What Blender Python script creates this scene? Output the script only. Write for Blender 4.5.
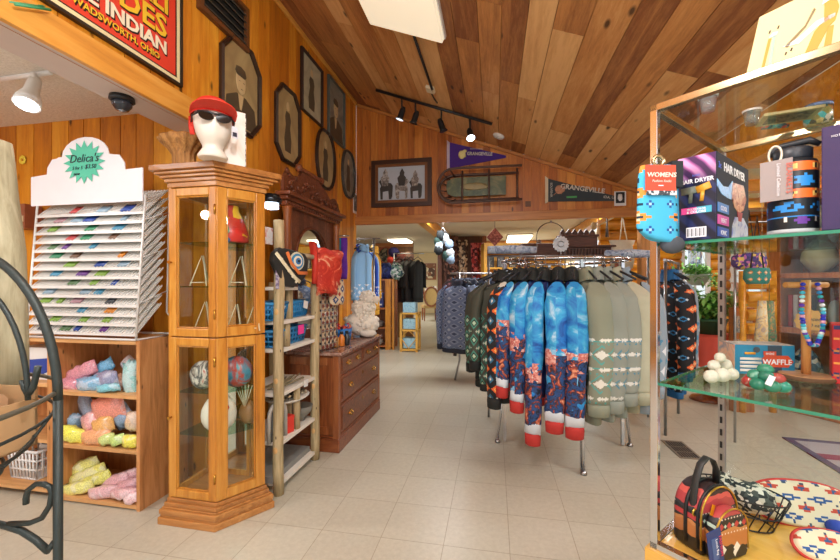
import bpy, bmesh, math, random
from mathutils import Vector, Matrix, Euler, noise
R=random.Random(7); PI=math.pi; rad=math.radians
for o in list(bpy.data.objects): bpy.data.objects.remove(o)
sc=bpy.context.scene; COL=sc.collection
# ---------------- camera ----------------
TH=rad(10.83); CH=1.23; FPX=387.0; HY=283.6; cs,sn=math.cos(TH),math.sin(TH)
cam=bpy.data.cameras.new('camera'); co=bpy.data.objects.new('camera',cam); COL.objects.link(co)
co.location=(0,0,CH); co.rotation_euler=(PI/2,0,TH)
cam.sensor_width=36; cam.lens=36*FPX/840; cam.shift_y=(HY-280)/840; cam.clip_start=.02; cam.clip_end=100
sc.camera=co
# ---------------- world, lamps, exposure ----------------
w=bpy.data.worlds.new('world'); sc.world=w; w.use_nodes=True
bg=w.node_tree.nodes['Background']; bg.inputs[0].default_value=(.93,.97,1,1); bg.inputs[1].default_value=1.15
def area(name,loc,rot,sx,sy,power,col=(.97,.98,1)):
    l=bpy.data.lights.new(name,'AREA'); l.shape='RECTANGLE'; l.size=sx; l.size_y=sy; l.energy=power; l.color=col
    o=bpy.data.objects.new(name,l); COL.objects.link(o); o.location=loc; o.rotation_euler=rot; o['kind']='structure'; return o
SL=math.atan(.379)
ADDED_LAMPS=[(-.3,-.7,2.93,SL,.5,1.2,26),(.75,-.2,2.53,SL,.5,1.2,14),(-2.9,-.2,2.32,0,.5,1.2,26),(2.7,1.2,2.27,0,.5,1.2,70),(3.5,3.3,2.27,0,.5,1.2,45),
       (-2.4,5.05,2.13,0,1.2,.3,26),(-.3,5.05,2.13,0,1.2,.3,26),(.8,5.05,2.13,0,1.2,.3,22),(-3.6,12.5,2.46,0,.5,1.4,80),(2.0,11.5,2.46,0,.5,1.4,40),(2.6,5.2,2.27,0,1.2,.3,26)]
for (x_,y_,z_,r_,a_,b_,p_) in ADDED_LAMPS: area('added_ceiling_fill',(x_,y_,z_),(0,r_,0),a_,b_,p_)  # area lights added out of frame and behind the header to brighten the rooms
for (x_,y_,z_,p_) in ((-.25,.45,2.35,46),(.35,-1.1,2.05,46),(-2.8,.2,1.9,14)):  # bare point lights added to brighten the ceiling and walls, no pendants hang there
    l=bpy.data.lights.new('added_point_fill','POINT'); l.energy=p_*1.15; l.shadow_soft_size=.045; l.color=(.98,.98,1); o=bpy.data.objects.new('added_point_fill',l); COL.objects.link(o); o.location=(x_,y_,z_); o['kind']='structure'
area('daylight_window',(3.4,7.4,1.5),(rad(90),0,0),2.2,1.6,140,(.9,.96,1))
sc.view_settings.view_transform='Standard'; sc.view_settings.look='None'; sc.view_settings.exposure=0.0
sc.view_settings.gamma=1; sc.view_settings.use_curve_mapping=False
# ---------------- pixel -> place (measuring the photograph) ----------------
def A(px,py,z):
    x=(px-420)/FPX*z; return Vector((x*cs-z*sn, x*sn+z*cs, CH+(HY-py)/FPX*z))
def ray(px,py): return A(px,py,1)-Vector((0,0,CH))
def hit(px,py,n,d):
    r=ray(px,py); n=Vector(n); t=(d-n.dot(Vector((0,0,CH))))/n.dot(r); return Vector((0,0,CH))+r*t
def atX(px,py,X): return hit(px,py,(1,0,0),X)
def atY(px,py,Y): return hit(px,py,(0,1,0),Y)
def atZ(px,py,Z): return hit(px,py,(0,0,1),Z)
def fl(px,py): return atZ(px,py,0)
CZ0=3.496-.379*1.7   # ceiling Z at X=0
def ceilz(x): return CZ0-.379*x
def atC(px,py,off=0): return hit(px,py,(.379,0,1),CZ0-off)
# ---------------- materials ----------------
def lin(c):
    if isinstance(c,str): c=[int(c[i:i+2],16)/255 for i in (0,2,4)]
    return tuple((v/12.92 if v<=.04045 else ((v+.055)/1.055)**2.4) for v in c)+(1,)
MC={}
class NT:
    def __init__(s,name):
        s.m=bpy.data.materials.new(name); s.m.use_nodes=True; s.t=s.m.node_tree; s.b=s.t.nodes['Principled BSDF']
    def n(s,t,**k):
        x=s.t.nodes.new(t)
        for a,b in k.items(): setattr(x,a,b)
        return x
    def l(s,a,b): s.t.links.new(a,b)
    def math(s,op,a,b=None,c=None):
        x=s.n('ShaderNodeMath',operation=op)
        for i,v in enumerate((a,b,c)):
            if v is None: continue
            if isinstance(v,(int,float)): x.inputs[i].default_value=v
            else: s.l(v,x.inputs[i])
        return x.outputs[0]
    def mix(s,f,a,b,mode='MIX'):
        x=s.n('ShaderNodeMix',data_type='RGBA',blend_type=mode)
        for i,v in ((0,f),(6,a),(7,b)):
            if isinstance(v,(int,float)): x.inputs[i].default_value=v
            elif isinstance(v,(tuple,list)): x.inputs[i].default_value=v
            elif isinstance(v,str): x.inputs[i].default_value=lin(v)
            else: s.l(v,x.inputs[i])
        return x.outputs[2]
    def ramp(s,f,stops,const=False):
        x=s.n('ShaderNodeValToRGB'); r=x.color_ramp
        if const: r.interpolation='CONSTANT'
        while len(r.elements)<len(stops): r.elements.new(.5)
        for e,(p,c) in zip(r.elements,stops): e.position=p
        for e,(p,c) in zip(r.elements,stops): e.color=lin(c) if isinstance(c,str) or len(c)==3 else c
        s.l(f,x.inputs[0]); return x.outputs[0]
    def co(s,kind='Object',scale=(1,1,1),rot=(0,0,0),loc=(0,0,0)):
        c=s.n('ShaderNodeTexCoord'); mp=s.n('ShaderNodeMapping'); mp.inputs['Scale'].default_value=scale; mp.inputs['Rotation'].default_value=rot; mp.inputs['Location'].default_value=loc
        s.l(c.outputs[kind],mp.inputs[0]); return mp.outputs[0]
    def noise(s,v,sc=5,det=4,rough=.6,dist=0):
        x=s.n('ShaderNodeTexNoise'); s.l(v,x.inputs['Vector']); x.inputs['Scale'].default_value=sc; x.inputs['Detail'].default_value=det; x.inputs['Roughness'].default_value=rough; x.inputs['Distortion'].default_value=dist; return x
    def vor(s,v,sc=5,feat='F1',rnd=1):
        x=s.n('ShaderNodeTexVoronoi',feature=feat); s.l(v,x.inputs['Vector']); x.inputs['Scale'].default_value=sc
        if 'Randomness' in x.inputs: x.inputs['Randomness'].default_value=rnd
        return x
    def bump(s,h,st=.3,d=.01):
        x=s.n('ShaderNodeBump'); x.inputs['Strength'].default_value=st; x.inputs['Distance'].default_value=d; s.l(h,x.inputs['Height']); s.l(x.outputs[0],s.b.inputs['Normal'])
    def base(s,c):
        if isinstance(c,(str,tuple)): s.b.inputs['Base Color'].default_value=lin(c) if isinstance(c,str) else c
        else: s.l(c,s.b.inputs['Base Color'])
    def set(s,rough=.5,metal=0,**k):
        s.b.inputs['Roughness'].default_value=rough; s.b.inputs['Metallic'].default_value=metal
        for a,b in k.items(): s.b.inputs[a.replace('_',' ')].default_value=b
        return s.m
def plain(col,rough=.5,metal=0,var=.12,sc=14,bump=0,**k):
    key=('p',col,rough,metal,var,sc,bump,tuple(k.items()))
    if key in MC: return MC[key]
    t=NT('paint_'+str(col)); v=t.co(); nz=t.noise(v,sc,3)
    c=lin(col); d=tuple(x*(1-var) for x in c[:3])+(1,); e=tuple(min(1,x*(1+var)) for x in c[:3])+(1,)
    t.base(t.mix(nz.outputs[0],d,e))
    if bump: t.bump(nz.outputs[0],bump,.01)
    MC[key]=t.set(rough,metal,**k); return MC[key]
def wood(name,c1,c2,c3,axis=2,sc=1.0,rough=.45,island=.5,knots=True,coat=0.0,grain=.5):
    if name in MC: return MC[name]
    t=NT(name); s=[9*sc]*3; s[axis]=.9*sc
    g=t.n('ShaderNodeNewGeometry'); v=t.co('Object',tuple(s))
    off=t.n('ShaderNodeVectorMath',operation='ADD'); t.l(v,off.inputs[0])
    cmb=t.n('ShaderNodeCombineXYZ'); k=t.math('MULTIPLY',g.outputs['Random Per Island'],37.0)
    for i in range(3): t.l(k,cmb.inputs[i])
    t.l(cmb.outputs[0],off.inputs[1]); v=off.outputs[0]
    n1=t.noise(v,1.6,3,.55,1.2); n2=t.noise(v,11,6,.8,.5)
    f=t.math('ADD',t.math('MULTIPLY',n1.outputs[0],1-grain*.5),t.math('MULTIPLY',n2.outputs[0],grain*.5))
    f=t.math('ADD',f,t.math('MULTIPLY',t.math('SUBTRACT',g.outputs['Random Per Island'],.5),island))
    c=t.ramp(f,[(.22,c1),(.5,c2),(.78,c3)])
    if knots:
        s2=[8.5*sc]*3; s2[axis]=3.2*sc
        kv=t.n('ShaderNodeVectorMath',operation='ADD'); t.l(t.co('Object',tuple(s2)),kv.inputs[0]); t.l(cmb.outputs[0],kv.inputs[1])
        vo=t.vor(kv.outputs[0],1.0); kk=t.ramp(vo.outputs['Distance'],[(.055,(0,0,0)),(.13,(1,1,1))])
        c=t.mix(kk,t.mix(.85,c,lin('2c140a')),c)
    t.base(c); t.bump(n2.outputs[0],.15,.004)
    MC[name]=t.set(rough,0,Coat_Weight=coat); return MC[name]
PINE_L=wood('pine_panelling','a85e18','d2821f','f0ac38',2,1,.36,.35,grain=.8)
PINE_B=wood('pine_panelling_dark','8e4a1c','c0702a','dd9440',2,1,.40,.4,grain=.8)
CEIL=wood('ceiling_boards','87502a','c98a4c','e8b678',1,.8,.6,.5,grain=.9)
TRIM=wood('trim_wood','b8742c','dc9a3e','eab35a',1,.9,.4,.2,False)
TRIMX=wood('trim_wood_across','8c5024','b87434','d59650',0,.9,.4,.2,False)
OAK=wood('honey_oak','98591c','c4812c','dba24a',2,1.8,.3,.25,False,.3)
OAKX=wood('honey_oak_across','8e5828','b87c40','d09858',0,1.8,.35,.3,False,.2)
SHELFW=wood('fir_shelving','a06838','cc8f58','e0ac74',2,2,.5,.25,True)
SHELFX=wood('fir_shelving_across','b98650','d9a56c','e6bb86',0,2,.5,.25,False)
WAL=wood('walnut','4a2210','7c3f20','9a5a30',1,2,.35,.25,False,.2)
WALZ=wood('walnut_upright','5c2c14','8e4e28','ad6e3c',2,2,.35,.25,False,.2)
CARV=wood('carved_walnut','401e10','6e3a22','8c5536',1,3,.45,.25,False)
CHERRY=wood('cherry_wood','7a3c1c','a8602f','c88048',2,2,.35,.25,False,.2)
YEL=wood('yellow_pine','c88a28','e8b040','f4c860',2,1.5,.4,.25,False)
LOG=wood('pine_log','b46a18','e09426','f2b246',0,1.2,.35,.3,True)
BARK=wood('aspen_bark','7a6648','a8946c','cdbb94',2,3,.8,.2,True)
DRIFT=wood('driftwood','625c48','9e987a','c2bd9e',2,3,.85,.2,False)
BLACK=plain('1c1c1e',.45); BLACKM=plain('2a2c2e',.4,.6); WHITE=plain('e8e6e2',.45,var=.05); WHITEM=plain('dcdad6',.4,var=.05)
CHROME=plain('d8dade',.12,1,var=.05); STEEL=plain('a8a8a8',.3,1,var=.1); BRASS=plain('c89a48',.25,1); CREAM=plain('e6d9b8',.6,var=.05)
RED=plain('d83a2c',.5); IRON=plain('3c4442',.5,.5,bump=.2,sc=60)
def glass(tint='f9fdfc',rough=0.0,name='clear_glass',a=.93):
    if name in MC: return MC[name]
    t=NT(name); t.t.nodes.remove(t.b); out=[x for x in t.t.nodes if x.type=='OUTPUT_MATERIAL'][0]
    tr=t.n('ShaderNodeBsdfTransparent'); tr.inputs[0].default_value=lin(tint); gl=t.n('ShaderNodeBsdfGlossy'); gl.inputs['Roughness'].default_value=rough
    lw=t.n('ShaderNodeLayerWeight'); lw.inputs[0].default_value=.5; f=t.math('MULTIPLY_ADD',t.math('POWER',lw.outputs['Facing'],4.5),.6,.035); mx=t.n('ShaderNodeMixShader')
    t.l(f,mx.inputs[0]); t.l(tr.outputs[0],mx.inputs[1]); t.l(gl.outputs[0],mx.inputs[2]); t.l(mx.outputs[0],out.inputs[0])
    MC[name]=t.m; return t.m
GLASS=glass(); GREENG=plain('2f7a62',.1,0,Transmission_Weight=.3); PLAST=glass('f4f6fa',.15,'clear_plastic')
def emit(col,st):
    key=('e',col,st)
    if key in MC: return MC[key]
    t=NT('lamp_glow'); t.base(col); t.b.inputs['Emission Color'].default_value=lin(col); t.b.inputs['Emission Strength'].default_value=st; MC[key]=t.set(.4); return t.m
def speck(name,cols,sc=20,rough=.6,kind='Object',scale=(1,1,1),rnd=1,metal=0,bump=0):
    """cells of the listed colours"""
    if name in MC: return MC[name]
    t=NT(name); vo=t.vor(t.co(kind,scale),sc,rnd=rnd); sp=t.n('ShaderNodeSeparateColor'); t.l(vo.outputs['Color'],sp.inputs[0])
    n=len(cols); t.base(t.ramp(sp.outputs[0],[(i/n,c) for i,c in enumerate(cols)],True))
    if bump: t.bump(vo.outputs['Distance'],bump,.01)
    MC[name]=t.set(rough,metal); return t.m
def blobs(name,cols,sc=6,rough=.7,kind='Object',det=3,scale=(1,1,1),dist=1.5):
    if name in MC: return MC[name]
    t=NT(name); nz=t.noise(t.co(kind,scale),sc,det,.6,dist); n=len(cols)
    t.base(t.ramp(nz.outputs[0],[(.25+.5*i/(n-1),c) for i,c in enumerate(cols)])); MC[name]=t.set(rough); return t.m
def geo(name,base,layers,kind='UV',rough=.75,bands=None):
    """woven pattern: layers=(period_u,period_v,offset_u,offset_v,radius,colour,ring) diamonds in metres; bands=(lo,hi,colour) along v"""
    if name in MC: return MC[name]
    t=NT(name); c=t.n('ShaderNodeTexCoord'); sp=t.n('ShaderNodeSeparateXYZ'); t.l(c.outputs[kind],sp.inputs[0])
    U=sp.outputs[0]; V=sp.outputs[2 if kind=='Object' else 1]
    if isinstance(base,str): col=t.mix(0,base,base)
    else: col=base(t)
    for (lo,hi,cc) in (bands or []):
        f=t.math('MULTIPLY',t.math('GREATER_THAN',V,lo),t.math('LESS_THAN',V,hi)); col=t.mix(f,col,cc)
    for L in layers:
        pu,pv,ou,ov,r,cc=L[:6]; asp=L[6] if len(L)>6 else 1.0; lim=L[7] if len(L)>7 else None
        q=.006
        Us=t.math('MULTIPLY',t.math('ROUND',t.math('DIVIDE',U,q)),q); Vs=t.math('MULTIPLY',t.math('ROUND',t.math('DIVIDE',V,q)),q)
        a=t.math('ABSOLUTE',t.math('SUBTRACT',t.math('FRACT',t.math('DIVIDE',t.math('ADD',Us,ou+50*pu),pu)),.5)); b=t.math('ABSOLUTE',t.math('SUBTRACT',t.math('FRACT',t.math('DIVIDE',t.math('ADD',Vs,ov+50*pv),pv)),.5))
        f=t.math('LESS_THAN',t.math('ADD',t.math('MULTIPLY',a,pu),t.math('MULTIPLY',b,pv*asp)),r)
        if lim: f=t.math('MULTIPLY',f,t.math('MULTIPLY',t.math('GREATER_THAN',V,lim[0]),t.math('LESS_THAN',V,lim[1])))
        col=t.mix(f,col,cc)
    t.base(col); MC[name]=t.set(rough); return t.m
# ---------------- mesh builder ----------------
class MB:
    def __init__(s): s.b=bmesh.new(); s.uv=s.b.loops.layers.uv.new('UVMap'); s.mt=Matrix()
    def v(s,p): return s.b.verts.new(s.mt@Vector(p))
    def f(s,vs,mi=0,uvs=None,sm=False):
        try: f=s.b.faces.new(vs)
        except ValueError: return
        f.material_index=mi; f.smooth=sm
        if uvs:
            for l,u in zip(f.loops,uvs): l[s.uv].uv=u
    def box(s,c,d,rot=None,mi=0):
        c=Vector(c); m=Matrix.Translation(c)
        if rot is not None: m=m@Euler(rot).to_matrix().to_4x4()
        x,y,z=d[0]/2,d[1]/2,d[2]/2
        P=[s.v(m@Vector(p)) for p in ((-x,-y,-z),(x,-y,-z),(x,y,-z),(-x,y,-z),(-x,-y,z),(x,-y,z),(x,y,z),(-x,y,z))]
        U,V,W=d
        for q,uu in (((0,3,2,1),(U,V)),((4,5,6,7),(U,V)),((0,1,5,4),(U,W)),((1,2,6,5),(V,W)),((2,3,7,6),(U,W)),((3,0,4,7),(V,W))):
            s.f([P[i] for i in q],mi,[(0,0),(uu[0],0),(uu[0],uu[1]),(0,uu[1])] if q!=(0,3,2,1) else None)
        return s
    def b2(s,lo,hi,mi=0): return s.box([(a+b)/2 for a,b in zip(lo,hi)],[b-a for a,b in zip(lo,hi)],None,mi)
    def rings(s,R_,mi=0,caps=True,closed=False,sm=True,vl=None):
        n=len(R_[0]); VS=[[s.v(p) for p in r] for r in R_]; m=len(VS)
        if vl is None:
            vl=[0]
            for i in range(1,m): vl.append(vl[-1]+(Vector(R_[i][0])-Vector(R_[i-1][0])).length)
        per=[sum((Vector(r[j])-Vector(r[(j+1)%n])).length for j in range(n)) for r in R_]; pm=max(per)
        rng=range(m) if closed else range(m-1)
        for i in rng:
            k=(i+1)%m
            for j in range(n):
                l=(j+1)%n; s.f([VS[i][j],VS[i][l],VS[k][l],VS[k][j]],mi,[(j/n*pm,vl[i]),((j+1)/n*pm,vl[i]),((j+1)/n*pm,vl[k]),(j/n*pm,vl[k])],sm)
        if caps and not closed: s.f(VS[0][::-1],mi,sm=False); s.f(VS[-1],mi,sm=False)
        return s
    def tube(s,pts,r,n=8,mi=0,closed=False,caps=True,flat=1.0,up=None):
        pts=[Vector(p) for p in pts]; m=len(pts); rr=r if isinstance(r,(list,tuple)) else [r]*m; out=[]; nrm=None
        for i,p in enumerate(pts):
            a=pts[(i-1)%m] if (closed or i>0) else p; b=pts[(i+1)%m] if (closed or i<m-1) else p
            t=(b-a); t=t.normalized() if t.length>1e-9 else Vector((0,0,1))
            if nrm is None:
                u=Vector(up) if up else (Vector((0,0,1)) if abs(t.z)<.9 else Vector((1,0,0))); nrm=(u-t*u.dot(t)).normalized()
            else: nrm=(nrm-t*nrm.dot(t)); nrm=nrm.normalized() if nrm.length>1e-6 else t.orthogonal().normalized()
            bi=t.cross(nrm); out.append([p+nrm*math.cos(2*PI*j/n)*rr[i]+bi*math.sin(2*PI*j/n)*rr[i]*flat for j in range(n)])
        return s.rings(out,mi,caps,closed)
    def lathe(s,prof,c=(0,0,0),n=20,mi=0,caps=True,sq=(1,1)):
        c=Vector(c); return s.rings([[c+Vector((r*math.cos(2*PI*j/n)*sq[0],r*math.sin(2*PI*j/n)*sq[1],z)) for j in range(n)] for r,z in prof],mi,caps)
    def ball(s,c,r,n=12,mi=0,nz=0,seed=0):
        c=Vector(c); r=(r,)*3 if not hasattr(r,'__len__') else r; k=max(5,n//2+1); out=[]
        for i in range(k):
            a=-PI/2+PI*(i+.02)/(k-1+.04); ring=[]
            for j in range(n):
                d=Vector((math.cos(a)*math.cos(2*PI*j/n),math.cos(a)*math.sin(2*PI*j/n),math.sin(a)))
                q=1+nz*noise.noise(d*3+Vector((seed,0,0))) if nz else 1
                ring.append(c+Vector((d.x*r[0],d.y*r[1],d.z*r[2]))*q)
            out.append(ring)
        return s.rings(out,mi)
    def prism(s,poly,d,m=None,mi=0):
        """poly in XZ, thickness d along +Y"""
        m=m or Matrix(); a=[s.v(m@Vector((x,0,z))) for x,z in poly]; b=[s.v(m@Vector((x,d,z))) for x,z in poly]; n=len(poly)
        s.f(a,mi,[(x,z) for x,z in poly]); s.f(b[::-1],mi)
        for i in range(n): j=(i+1)%n; s.f([a[j],a[i],b[i],b[j]],mi)
        return s
    def quad(s,P,mi=0,uv=None): s.f([s.v(p) for p in P],mi,uv); return s
    def frame(s,w,h,t,d,mi=0,z0=0,y0=0,x0=0):
        s.b2((x0-w/2,y0,z0),(x0-w/2+t,y0+d,z0+h),mi); s.b2((x0+w/2-t,y0,z0),(x0+w/2,y0+d,z0+h),mi)
        s.b2((x0-w/2+t,y0,z0),(x0+w/2-t,y0+d,z0+t),mi); s.b2((x0-w/2+t,y0,z0+h-t),(x0+w/2-t,y0+d,z0+h),mi); return s
    def obj(s,name,mats,parent=None,bev=0,fix=True):
        if fix: bmesh.ops.recalc_face_normals(s.b,faces=s.b.faces)
        me=bpy.data.meshes.new(name); s.b.to_mesh(me); s.b.free()
        for m in (mats if isinstance(mats,(list,tuple)) else [mats]): me.materials.append(m)
        o=bpy.data.objects.new(name,me); COL.objects.link(o)
        if parent: o.parent=parent
        if bev: md=o.modifiers.new('bevel','BEVEL'); md.width=bev; md.segments=2; md.limit_method='ANGLE'
        return o
def tag(o,label,cat,group=None,kind=None):
    if label: o['label']=label
    if cat: o['category']=cat
    if group: o['group']=group
    if kind: o['kind']=kind
    return o
def thing(name,label,cat,loc=(0,0,0),rz=0,group=None,rot=None):
    o=bpy.data.objects.new(name,None); COL.objects.link(o); o.location=loc; o.rotation_euler=rot or (0,0,rz); o.empty_display_size=.05
    return tag(o,label,cat,group)
def put(o,loc,rz=0,rot=None): o.location=loc; o.rotation_euler=rot or (0,0,rz); return o
def struct(o): o['kind']='structure'; return o
def kids(o): return [c for c in bpy.data.objects if c.parent==o]
def dup(o,loc,rz,label,rot=None,scale=None,group=None):
    def cp(a,par):
        c=a.copy(); COL.objects.link(c)
        if par: c.parent=par
        for k in ch.get(a.name,[]): cp(k,c)
        return c
    ch={}
    for x in bpy.data.objects:
        if x.parent: ch.setdefault(x.parent.name,[]).append(x)
    r=cp(o,None); r.location=loc; r.rotation_euler=rot or (0,0,rz); r['label']=label
    if scale: r.scale=scale if hasattr(scale,'__len__') else (scale,)*3
    if group: r['group']=group
    return r
def text(s_,size,mat,parent,loc=(0,0,0),rot=(PI/2,0,0),depth=.001,align='CENTER',name='lettering',shear=0,space=1,bold=0,sx=1):
    c=bpy.data.curves.new('t','FONT'); c.body=s_; c.size=size; c.extrude=depth; c.align_x=align; c.shear=shear; c.space_character=space; c.offset=bold; c.resolution_u=2
    o=bpy.data.objects.new('t',c); COL.objects.link(o); dg=bpy.context.evaluated_depsgraph_get(); dg.update()
    me=bpy.data.meshes.new_from_object(o.evaluated_get(dg)); bpy.data.objects.remove(o); bpy.data.curves.remove(c)
    me.transform(Matrix.Translation(Vector(loc))@Euler(rot).to_matrix().to_4x4()@Matrix.Diagonal((sx,1,1,1)))
    me.materials.clear(); me.materials.append(mat)
    o=bpy.data.objects.new(name,me); COL.objects.link(o); o.parent=parent; return o
# ================= STRUCTURE =================
XL=-1.70; YG=4.62; XR=1.57
def tiles():
    t=NT('vinyl_tile'); v=t.co('Object'); br=t.n('ShaderNodeTexBrick'); t.l(v,br.inputs[0]); br.offset=0; br.inputs['Scale'].default_value=1
    br.inputs['Brick Width'].default_value=.3048; br.inputs['Row Height'].default_value=.3048; br.inputs['Mortar Size'].default_value=.002; br.inputs['Mortar Smooth'].default_value=.3
    br.inputs['Color1'].default_value=lin('c8c4b3'); br.inputs['Color2'].default_value=lin('bfbaa8'); br.inputs['Mortar'].default_value=lin('8f8369')
    n1=t.noise(v,1.3,4,.6); n2=t.noise(v,40,3,.7)
    c=t.mix(t.math('MULTIPLY',n1.outputs[0],.5),br.outputs[0],lin('b0a894'),'MIX'); c=t.mix(.12,c,t.ramp(n2.outputs[0],[(.3,'8c7c62'),(.7,'f4ecd8')]),'MIX')
    t.base(c); t.bump(br.outputs['Fac'],-.15,.002); t.set(.32); return t.m
m=MB(); m.quad([(-6,-2.5,0),(6,-2.5,0),(6,17,0),(-6,17,0)]); o=m.obj('floor',tiles()); struct(o); o.location=(0,0,0)
# shift texture so the joints fall where the photo has them
p0=fl(382.3,534.3); mp=[n for n in o.data.materials[0].node_tree.nodes if n.type=='MAPPING'][0]; mp.inputs['Location'].default_value=(-p0.x,-fl(410,541).y,0)
def boards(name,mat,axis_u,axis_v,org,U,V,w,th=.014,gap=.006,clip=None,cuts=None,nrm=None,seed=1):
    """boards run along axis_v; laid side by side along axis_u"""
    r=random.Random(seed); m=MB(); au,av=Vector(axis_u),Vector(axis_v); n=Vector(nrm) if nrm else au.cross(av); org=Vector(org); u=0
    while u<U-1e-6:
        ww=min(w*r.uniform(.85,1.15),U-u); v0,v1=(0,V) if clip is None else clip(u,u+ww)
        segs=[]
        if cuts:
            v=v0-r.uniform(0,cuts)
            while v<V: e=v+r.uniform(.5,1.3)*cuts; segs.append((max(v,v0),min(e,V))); v=e
        else: segs=[None]
        for sg in segs:
            if sg is None:
                if clip is None: a=[(u+gap/2,0),(u+ww-gap/2,0),(u+ww-gap/2,V),(u+gap/2,V)]
                else: a=[(u+gap/2,0),(u+ww-gap/2,0),(u+ww-gap/2,v1),(u+gap/2,v0)]
            else:
                if sg[1]-sg[0]<.01: continue
                a=[(u+gap/2,sg[0]+gap/3),(u+ww-gap/2,sg[0]+gap/3),(u+ww-gap/2,sg[1]-gap/3),(u+gap/2,sg[1]-gap/3)]
            lo=[m.v(org+au*x+av*y) for x,y in a]; hi=[m.v(org+au*x+av*y+n*th) for x,y in a]
            m.f(hi); 
            for i in range(4): m.f([lo[i],lo[(i+1)%4],hi[(i+1)%4],hi[i]])
        u+=ww
    # backing
    if clip is None: q=[(0,0),(U,0),(U,V),(0,V)]
    else: q=[(0,0),(U,0),(U,clip(U-.001,U)[1]),(0,clip(0,.001)[0])]
    m.f([m.v(org+au*x+av*y+n*th*.45) for x,y in q]); m.f([m.v(org+au*x+av*y-n*.03) for x,y in q])
    return struct(m.obj(name,mat,fix=False))
# left wall: upper part over the alcove, full height beyond it (ends at gable)
boards('wall_left',PINE_L,(0,1,0),(0,0,1),(XL-.012,-2.4,2.16),2.15+2.4,1.35,.13,seed=3)
boards('wall_left',PINE_L,(0,1,0),(0,0,1),(XL-.012,2.15,0),YG-2.15,ceilz(XL)-.0,.13,seed=5)
# gable header
slp=.379
L=XR-XL
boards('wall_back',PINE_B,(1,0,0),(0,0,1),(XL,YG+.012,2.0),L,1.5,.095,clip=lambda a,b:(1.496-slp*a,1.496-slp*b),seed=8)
# sloped ceiling
su=Vector((1,0,-slp)).normalized(); Lc=L*math.sqrt(1+slp*slp)
boards('ceiling',CEIL,tuple(su),(0,1,0),(XL,-2.4,ceilz(XL)+.012),Lc,YG+2.4,.172,cuts=2.0,nrm=tuple(-Vector((slp,0,1)).normalized()),gap=.005,seed=12)
# alcove
boards('wall_alcove',PINE_L,(1,0,0),(0,0,1),(-4.2,2.16,0),2.5,2.36,.14,seed=20)
TEX=NT('ceiling_texture'); nz=TEX.noise(TEX.co(),70,4,.7); TEX.base(TEX.ramp(nz.outputs[0],[(.3,'d4cdc0'),(.7,'efe9dd')])); TEX.bump(nz.outputs[0],.6,.01); TEX=TEX.set(.9)
m=MB(); m.b2((-4.2,-2.4,2.345),(-1.92,2.15,2.38)); struct(m.obj('ceiling',TEX))
m=MB(); m.b2((-1.915,-2.4,2.162),(-1.715,2.148,2.342)); struct(m.obj('trim_1',plain('cfc0b8',.6,var=.06,sc=4)))
m=MB(); m.b2((-1.70,-2.4,2.15),(-1.675,2.16,2.275)); struct(m.obj('trim_2',TRIM,bev=.003))
m=MB(); m.b2((-4.24,-2.4,0),(-4.2,2.2,2.36)); struct(m.obj('wall_far_left',PINE_L))
# mouldings of the gable
def beam(name,a,b,wd,ht,mat):
    a,b=Vector(a),Vector(b); d=b-a; m=MB(); q=d.to_track_quat('X','Z').to_matrix().to_4x4(); m.mt=Matrix.Translation((a+b)/2)@q
    m.box((0,0,0),(d.length,wd,ht)); return struct(m.obj(name,mat,bev=.003))
beam('trim_3',(XL,YG-.02,2.01),(XR,YG-.02,2.01),.05,.10,TRIMX)
beam('trim_4',(XL+.02,YG-.015,ceilz(XL)-.035),(XR,YG-.015,ceilz(XR)-.025),.022,.035,TRIMX)
beam('trim_5',(XL+.015,-2.4,ceilz(XL)-.03),(XL+.015,YG-.03,ceilz(XL)-.03),.02,.04,TRIM)
m=MB(); m.b2((XR,-2.4,2.0),(XR+.1,YG-.05,ceilz(XR))); struct(m.obj('trim_6',LOG))
m=MB(); m.b2((XR,YG-.05,0),(XR+.12,YG+.08,2.24)); struct(m.obj('trim_7',wood('post_wood','a06428','c88844','dca45e',2,1.2,.5,.2)))
# rear hall beyond the gable opening
WALLC=plain('ddc89c',.8,var=.05,sc=3); WHCE=plain('e6dcc4',.8,var=.05,sc=3)
m=MB(); m.b2((-5,YG+.08,2.16),(XR+.1,10.2,2.2)); struct(m.obj('ceiling',WHCE))
m=MB(); m.b2((-5,10.2,2.5),(3,16,2.55)); struct(m.obj('ceiling',WHCE))
m=MB(); m.b2((-5.05,YG+.05,0),(-5,16,2.5)); struct(m.obj('wall_rear_left',WALLC))
m=MB(); m.b2((-5,16,0),(3,16.05,2.5)); struct(m.obj('wall_rear_end',WALLC))
m=MB(); xa=atY(413,280,8.6).x; m.b2((-5,8.6,0),(xa,8.68,2.16)); struct(m.obj('wall_partition',wood('dark_panelling','6a4428','94663c','b08050',2,1,.5,.3)))
xb=atY(478,280,8.6).x; m=MB(); m.b2((xb,8.6,0),(XR+.1,8.68,2.16)); struct(m.obj('wall_rear_right',plain('d8c49a',.8,var=.05)))
for k in range(7):
    x=xb+.05+k*.34; m=MB(); m.b2((x,8.57,1.9),(x+.06,8.6,2.1)); struct(m.obj('trim_%d'%(8+k),WALZ))
beam('trim_15',(xb,8.57,2.12),(XR,8.57,2.12),.05,.05,TRIMX)
beam('trim_16',(-3,8.57,2.11),(xa,8.57,2.11),.05,.09,TRIMX)
beam('trim_17',(-.93,YG+.1,2.09),(-.93,10,2.09),.12,.14,LOG)
beam('trim_18',(1.35,YG+.1,2.09),(1.35,8.5,2.09),.10,.12,LOG)
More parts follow.
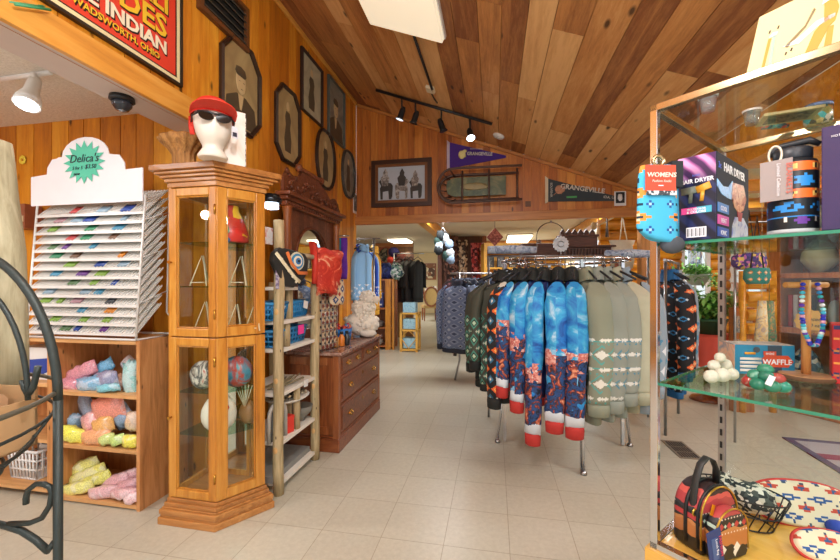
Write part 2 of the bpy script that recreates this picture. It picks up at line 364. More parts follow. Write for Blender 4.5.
# side room on the right
m=MB(); m.b2((XR+.1,-2.4,2.30),(5,6.6,2.34)); struct(m.obj('ceiling',WHCE))
for k in range(6):
    beam('trim_%d'%(19+k),(XR+.1,.6+k*1.0,2.24),(4.2,.6+k*1.0,2.24),.12,.12,LOG)
def window(n,x0,x1,z0,z1,Y):
    f=MB(); t=.05
    f.frame(x1-x0,z1-z0,t,.06,0,z0,Y-.04,(x0+x1)/2); f.b2(((x0+x1)/2-.012,Y-.03,z0+t),((x0+x1)/2+.012,Y,z1-t)); f.b2((x0+t,Y-.03,(z0+z1)/2-.012),(x1-t,Y,(z0+z1)/2+.012))
    o=struct(f.obj('window_%d'%n,WHITE,bev=.003)); g=MB(); g.b2((x0+t,Y,z0+t),(x1-t,Y+.006,z1-t)); g.obj('pane',GLASS,o); return o
YB=6.6
wins=[(2.84,3.24,.95,1.85),(3.50,3.98,.95,1.75)]
# log wall with openings
def logwall():
    m=MB(); xs=[XR+.1]+[v for w_ in wins for v in w_[:2]]+[5]; z=0
    while z<2.3:
        h=.16; zc=z+h/2; segs=[(XR+.1,5)]
        for (a,b,c,d) in wins:
            if c-.04<zc<d+.04:
                ns=[]
                for s0,s1 in segs:
                    if a>s0 and b<s1: ns+= [(s0,a),(b,s1)]
                    else: ns.append((s0,s1))
                segs=ns
        for s0,s1 in segs: m.tube([(s0,YB+.08,zc),((s0+s1)/2,YB+.08,zc),(s1,YB+.08,zc)],.084,10)
        z+=h
    return struct(m.obj('wall_right_back',LOG))
logwall()
for i,w_ in enumerate(wins): window(i+1,*w_[:4],YB+.06)
m=MB(); m.b2((5,-2.4,0),(5.05,6.8,2.34)); struct(m.obj('wall_right',LOG))
m=MB(); m.b2((XR+.1,YG+.1,0),(XR+.14,6.6,.0+2.0)); 
struct(m.obj('wall_side_partition',WALLC)) if False else m.b.free()
# ================= LEFT WALL, GABLE, CEILING THINGS =================
def wallrect(px0,px1,pc,pyt,pyb,X=XL+.004):
    """extent on the left wall: y and z ranges"""
    a=atX(px0,pyt,X).y; b=atX(px1,pyt,X).y; zt=atX(pc,pyt,X).z; zb=atX(pc,pyb,X).z; return (a+b)/2,b-a,zb,zt-zb
def sepia(name,dark,mid,light,sc=5):
    return blobs(name,[dark,mid,light],sc,.35,'Object',2,dist=.6)
SEP=blobs('sepia_ground',['8a7450','b09a6c','c4b080'],2.2,.35); SEPD=plain('564a38',.5,var=.3); SKIN=plain('d0b888',.5)
GREYP=blobs('grey_print',['6a675c','8e897a','a8a290'],4,.35)
def portrait(kind,cy,wd,z0,h,label,ground=SEP,tilt=0,full=False,frm=None,t=.03):
    r=thing('framed_portrait',label,'picture',(XL+.004,cy,z0),PI/2,'old framed portraits on the panelled wall')
    def outline(w_,h_,off):
        if kind=='oct': c=.28*w_; P=[(-w_/2,c),(-w_/2,h_-c*1.1),(-w_/2+c*.9,h_),(w_/2-c*.9,h_),(w_/2,h_-c*1.1),(w_/2,c),(w_/2-c*.9,0),(-w_/2+c*.9,0)]
        elif kind=='oval': P=[(-w_/2*math.cos(a),h_/2-h_/2*math.sin(a)*1.0) for a in [2*PI*k/28 for k in range(28)]]; P=[(math.copysign(abs(x/(w_/2))**.75*w_/2,x),z) for x,z in P]
        else: P=[(-w_/2,0),(-w_/2,h_),(w_/2,h_),(w_/2,0)]
        return [(x,z+off) for x,z in P]
    o_=outline(wd,h,0); i_=outline(wd-2*t,h-2*t,t); n=len(o_); m=MB()
    for k in range(n):
        j=(k+1)%n
        q=[[(o_[k][0],0,o_[k][1]),(o_[k][0],-.02,o_[k][1]),((o_[k][0]*.6+i_[k][0]*.4),-.032,(o_[k][1]*.6+i_[k][1]*.4)),(i_[k][0],-.018,i_[k][1]),(i_[k][0],-.004,i_[k][1])],[(o_[j][0],0,o_[j][1]),(o_[j][0],-.02,o_[j][1]),((o_[j][0]*.6+i_[j][0]*.4),-.032,(o_[j][1]*.6+i_[j][1]*.4)),(i_[j][0],-.018,i_[j][1]),(i_[j][0],-.004,i_[j][1])]]
        for s_ in range(4): m.quad([q[0][s_],q[1][s_],q[1][s_+1],q[0][s_+1]])
    m.obj('frame',frm or plain('2e1e16',.35,var=.25),r)
    m=MB(); m.prism(i_,.004,Matrix.Translation((0,-.006,0))); 
    W=wd-2*t; H=h-2*t
    F=Matrix.Translation((0,-.008,t))
    if full:
        m.prism([(-.14*W,.12*H),(-.17*W,.3*H),(-.1*W,.5*H),(-.13*W,.62*H),(-.08*W,.7*H),(.08*W,.7*H),(.14*W,.6*H),(.1*W,.48*H),(.16*W,.3*H),(.13*W,.12*H)],.002,F,1); m.mt=F; m.lathe([(.001,.71*H),(.07*W,.74*H),(.075*W,.78*H),(.05*W,.83*H),(.001,.85*H)],(0,0,0),10,2,sq=(1,.03)); m.mt=Matrix()
    else:
        m.prism([(-.48*W,.03*H),(-.42*W,.3*H),(-.15*W,.4*H),(.12*W,.4*H),(.4*W,.32*H),(.47*W,.03*H)],.002,F,1)
        m.prism([(-.05*W,.22*H),(-.1*W,.4*H),(.06*W,.4*H),(0,.22*H)],.003,F@Matrix.Translation((0,-.001,0)),2)
        m.mt=F; m.lathe([(.001,.40*H),(.11*W,.45*H),(.15*W,.54*H),(.14*W,.64*H),(.001,.68*H)],(-.02*W,-.002,0),14,2,sq=(1,.03)); m.lathe([(.12*W,.62*H),(.165*W,.655*H),(.13*W,.72*H),(.001,.74*H)],(-.04*W,-.006,0),14,1,sq=(1,.03)); m.lathe([(.001,.555*H),(.03*W,.56*H),(.001,.565*H)],(-.08*W,-.007,0),8,1,sq=(1,.03)); m.lathe([(.001,.555*H),(.03*W,.56*H),(.001,.565*H)],(.04*W,-.007,0),8,1,sq=(1,.03)); m.lathe([(.001,.465*H),(.04*W,.47*H),(.001,.475*H)],(-.02*W,-.007,0),8,1,sq=(1,.03)); m.mt=Matrix()
    m.obj('photograph',[ground,SEPD,SKIN],r)
    return r
c=wallrect(219,259,240,42,133); portrait('oct',c[0],c[1],c[2],c[3],'large dark octagonal frame with sepia bust portrait of a man in a suit')
c=wallrect(274,299,287,88,164); portrait('oct',c[0],c[1],c[2],c[3],'dark octagonal frame with a small standing figure in a long dress','' or SEP,full=True)
c=wallrect(300,321,310,58,118); portrait('rect',c[0],c[1],c[2],c[3],'black rectangular frame with a pale full length standing portrait',blobs('pale_print',['9a957c','b8b294','c8c2a4'],3,.35),full=True,t=.02)
c=wallrect(315,334,325,130,190); portrait('oval',c[0],c[1],c[2],c[3],'tall rounded dark frame with a golden brown standing portrait above the mirror crown',full=True)
c=wallrect(327,343,335,84,142); portrait('rect',c[0],c[1],c[2],c[3],'greenish grey frameless rectangular portrait hung highest near the corner',GREYP,frm=plain('4c5048',.4),t=.012)
c=wallrect(341,354,347,150,198); portrait('oval',c[0],c[1],c[2],c[3],'small grey oval portrait nearest the back corner',GREYP,frm=plain('3c3a34',.4),t=.022,full=True)
# little snapshot near the corner
c=wallrect(353,360,356,194,214); r=thing('snapshot','small black and white snapshot with white border tacked by the corner','photo',(XL+.004,c[0],c[2]),PI/2)
m=MB(); m.b2((-c[1]/2,-.004,0),(c[1]/2,0,c[3])); m.obj('border',WHITE,r); m=MB(); m.b2((-c[1]/2+.015,-.006,.03),(c[1]/2-.015,-.004,c[3]-.02)); m.obj('print',blobs('bw',['222222','777777','bbbbbb'],12),r)
# vent grille high on the left wall
c=wallrect(200,243,222,-6,26); r=thing('air_vent','dark wooden louvred vent grille high on the panelled left wall','vent',(XL+.004,c[0],2.83),PI/2)
m=MB(); m.frame(c[1]+.06,.30,.03,.03,0,0,-.03); m.obj('frame',plain('6a4020',.5),r)
m=MB(); m.b2((-c[1]/2,-.006,.03),(c[1]/2,0,.27)); m.obj('backing',plain('1a1712',.8),r)
for k in range(5): m=MB(); m.box((0,-.018,.05+k*.048),(c[1],.03,.006),(rad(35),0,0)); m.obj('slat',plain('4a4238',.5),r)
# red tin sign
y0,y1=1.13,1.84; r=thing('wall_sign','big red framed sign with yellow and cream lettering THE INDIAN, Wadsworth, Ohio','sign',(XL+.004,(y0+y1)/2,2.305),PI/2)
W=y1-y0; H=.84
m=MB(); m.frame(W,H,.014,.022,0,0,-.022); m.obj('frame',plain('2a1c14',.4),r)
m=MB(); m.b2((-W/2+.014,-.012,.014),(W/2-.014,-.002,H-.014)); m.frame(W-.03,H-.03,.022,.003,1,.015,-.015); m.frame(W-.072,H-.072,.006,.003,2,.036,-.015); m.obj('panel',[plain('e0402a',.35,var=.06),plain('eadfae',.4),plain('241a14',.4)],r)
YL=plain('f0c832',.4,var=.04); CR=plain('f4ecd0',.4,var=.04); DK=plain('1c120c',.5)
def sgn(s_,sz,z,mt,x=0,sh=.0,sx=1):
    text(s_,sz,DK,r,(x+.006,-.0135,z-.005),bold=.004 if sz>.06 else .0015,sx=sx,name='letter_shadow'); text(s_,sz,mt,r,(x,-.0155,z),bold=.0028 if sz>.06 else .0006,sx=sx)
sgn('WADSWORTH, OHIO',.042,.072,YL,0,sx=1.02); sgn('THE INDIAN',.088,.122,CR,-.01,sx=1.08); sgn('DES',.15,.205,YL,.12,sx=1.05); sgn('ALI',.14,.335,YL,.17)
sgn('THE',.09,.48,CR,-.1)
# hanger rail piece, teal, top left corner
p=atX(8,2,XL+.02); q=atX(44,7,XL+.02); m=MB(); m.tube([p,q],.006,6); m.tube([p+Vector((.03,0,-.012)),q+Vector((.03,0,-.014))],.005,6); tag(m.obj('hanging_rod',plain('3f9a6c',.4)),'thin green rod at the top left corner beside the red sign','rod')
# gable: framed photo of riders
def gp(px,py): return atY(px,py,YG)
a=gp(372,160); b=gp(432,207); W=b.x-a.x; H=gp(400,160).z-gp(400,207).z
r=thing('framed_photograph','brown framed black and white photograph of riders on horses','picture',((a.x+b.x)/2,YG-.005,gp(400,207).z))
m=MB(); m.frame(W,H,.05,.03,0,0,-.03); m.frame(W-.1,H-.1,.035,.018,1,.05,-.02); m.obj('frame',[plain('3e2416',.35,var=.3,sc=30),plain('7a4a22',.4,var=.2)],r)
m=MB(); m.b2((-W/2+.08,-.008,.08),(W/2-.08,-.002,H-.08)); BWD=plain('39342e',.5,var=.3,sc=40); BWM=blobs('horse_hide',['3c3530','8a8078','e0dcd4'],22)
iw=W-.17
for k,(cx,sh,f) in enumerate([(-.34,1.0,-1),(0.02,.98,1),(.3,.9,-1)]):
    X0=cx*iw; z0=.09; s_=sh*(H-.17)
    body=[(-.12,.1),(-.13,.42),(-.1,.5),(-.03,.52),(.0,.6),(.06,.66),(.12,.56),(.1,.5),(.08,.42),(.1,.36),(.09,.02),(.05,.02),(.05,.25),(-.05,.27),(-.06,.02),(-.1,.02)]
    m.prism([(X0+x*f*s_*1.75,z0+z*s_) for x,z in body][::f],.004,Matrix.Translation((0,-.012,0)),1 if k!=1 else 2)
    man=[(-.07,.42),(-.1,.66),(-.05,.74),(-.05,.82),(.0,.95),(.05,.82),(.04,.74),(.08,.66),(.05,.42)]
    m.prism([(X0+x*s_*1.5,z0+z*s_) for x,z in man],.004,Matrix.Translation((0,-.016,0)),2 if k!=1 else 1)
m.obj('print',[plain('b8c0c8',.3,var=.1,sc=6),BWD,BWM],r)
text('IRON MOUNTAIN SCOUTS' if False else 'W  R  N',.001,BWD,r) if False else None
# pennants
def pennant(px0,px1,yt0,yb0,ym,mat,label,strip):
    a=gp(px0,yt0); b=gp(px0,yb0); t=gp(px1,ym); r=thing('felt_pennant',label,'pennant',(a.x,YG-.004,(a.z+b.z)/2),0,'felt pennants on the back wall')
    h=(a.z-b.z)/2; L_=t.x-a.x; dz=t.z-(a.z+b.z)/2; m=MB(); m.prism([(.02,-h),(.02,h),(L_,dz+.012),(L_,dz-.012)],.006,Matrix.Translation((0,-.012,0))); m.obj('felt',mat,r)
    m=MB(); m.prism([(-.012,-h-.02),(-.012,h+.03),(.022,h),(.022,-h-.004)],.007,Matrix.Translation((0,-.014,0))); m.obj('binding',strip,r); return r,h,L_,dz
WL=plain('d8d2c4',.7)
r,h,L_,dz=pennant(448,506,143,169,157,plain('4c2a86',.85,var=.1),'purple triangular pennant with white school lettering above the sled',plain('c8b8c8',.7))
an=math.atan2(dz,L_)
text('GRANGEVILLE',.055,WL,r,(L_*.55,-.0135,-.02),rot=(PI/2,-an,0),bold=.0015,sx=.85); text('HIGH SCHOOL',.022,WL,r,(L_*.5,-.0135,.05),rot=(PI/2,-an,0))
m=MB(); m.ball((.17,-.012,0),(.045,.003,.05),12,0,.35,2); m.ball((.2,-.012,.04),(.03,.003,.02),8,0,.3,5); m.obj('emblem',plain('e8d890',.7,var=.3,sc=60),r)
r,h,L_,dz=pennant(546,625,179,202,200,plain('3c4448',.85,var=.1),'charcoal triangular pennant lettered GRANGEVILLE at the right of the sled',plain('d8c8a8',.7))
an=math.atan2(dz,L_); rt=(PI/2,-an,0)
text('GRANGEVILLE',.075,WL,r,(L_*.46,-.0135,-.045+.02),rot=(PI/2,an*-1,0),bold=.0015,sx=1.0); text('IDA. USA',.04,WL,r,(L_*.82,-.0135,dz*.75-.02),rot=rt)
text('SOUVENIR',.035,WL,r,(.045,-.0135,0),rot=(PI/2,PI/2,0))
m=MB(); m.ball((.15,-.012,0),(.055,.003,.05),12,0,.4,3); m.tube([(.08,-.014,-.06),(.22,-.014,.06)],.004,5); m.obj('emblem',plain('c08868',.7,var=.4,sc=60),r)
m=MB(); m.b2((.22,-.016,-.1),(.33,-.0125,-.08)); m.obj('sticker',plain('4caa5a',.5),r,)
a=gp(614,192); b=gp(625,206); r=thing('small_card','small card with a black silhouette picture at the tip of the charcoal pennant','card',((a.x+b.x)/2,YG-.02,b.z)); 
m=MB(); m.b2((-.06,-.004,0),(.06,0,.16)); m.obj('card_sheet',WHITE,r); m=MB(); m.b2((-.045,-.006,.03),(.045,-.004,.15)); m.ball((0,-.007,.09),(.025,.002,.04),10,1,.4); m.obj('picture',[BLACK,WHITE],r)
m=MB(); a=gp(528,204); m.b2((a.x-.03,YG-.012,a.z-.03),(a.x+.03,YG-.002,a.z+.03)); tag(m.obj('outlet_plate',plain('6a4020',.5)),'small brown outlet plate below the sled on the back wall','outlet')
# sled
a=gp(439,188); b=gp(521,188); zc=gp(480,188).z; Ls=b.x-a.x; r=thing('sled','old bentwood snow sled with green painted deck hung sideways on the wall','sled',(a.x,YG-.005,zc))
SW=plain('5c4438',.5,var=.3)
hh=gp(480,172).z-zc
def run(y,rr,hw,x1): return [(x1,y,hw),(Ls*.6,y,hw*1.02),(Ls*.25,y,hw*1.05)]+[(Ls*.2-Ls*.19*math.sin(t_),y,hw*math.cos(t_)*1.05) for t_ in [PI*k/12 for k in range(1,12)]]+[(Ls*.25,y,-hw*1.05),(Ls*.6,y,-hw*1.02),(x1,y,-hw)]
m=MB(); m.tube(run(-.17,0,hh,Ls),.014,7); m.obj('runner',SW,r); m=MB(); m.tube(run(-.03,0,hh*.78,Ls*.97),.016,7); m.obj('frame_rail',SW,r)
for x_ in (.3,.62,.95): m=MB(); m.tube([(Ls*x_,-.1,-hh),(Ls*x_,-.08,hh)],.012,6); m.obj('crossbar',SW,r)
for k in range(6):
    t_=PI*(k+.5)/6; m=MB(); m.tube([(Ls*.2-Ls*.19*math.sin(t_),-.17,hh*math.cos(t_)*1.05),(Ls*.24-Ls*.12*math.sin(t_),-.03,hh*math.cos(t_)*.72)],.007,5); m.obj('spoke',SW,r)
m=MB(); w2=hh*.58; m.prism([(Ls*.1,0),(Ls*.12,w2*.7),(Ls*.2,w2),(Ls*.82,w2),(Ls*.82,-w2),(Ls*.2,-w2),(Ls*.12,-w2*.7)],.015,Matrix.Translation((0,-.085,0))); m.obj('deck',blobs('worn_green_paint',['2c3a28','55603c','9a8a58'],5,.35),r)
m=MB(); m.ball((Ls*.45,-.087,.0),(.16,.004,.04),14,0,.3); m.obj('painted_emblem',plain('9c8c60',.5,var=.3),r)
# ceiling fixture
def onceil(px,py): return atC(px,py,.0)
cc=[onceil(*p) for p in ((380,35),(444,19))]; xm=(cc[0].x+cc[1].x)/2; ye=(cc[0].y+cc[1].y)/2-.02; Wf=abs(cc[1].x-cc[0].x)*1.06
def fixture(x,y0,y1,wd,label,z=None,tilt=SL,e=1.25):
    zz=ceilz(x) if z is None else z
    r=thing('ceiling_light',label,'ceiling light',(x,(y0+y1)/2,zz),rot=(0,tilt,0)); Lf=y1-y0
    m=MB(); m.b2((-wd/2,-Lf/2,-.03),(wd/2,Lf/2,-.001)); m.obj('housing',WHITE,r,bev=.004)
    m=MB(); m.rings([[(-wd/2+.01,y,-.03),(wd/2-.01,y,-.03),(wd/2-.012,y,-.06),(-wd/2+.012,y,-.06)] for y in (-Lf/2+.005,Lf/2-.005)],sm=False); m.obj('diffuser',emit('fff2d4',e),r); return r
fixture(xm,ye-1.25,ye,Wf,'large flat cream ceiling light panel on the sloped plank ceiling',e=.55)
for i,l in enumerate(ADDED_LAMPS):  # housings modelled over the added ceiling lights
    x,y,z,rr,a_,b_,_=l; r=thing('ceiling_light','x' ,'ceiling light',(x,y,z+.035),rot=(0,rr,0)); r['label']='added ceiling light out of view, put in to brighten the shop'; r['group']='added fill lamps out of view'
    m=MB(); m.b2((-a_/2-.03,-b_/2-.03,0),(a_/2+.03,b_/2+.03,.03)); m.obj('housing',WHITE,r)
# rear fixtures
a=atZ(370,226,2.155); b=atZ(408,237.5,2.155); c=atZ(386,238,2.155)
fixture((b.x+c.x)/2,c.y,a.y+2.2,.42,'fluorescent ceiling light in the rear hall above the blue shirts',2.16,0,5)
a=atZ(508,234,2.155); b=atZ(533,233.5,2.155); fixture((a.x+b.x)/2,a.y,a.y+1.3,b.x-a.x,'fluorescent ceiling light in the rear hall above the round coat rack',2.16,0,5)
# track light
cd=Vector((.379,0,1)).normalized()
a=atC(376,90,.03); b=atC(492,124,.03)
r=thing('track_light','black ceiling track with four black spot heads near the sled','track light',a); d=b-a
m=MB(); m.tube([(0,0,0),d],.016,4,up=(.379,0,1)); m.obj('rail',BLACK,r)
for px,py,on in ((403,112,0),(417,118,0),(443,126,0),(471,131,1)):
    t_=(px-376)/(492-376); P=d*t_; s_=A(px,py,1); m=MB(); h=MB()
    aim=Vector((.15,-.45,-.85)).normalized() if on else Vector((-.35 if px<430 else .3,.1,-.9)).normalized()
    h.tube([P,P-Vector((0,0,.12))],.009,6); h.obj('bracket',BLACK,r)
    q=P-Vector((0,0,.16)); m.tube([q-aim*.06,q-aim*.03,q+aim*.05,q+aim*.07],[.02,.03,.032,.045],12); head=m.obj('spot_head',BLACK,r)
    if px in(403,471): m=MB(); m.tube([q+aim*.0705,q+aim*.073],[.04,.038],12); m.obj('bulb',emit('e8f2ff',14 if on else 1.5),head)
sp=bpy.data.lights.new('spot_lamp','SPOT'); sp.energy=18; sp.spot_size=1.6; sp.color=(.95,.98,1); so=bpy.data.objects.new('spot_lamp',sp); COL.objects.link(so); so['kind']='structure'
P=a+d*((471-376)/116); so.location=P+Vector((.02,-.08,-.2)); so.rotation_euler=Vector((.15,-.45,-.85)).to_track_quat('-Z','Y').to_euler()
# feed rail
a=atC(413,33,.03); b=atC(434,95,.03); m=MB(); m.tube([a,a+(b-a)*.88],.014,4,up=(.379,0,1)); tag(m.obj('ceiling_conduit',BLACK),'black conduit strip running from the cream light panel to the track','conduit')
r=thing('junction_box','cream junction box on the plank ceiling beside the black track','junction box',atC(431,88,.0),rot=(0,SL,0)); m=MB(); m.b2((-.04,-.05,-.03),(.04,.05,0)); m.obj('box_body',CREAM,r,bev=.003); m=MB(); m.tube([(0,.05,-.02),(.03,.12,-.04),(.04,.22,-.03)],.008,6); m.obj('cable',BLACK,r)
r=thing('smoke_detector','round white smoke detector on the sloped ceiling beside the lit spot','smoke detector',atC(499,135,0),rot=(0,SL,0)); m=MB(); m.lathe([(.06,0),(.065,-.015),(.05,-.03),(.001,-.034)],n=24); m.obj('cover',WHITE,r); m=MB(); m.lathe([(.02,-.034),(.018,-.038),(.001,-.04)],n=12); m.obj('sensor',plain('c8c4bc'),r)
# alcove: white track light and dome camera
p=atZ(34,70,2.335); r=thing('track_spotlight','white track spotlight lit under the textured alcove ceiling','spotlight',p)
e0=atZ(0,79,2.335)-p; e1=atZ(52,72,2.335)-p
m=MB(); m.tube([e0,e1],.015,4); m.obj('rail',WHITE,r); m=MB(); m.tube([(0,0,-.015),(0,0,-.06)],.014,8); m.obj('bracket',WHITE,r)
aim=A(42,118,2.0)-A(22,84,2.25); aim=aim.normalized(); aim=Vector((.18,-.35,-.9)).normalized(); q=Vector((0,0,-.075)); m=MB(); m.tube([q-aim*.04,q,q+aim*.05,q+aim*.10,q+aim*.14],[.024,.03,.032,.05,.055],16); m.obj('lamp_head',WHITE,r)
m=MB(); m.tube([q+aim*.141,q+aim*.144],[.046,.044],16); m.obj('bulb',emit('f0f6ff',12),r)
sp=bpy.data.lights.new('alcove_spot','SPOT'); sp.energy=25; sp.spot_size=1.9; so=bpy.data.objects.new('alcove_spot',sp); COL.objects.link(so); so['kind']='structure'; so.location=p+q+aim*.17; so.rotation_euler=aim.to_track_quat('-Z','Y').to_euler()
p=atZ(122,97,2.162); r=thing('dome_camera','black dome security camera under the alcove beam','security camera',p); m=MB(); m.lathe([(.052,0),(.055,-.02),(.048,-.026)],n=24); m.obj('mount_ring',BLACK,r); m=MB(); m.lathe([(.045,-.026),(.042,-.045),(.028,-.066),(.001,-.074)],n=24); m.obj('dome',plain('3a3c42',.06,.3),r)
m=MB(); m.lathe([(.001,-.0745),(.012,-.073),(.02,-.068)],n=12); m.obj('lens',plain('888c92',.1,.6),r)
r=thing('paper_flower','small yellow paper daisy on the alcove panelling','paper flower',atY(23,160,2.14)); m=MB(); 
for k in range(8): m.ball((.02*math.cos(k*PI/4),-.004,.02*math.sin(k*PI/4)),(.013,.003,.013),8)
m.obj('petals',plain('f0d84a'),r); m=MB(); m.ball((0,-.008,0),(.01,.003,.01),8); m.obj('flower_centre',plain('e0a020'),r)
# ================= BOOKSHELF, BEAD RACK, IRON STAND =================
bx0,bx1,by0,by1,bh=-3.35,-1.875,1.765,2.10,.921
r=thing('shelving_unit','low fir shelving unit holding plastic bags of beads below the white wire bead rack','shelves',((bx0+bx1)/2,by0,0)); hw=(bx1-bx0)/2; D=by1-by0
m=MB(); m.b2((hw-.022,0,0),(hw,D,bh)); m.obj('side_panel',SHELFW,r); m=MB(); m.b2((-hw,0,0),(-hw+.022,D,bh)); m.obj('side_panel',SHELFW,r)
xd=atY(50,430,by0).x-(bx0+bx1)/2; m=MB(); m.b2((xd-.02,0,.06),(xd+.02,D,bh-.02)); m.obj('divider',SHELFW,r)
m=MB(); m.b2((-hw+.022,-.004,bh-.022),(hw-.022,D,bh)); m.obj('top_board',SHELFX,r)
m=MB(); m.b2((-hw+.022,D-.012,.02),(hw-.022,D,bh-.022)); 
m.obj('back_panel',SHELFW,r)
for z in (.030,.326,.623): m=MB(); m.b2((xd+.02,0,z-.02),(hw-.022,D-.012,z)); m.obj('shelf',SHELFX,r)
for z in (.06,.34,.66): m=MB(); m.b2((-hw+.022,0,z-.02),(xd-.02,D-.012,z)); m.obj('shelf',SHELFX,r)
# bags of beads
def bagmat(col,col2=None):
    k='bag'+col
    if k in MC: return MC[k]
    col=''.join('%02x'%int(.74*int(col[i:i+2],16)+.26*q) for i,q in ((0,176),(2,170),(4,160))); t=NT('bagged_beads'); v=t.co(); n=t.noise(v,150,2,.8); n2=t.noise(v,9,3,.6,1.0)
    c=t.ramp(n.outputs[0],[(.35,col),(.65,col2 or tuple(min(1,x*1.25) for x in [int(col[i:i+2],16)/255 for i in (0,2,4)]))])
    c=t.mix(t.ramp(n2.outputs[0],[(.54,(0,0,0)),(.62,(.6,.6,.6))]),c,lin('f4f4f8')); t.base(c); t.bump(n2.outputs[0],.45,.012); MC[k]=t.set(.16,0,Coat_Weight=.5); return t.m
def bag(px,py,wpx,hpx,ang,col,label,Y=1.84,group='bags of beads on the fir shelves',neck=False,dep=.035):
    c=atY(px,py,Y); s_=(c-Vector((0,0,CH))).dot(Vector((-sn,cs,0)))/FPX; W,H=wpx*s_/2*1.08,hpx*s_/2*1.2; sd=R.random()*50
    m=MB(); m.mt=Matrix.Translation(c)@Matrix.Rotation(rad(-ang),4,'Y'); out=[]
    N=9
    for i in range(N+1):
        t_=i/N; x=-W+2*W*t_; env=max(.10,math.sin(PI*t_)**.6); 
        if neck and t_>.8: env=.35
        ring=[]
        for j in range(12):
            a=2*PI*j/12; q=1+.22*noise.noise(Vector((i*.6,j*.55,sd)))
            ring.append((x+ .01*noise.noise(Vector((i,j,sd+9))),dep*env*math.sin(a)*q,H*(.82+.18*env)*1.15*math.copysign(abs(math.cos(a))**.7,math.cos(a))*(1+.35*noise.noise(Vector((i*.9,j*.9,sd+3))))))
        out.append(ring)
    m.rings(out); o=m.obj('bead_bag',bagmat(col)); return tag(o,label,'bag of beads',group)
B=[
 (80,373,40,11,22,'c8788c','dark pink bead bag slanting at the left of the top shelf',1.86),(72,384,26,9,-4,'c07088','flat rose bead bag lying under the dark pink one on the top shelf',1.83),
 (100,371,34,10,32,'4a98c8','bright blue bead bag with a twisted clear neck leaning up on the top shelf',1.90),(90,384,30,11,8,'5a9ac8','blue bead bag in the front middle of the top shelf',1.82),
 (106,380,26,13,12,'7a80a8','slate blue and white bead bag right of middle on the top shelf',1.84),(108,388,26,6,8,'58b0c8','thin turquoise bead bag lying flat at the front of the top shelf',1.80),
 (122,383,14,12,60,'d89878','peach bead bag between the slate and teal bags on the top shelf',1.88),(131,379,16,26,4,'78c0c4','upright teal bead bag at the right end of the top shelf',1.84),(129,364,14,10,50,'c8c0c8','clear crumpled empty plastic bag at the back right of the top shelf',1.95),
 (88,409,14,30,30,'8890a8','grey twisted bead bag leaning upright at the back of the middle shelf',1.93),(75,422,12,12,0,'6a90b0','round blue grey bead bag at the left of the middle shelf',1.86),
 (108,408,36,18,14,'e07868','large coral red bead bag on top of the pile on the middle shelf',1.84),(92,422,22,14,25,'e0989c','pale pink bead bag below the coral one on the middle shelf',1.84),(103,425,24,12,18,'e8a050','orange yellow bead bag in the centre of the middle shelf',1.82),
 (122,416,22,16,40,'6888b0','blue bead bag at the right of the middle shelf',1.86),(133,421,14,14,-8,'d0b08c','tan bead bag with a blue sticker at the right end of the middle shelf',1.83),
 (73,434,30,11,-8,'d8d840','bright yellow bead bag at the left front of the middle shelf',1.80),(96,437,34,11,4,'e09460','orange bead bag lying at the front centre of the middle shelf',1.80),(107,439,18,8,14,'b8cc70','lime bead bag right of the orange one on the middle shelf',1.795),(118,440,16,8,20,'a8d468','small light green bead bag at the front of the middle shelf',1.79),(131,441,18,9,0,'ece030','lemon bead bag at the front right corner of the middle shelf',1.79),
 (81,470,44,12,24,'dcdc6c','topmost yellow green bead bag in the pile on the bottom shelf',1.90),(86,476,48,10,24,'d4d458','second yellow green bead bag in the pile on the bottom shelf',1.87),(90,482,48,9,22,'ccd054','third yellow green bead bag in the pile on the bottom shelf',1.84),(78,488,36,9,16,'d8dc70','lowest yellow green bead bag in the pile on the bottom shelf',1.81),
 (127,478,30,10,22,'c89098','topmost pink bead bag in the pile on the bottom shelf',1.88),(115,482,32,10,20,'cc98a4','second pink bead bag in the pile on the bottom shelf',1.85),(128,485,26,9,16,'c08c98','third pink bead bag at the right of the bottom shelf',1.83),(103,492,34,9,12,'d0a0ac','pale pink bead bag at the front of the bottom shelf',1.80),(124,493,30,8,6,'c8949c','dusky pink bead bag in front of the pink pile on the bottom shelf',1.79),(132,498,16,8,20,'d8acb4','small pale pink bead bag at the front right corner of the bottom shelf',1.785)]
for (px,py,w_,h_,an,c_,lb,Y_) in B: bag(px,py,w_,h_,an,c_,lb,Y_)
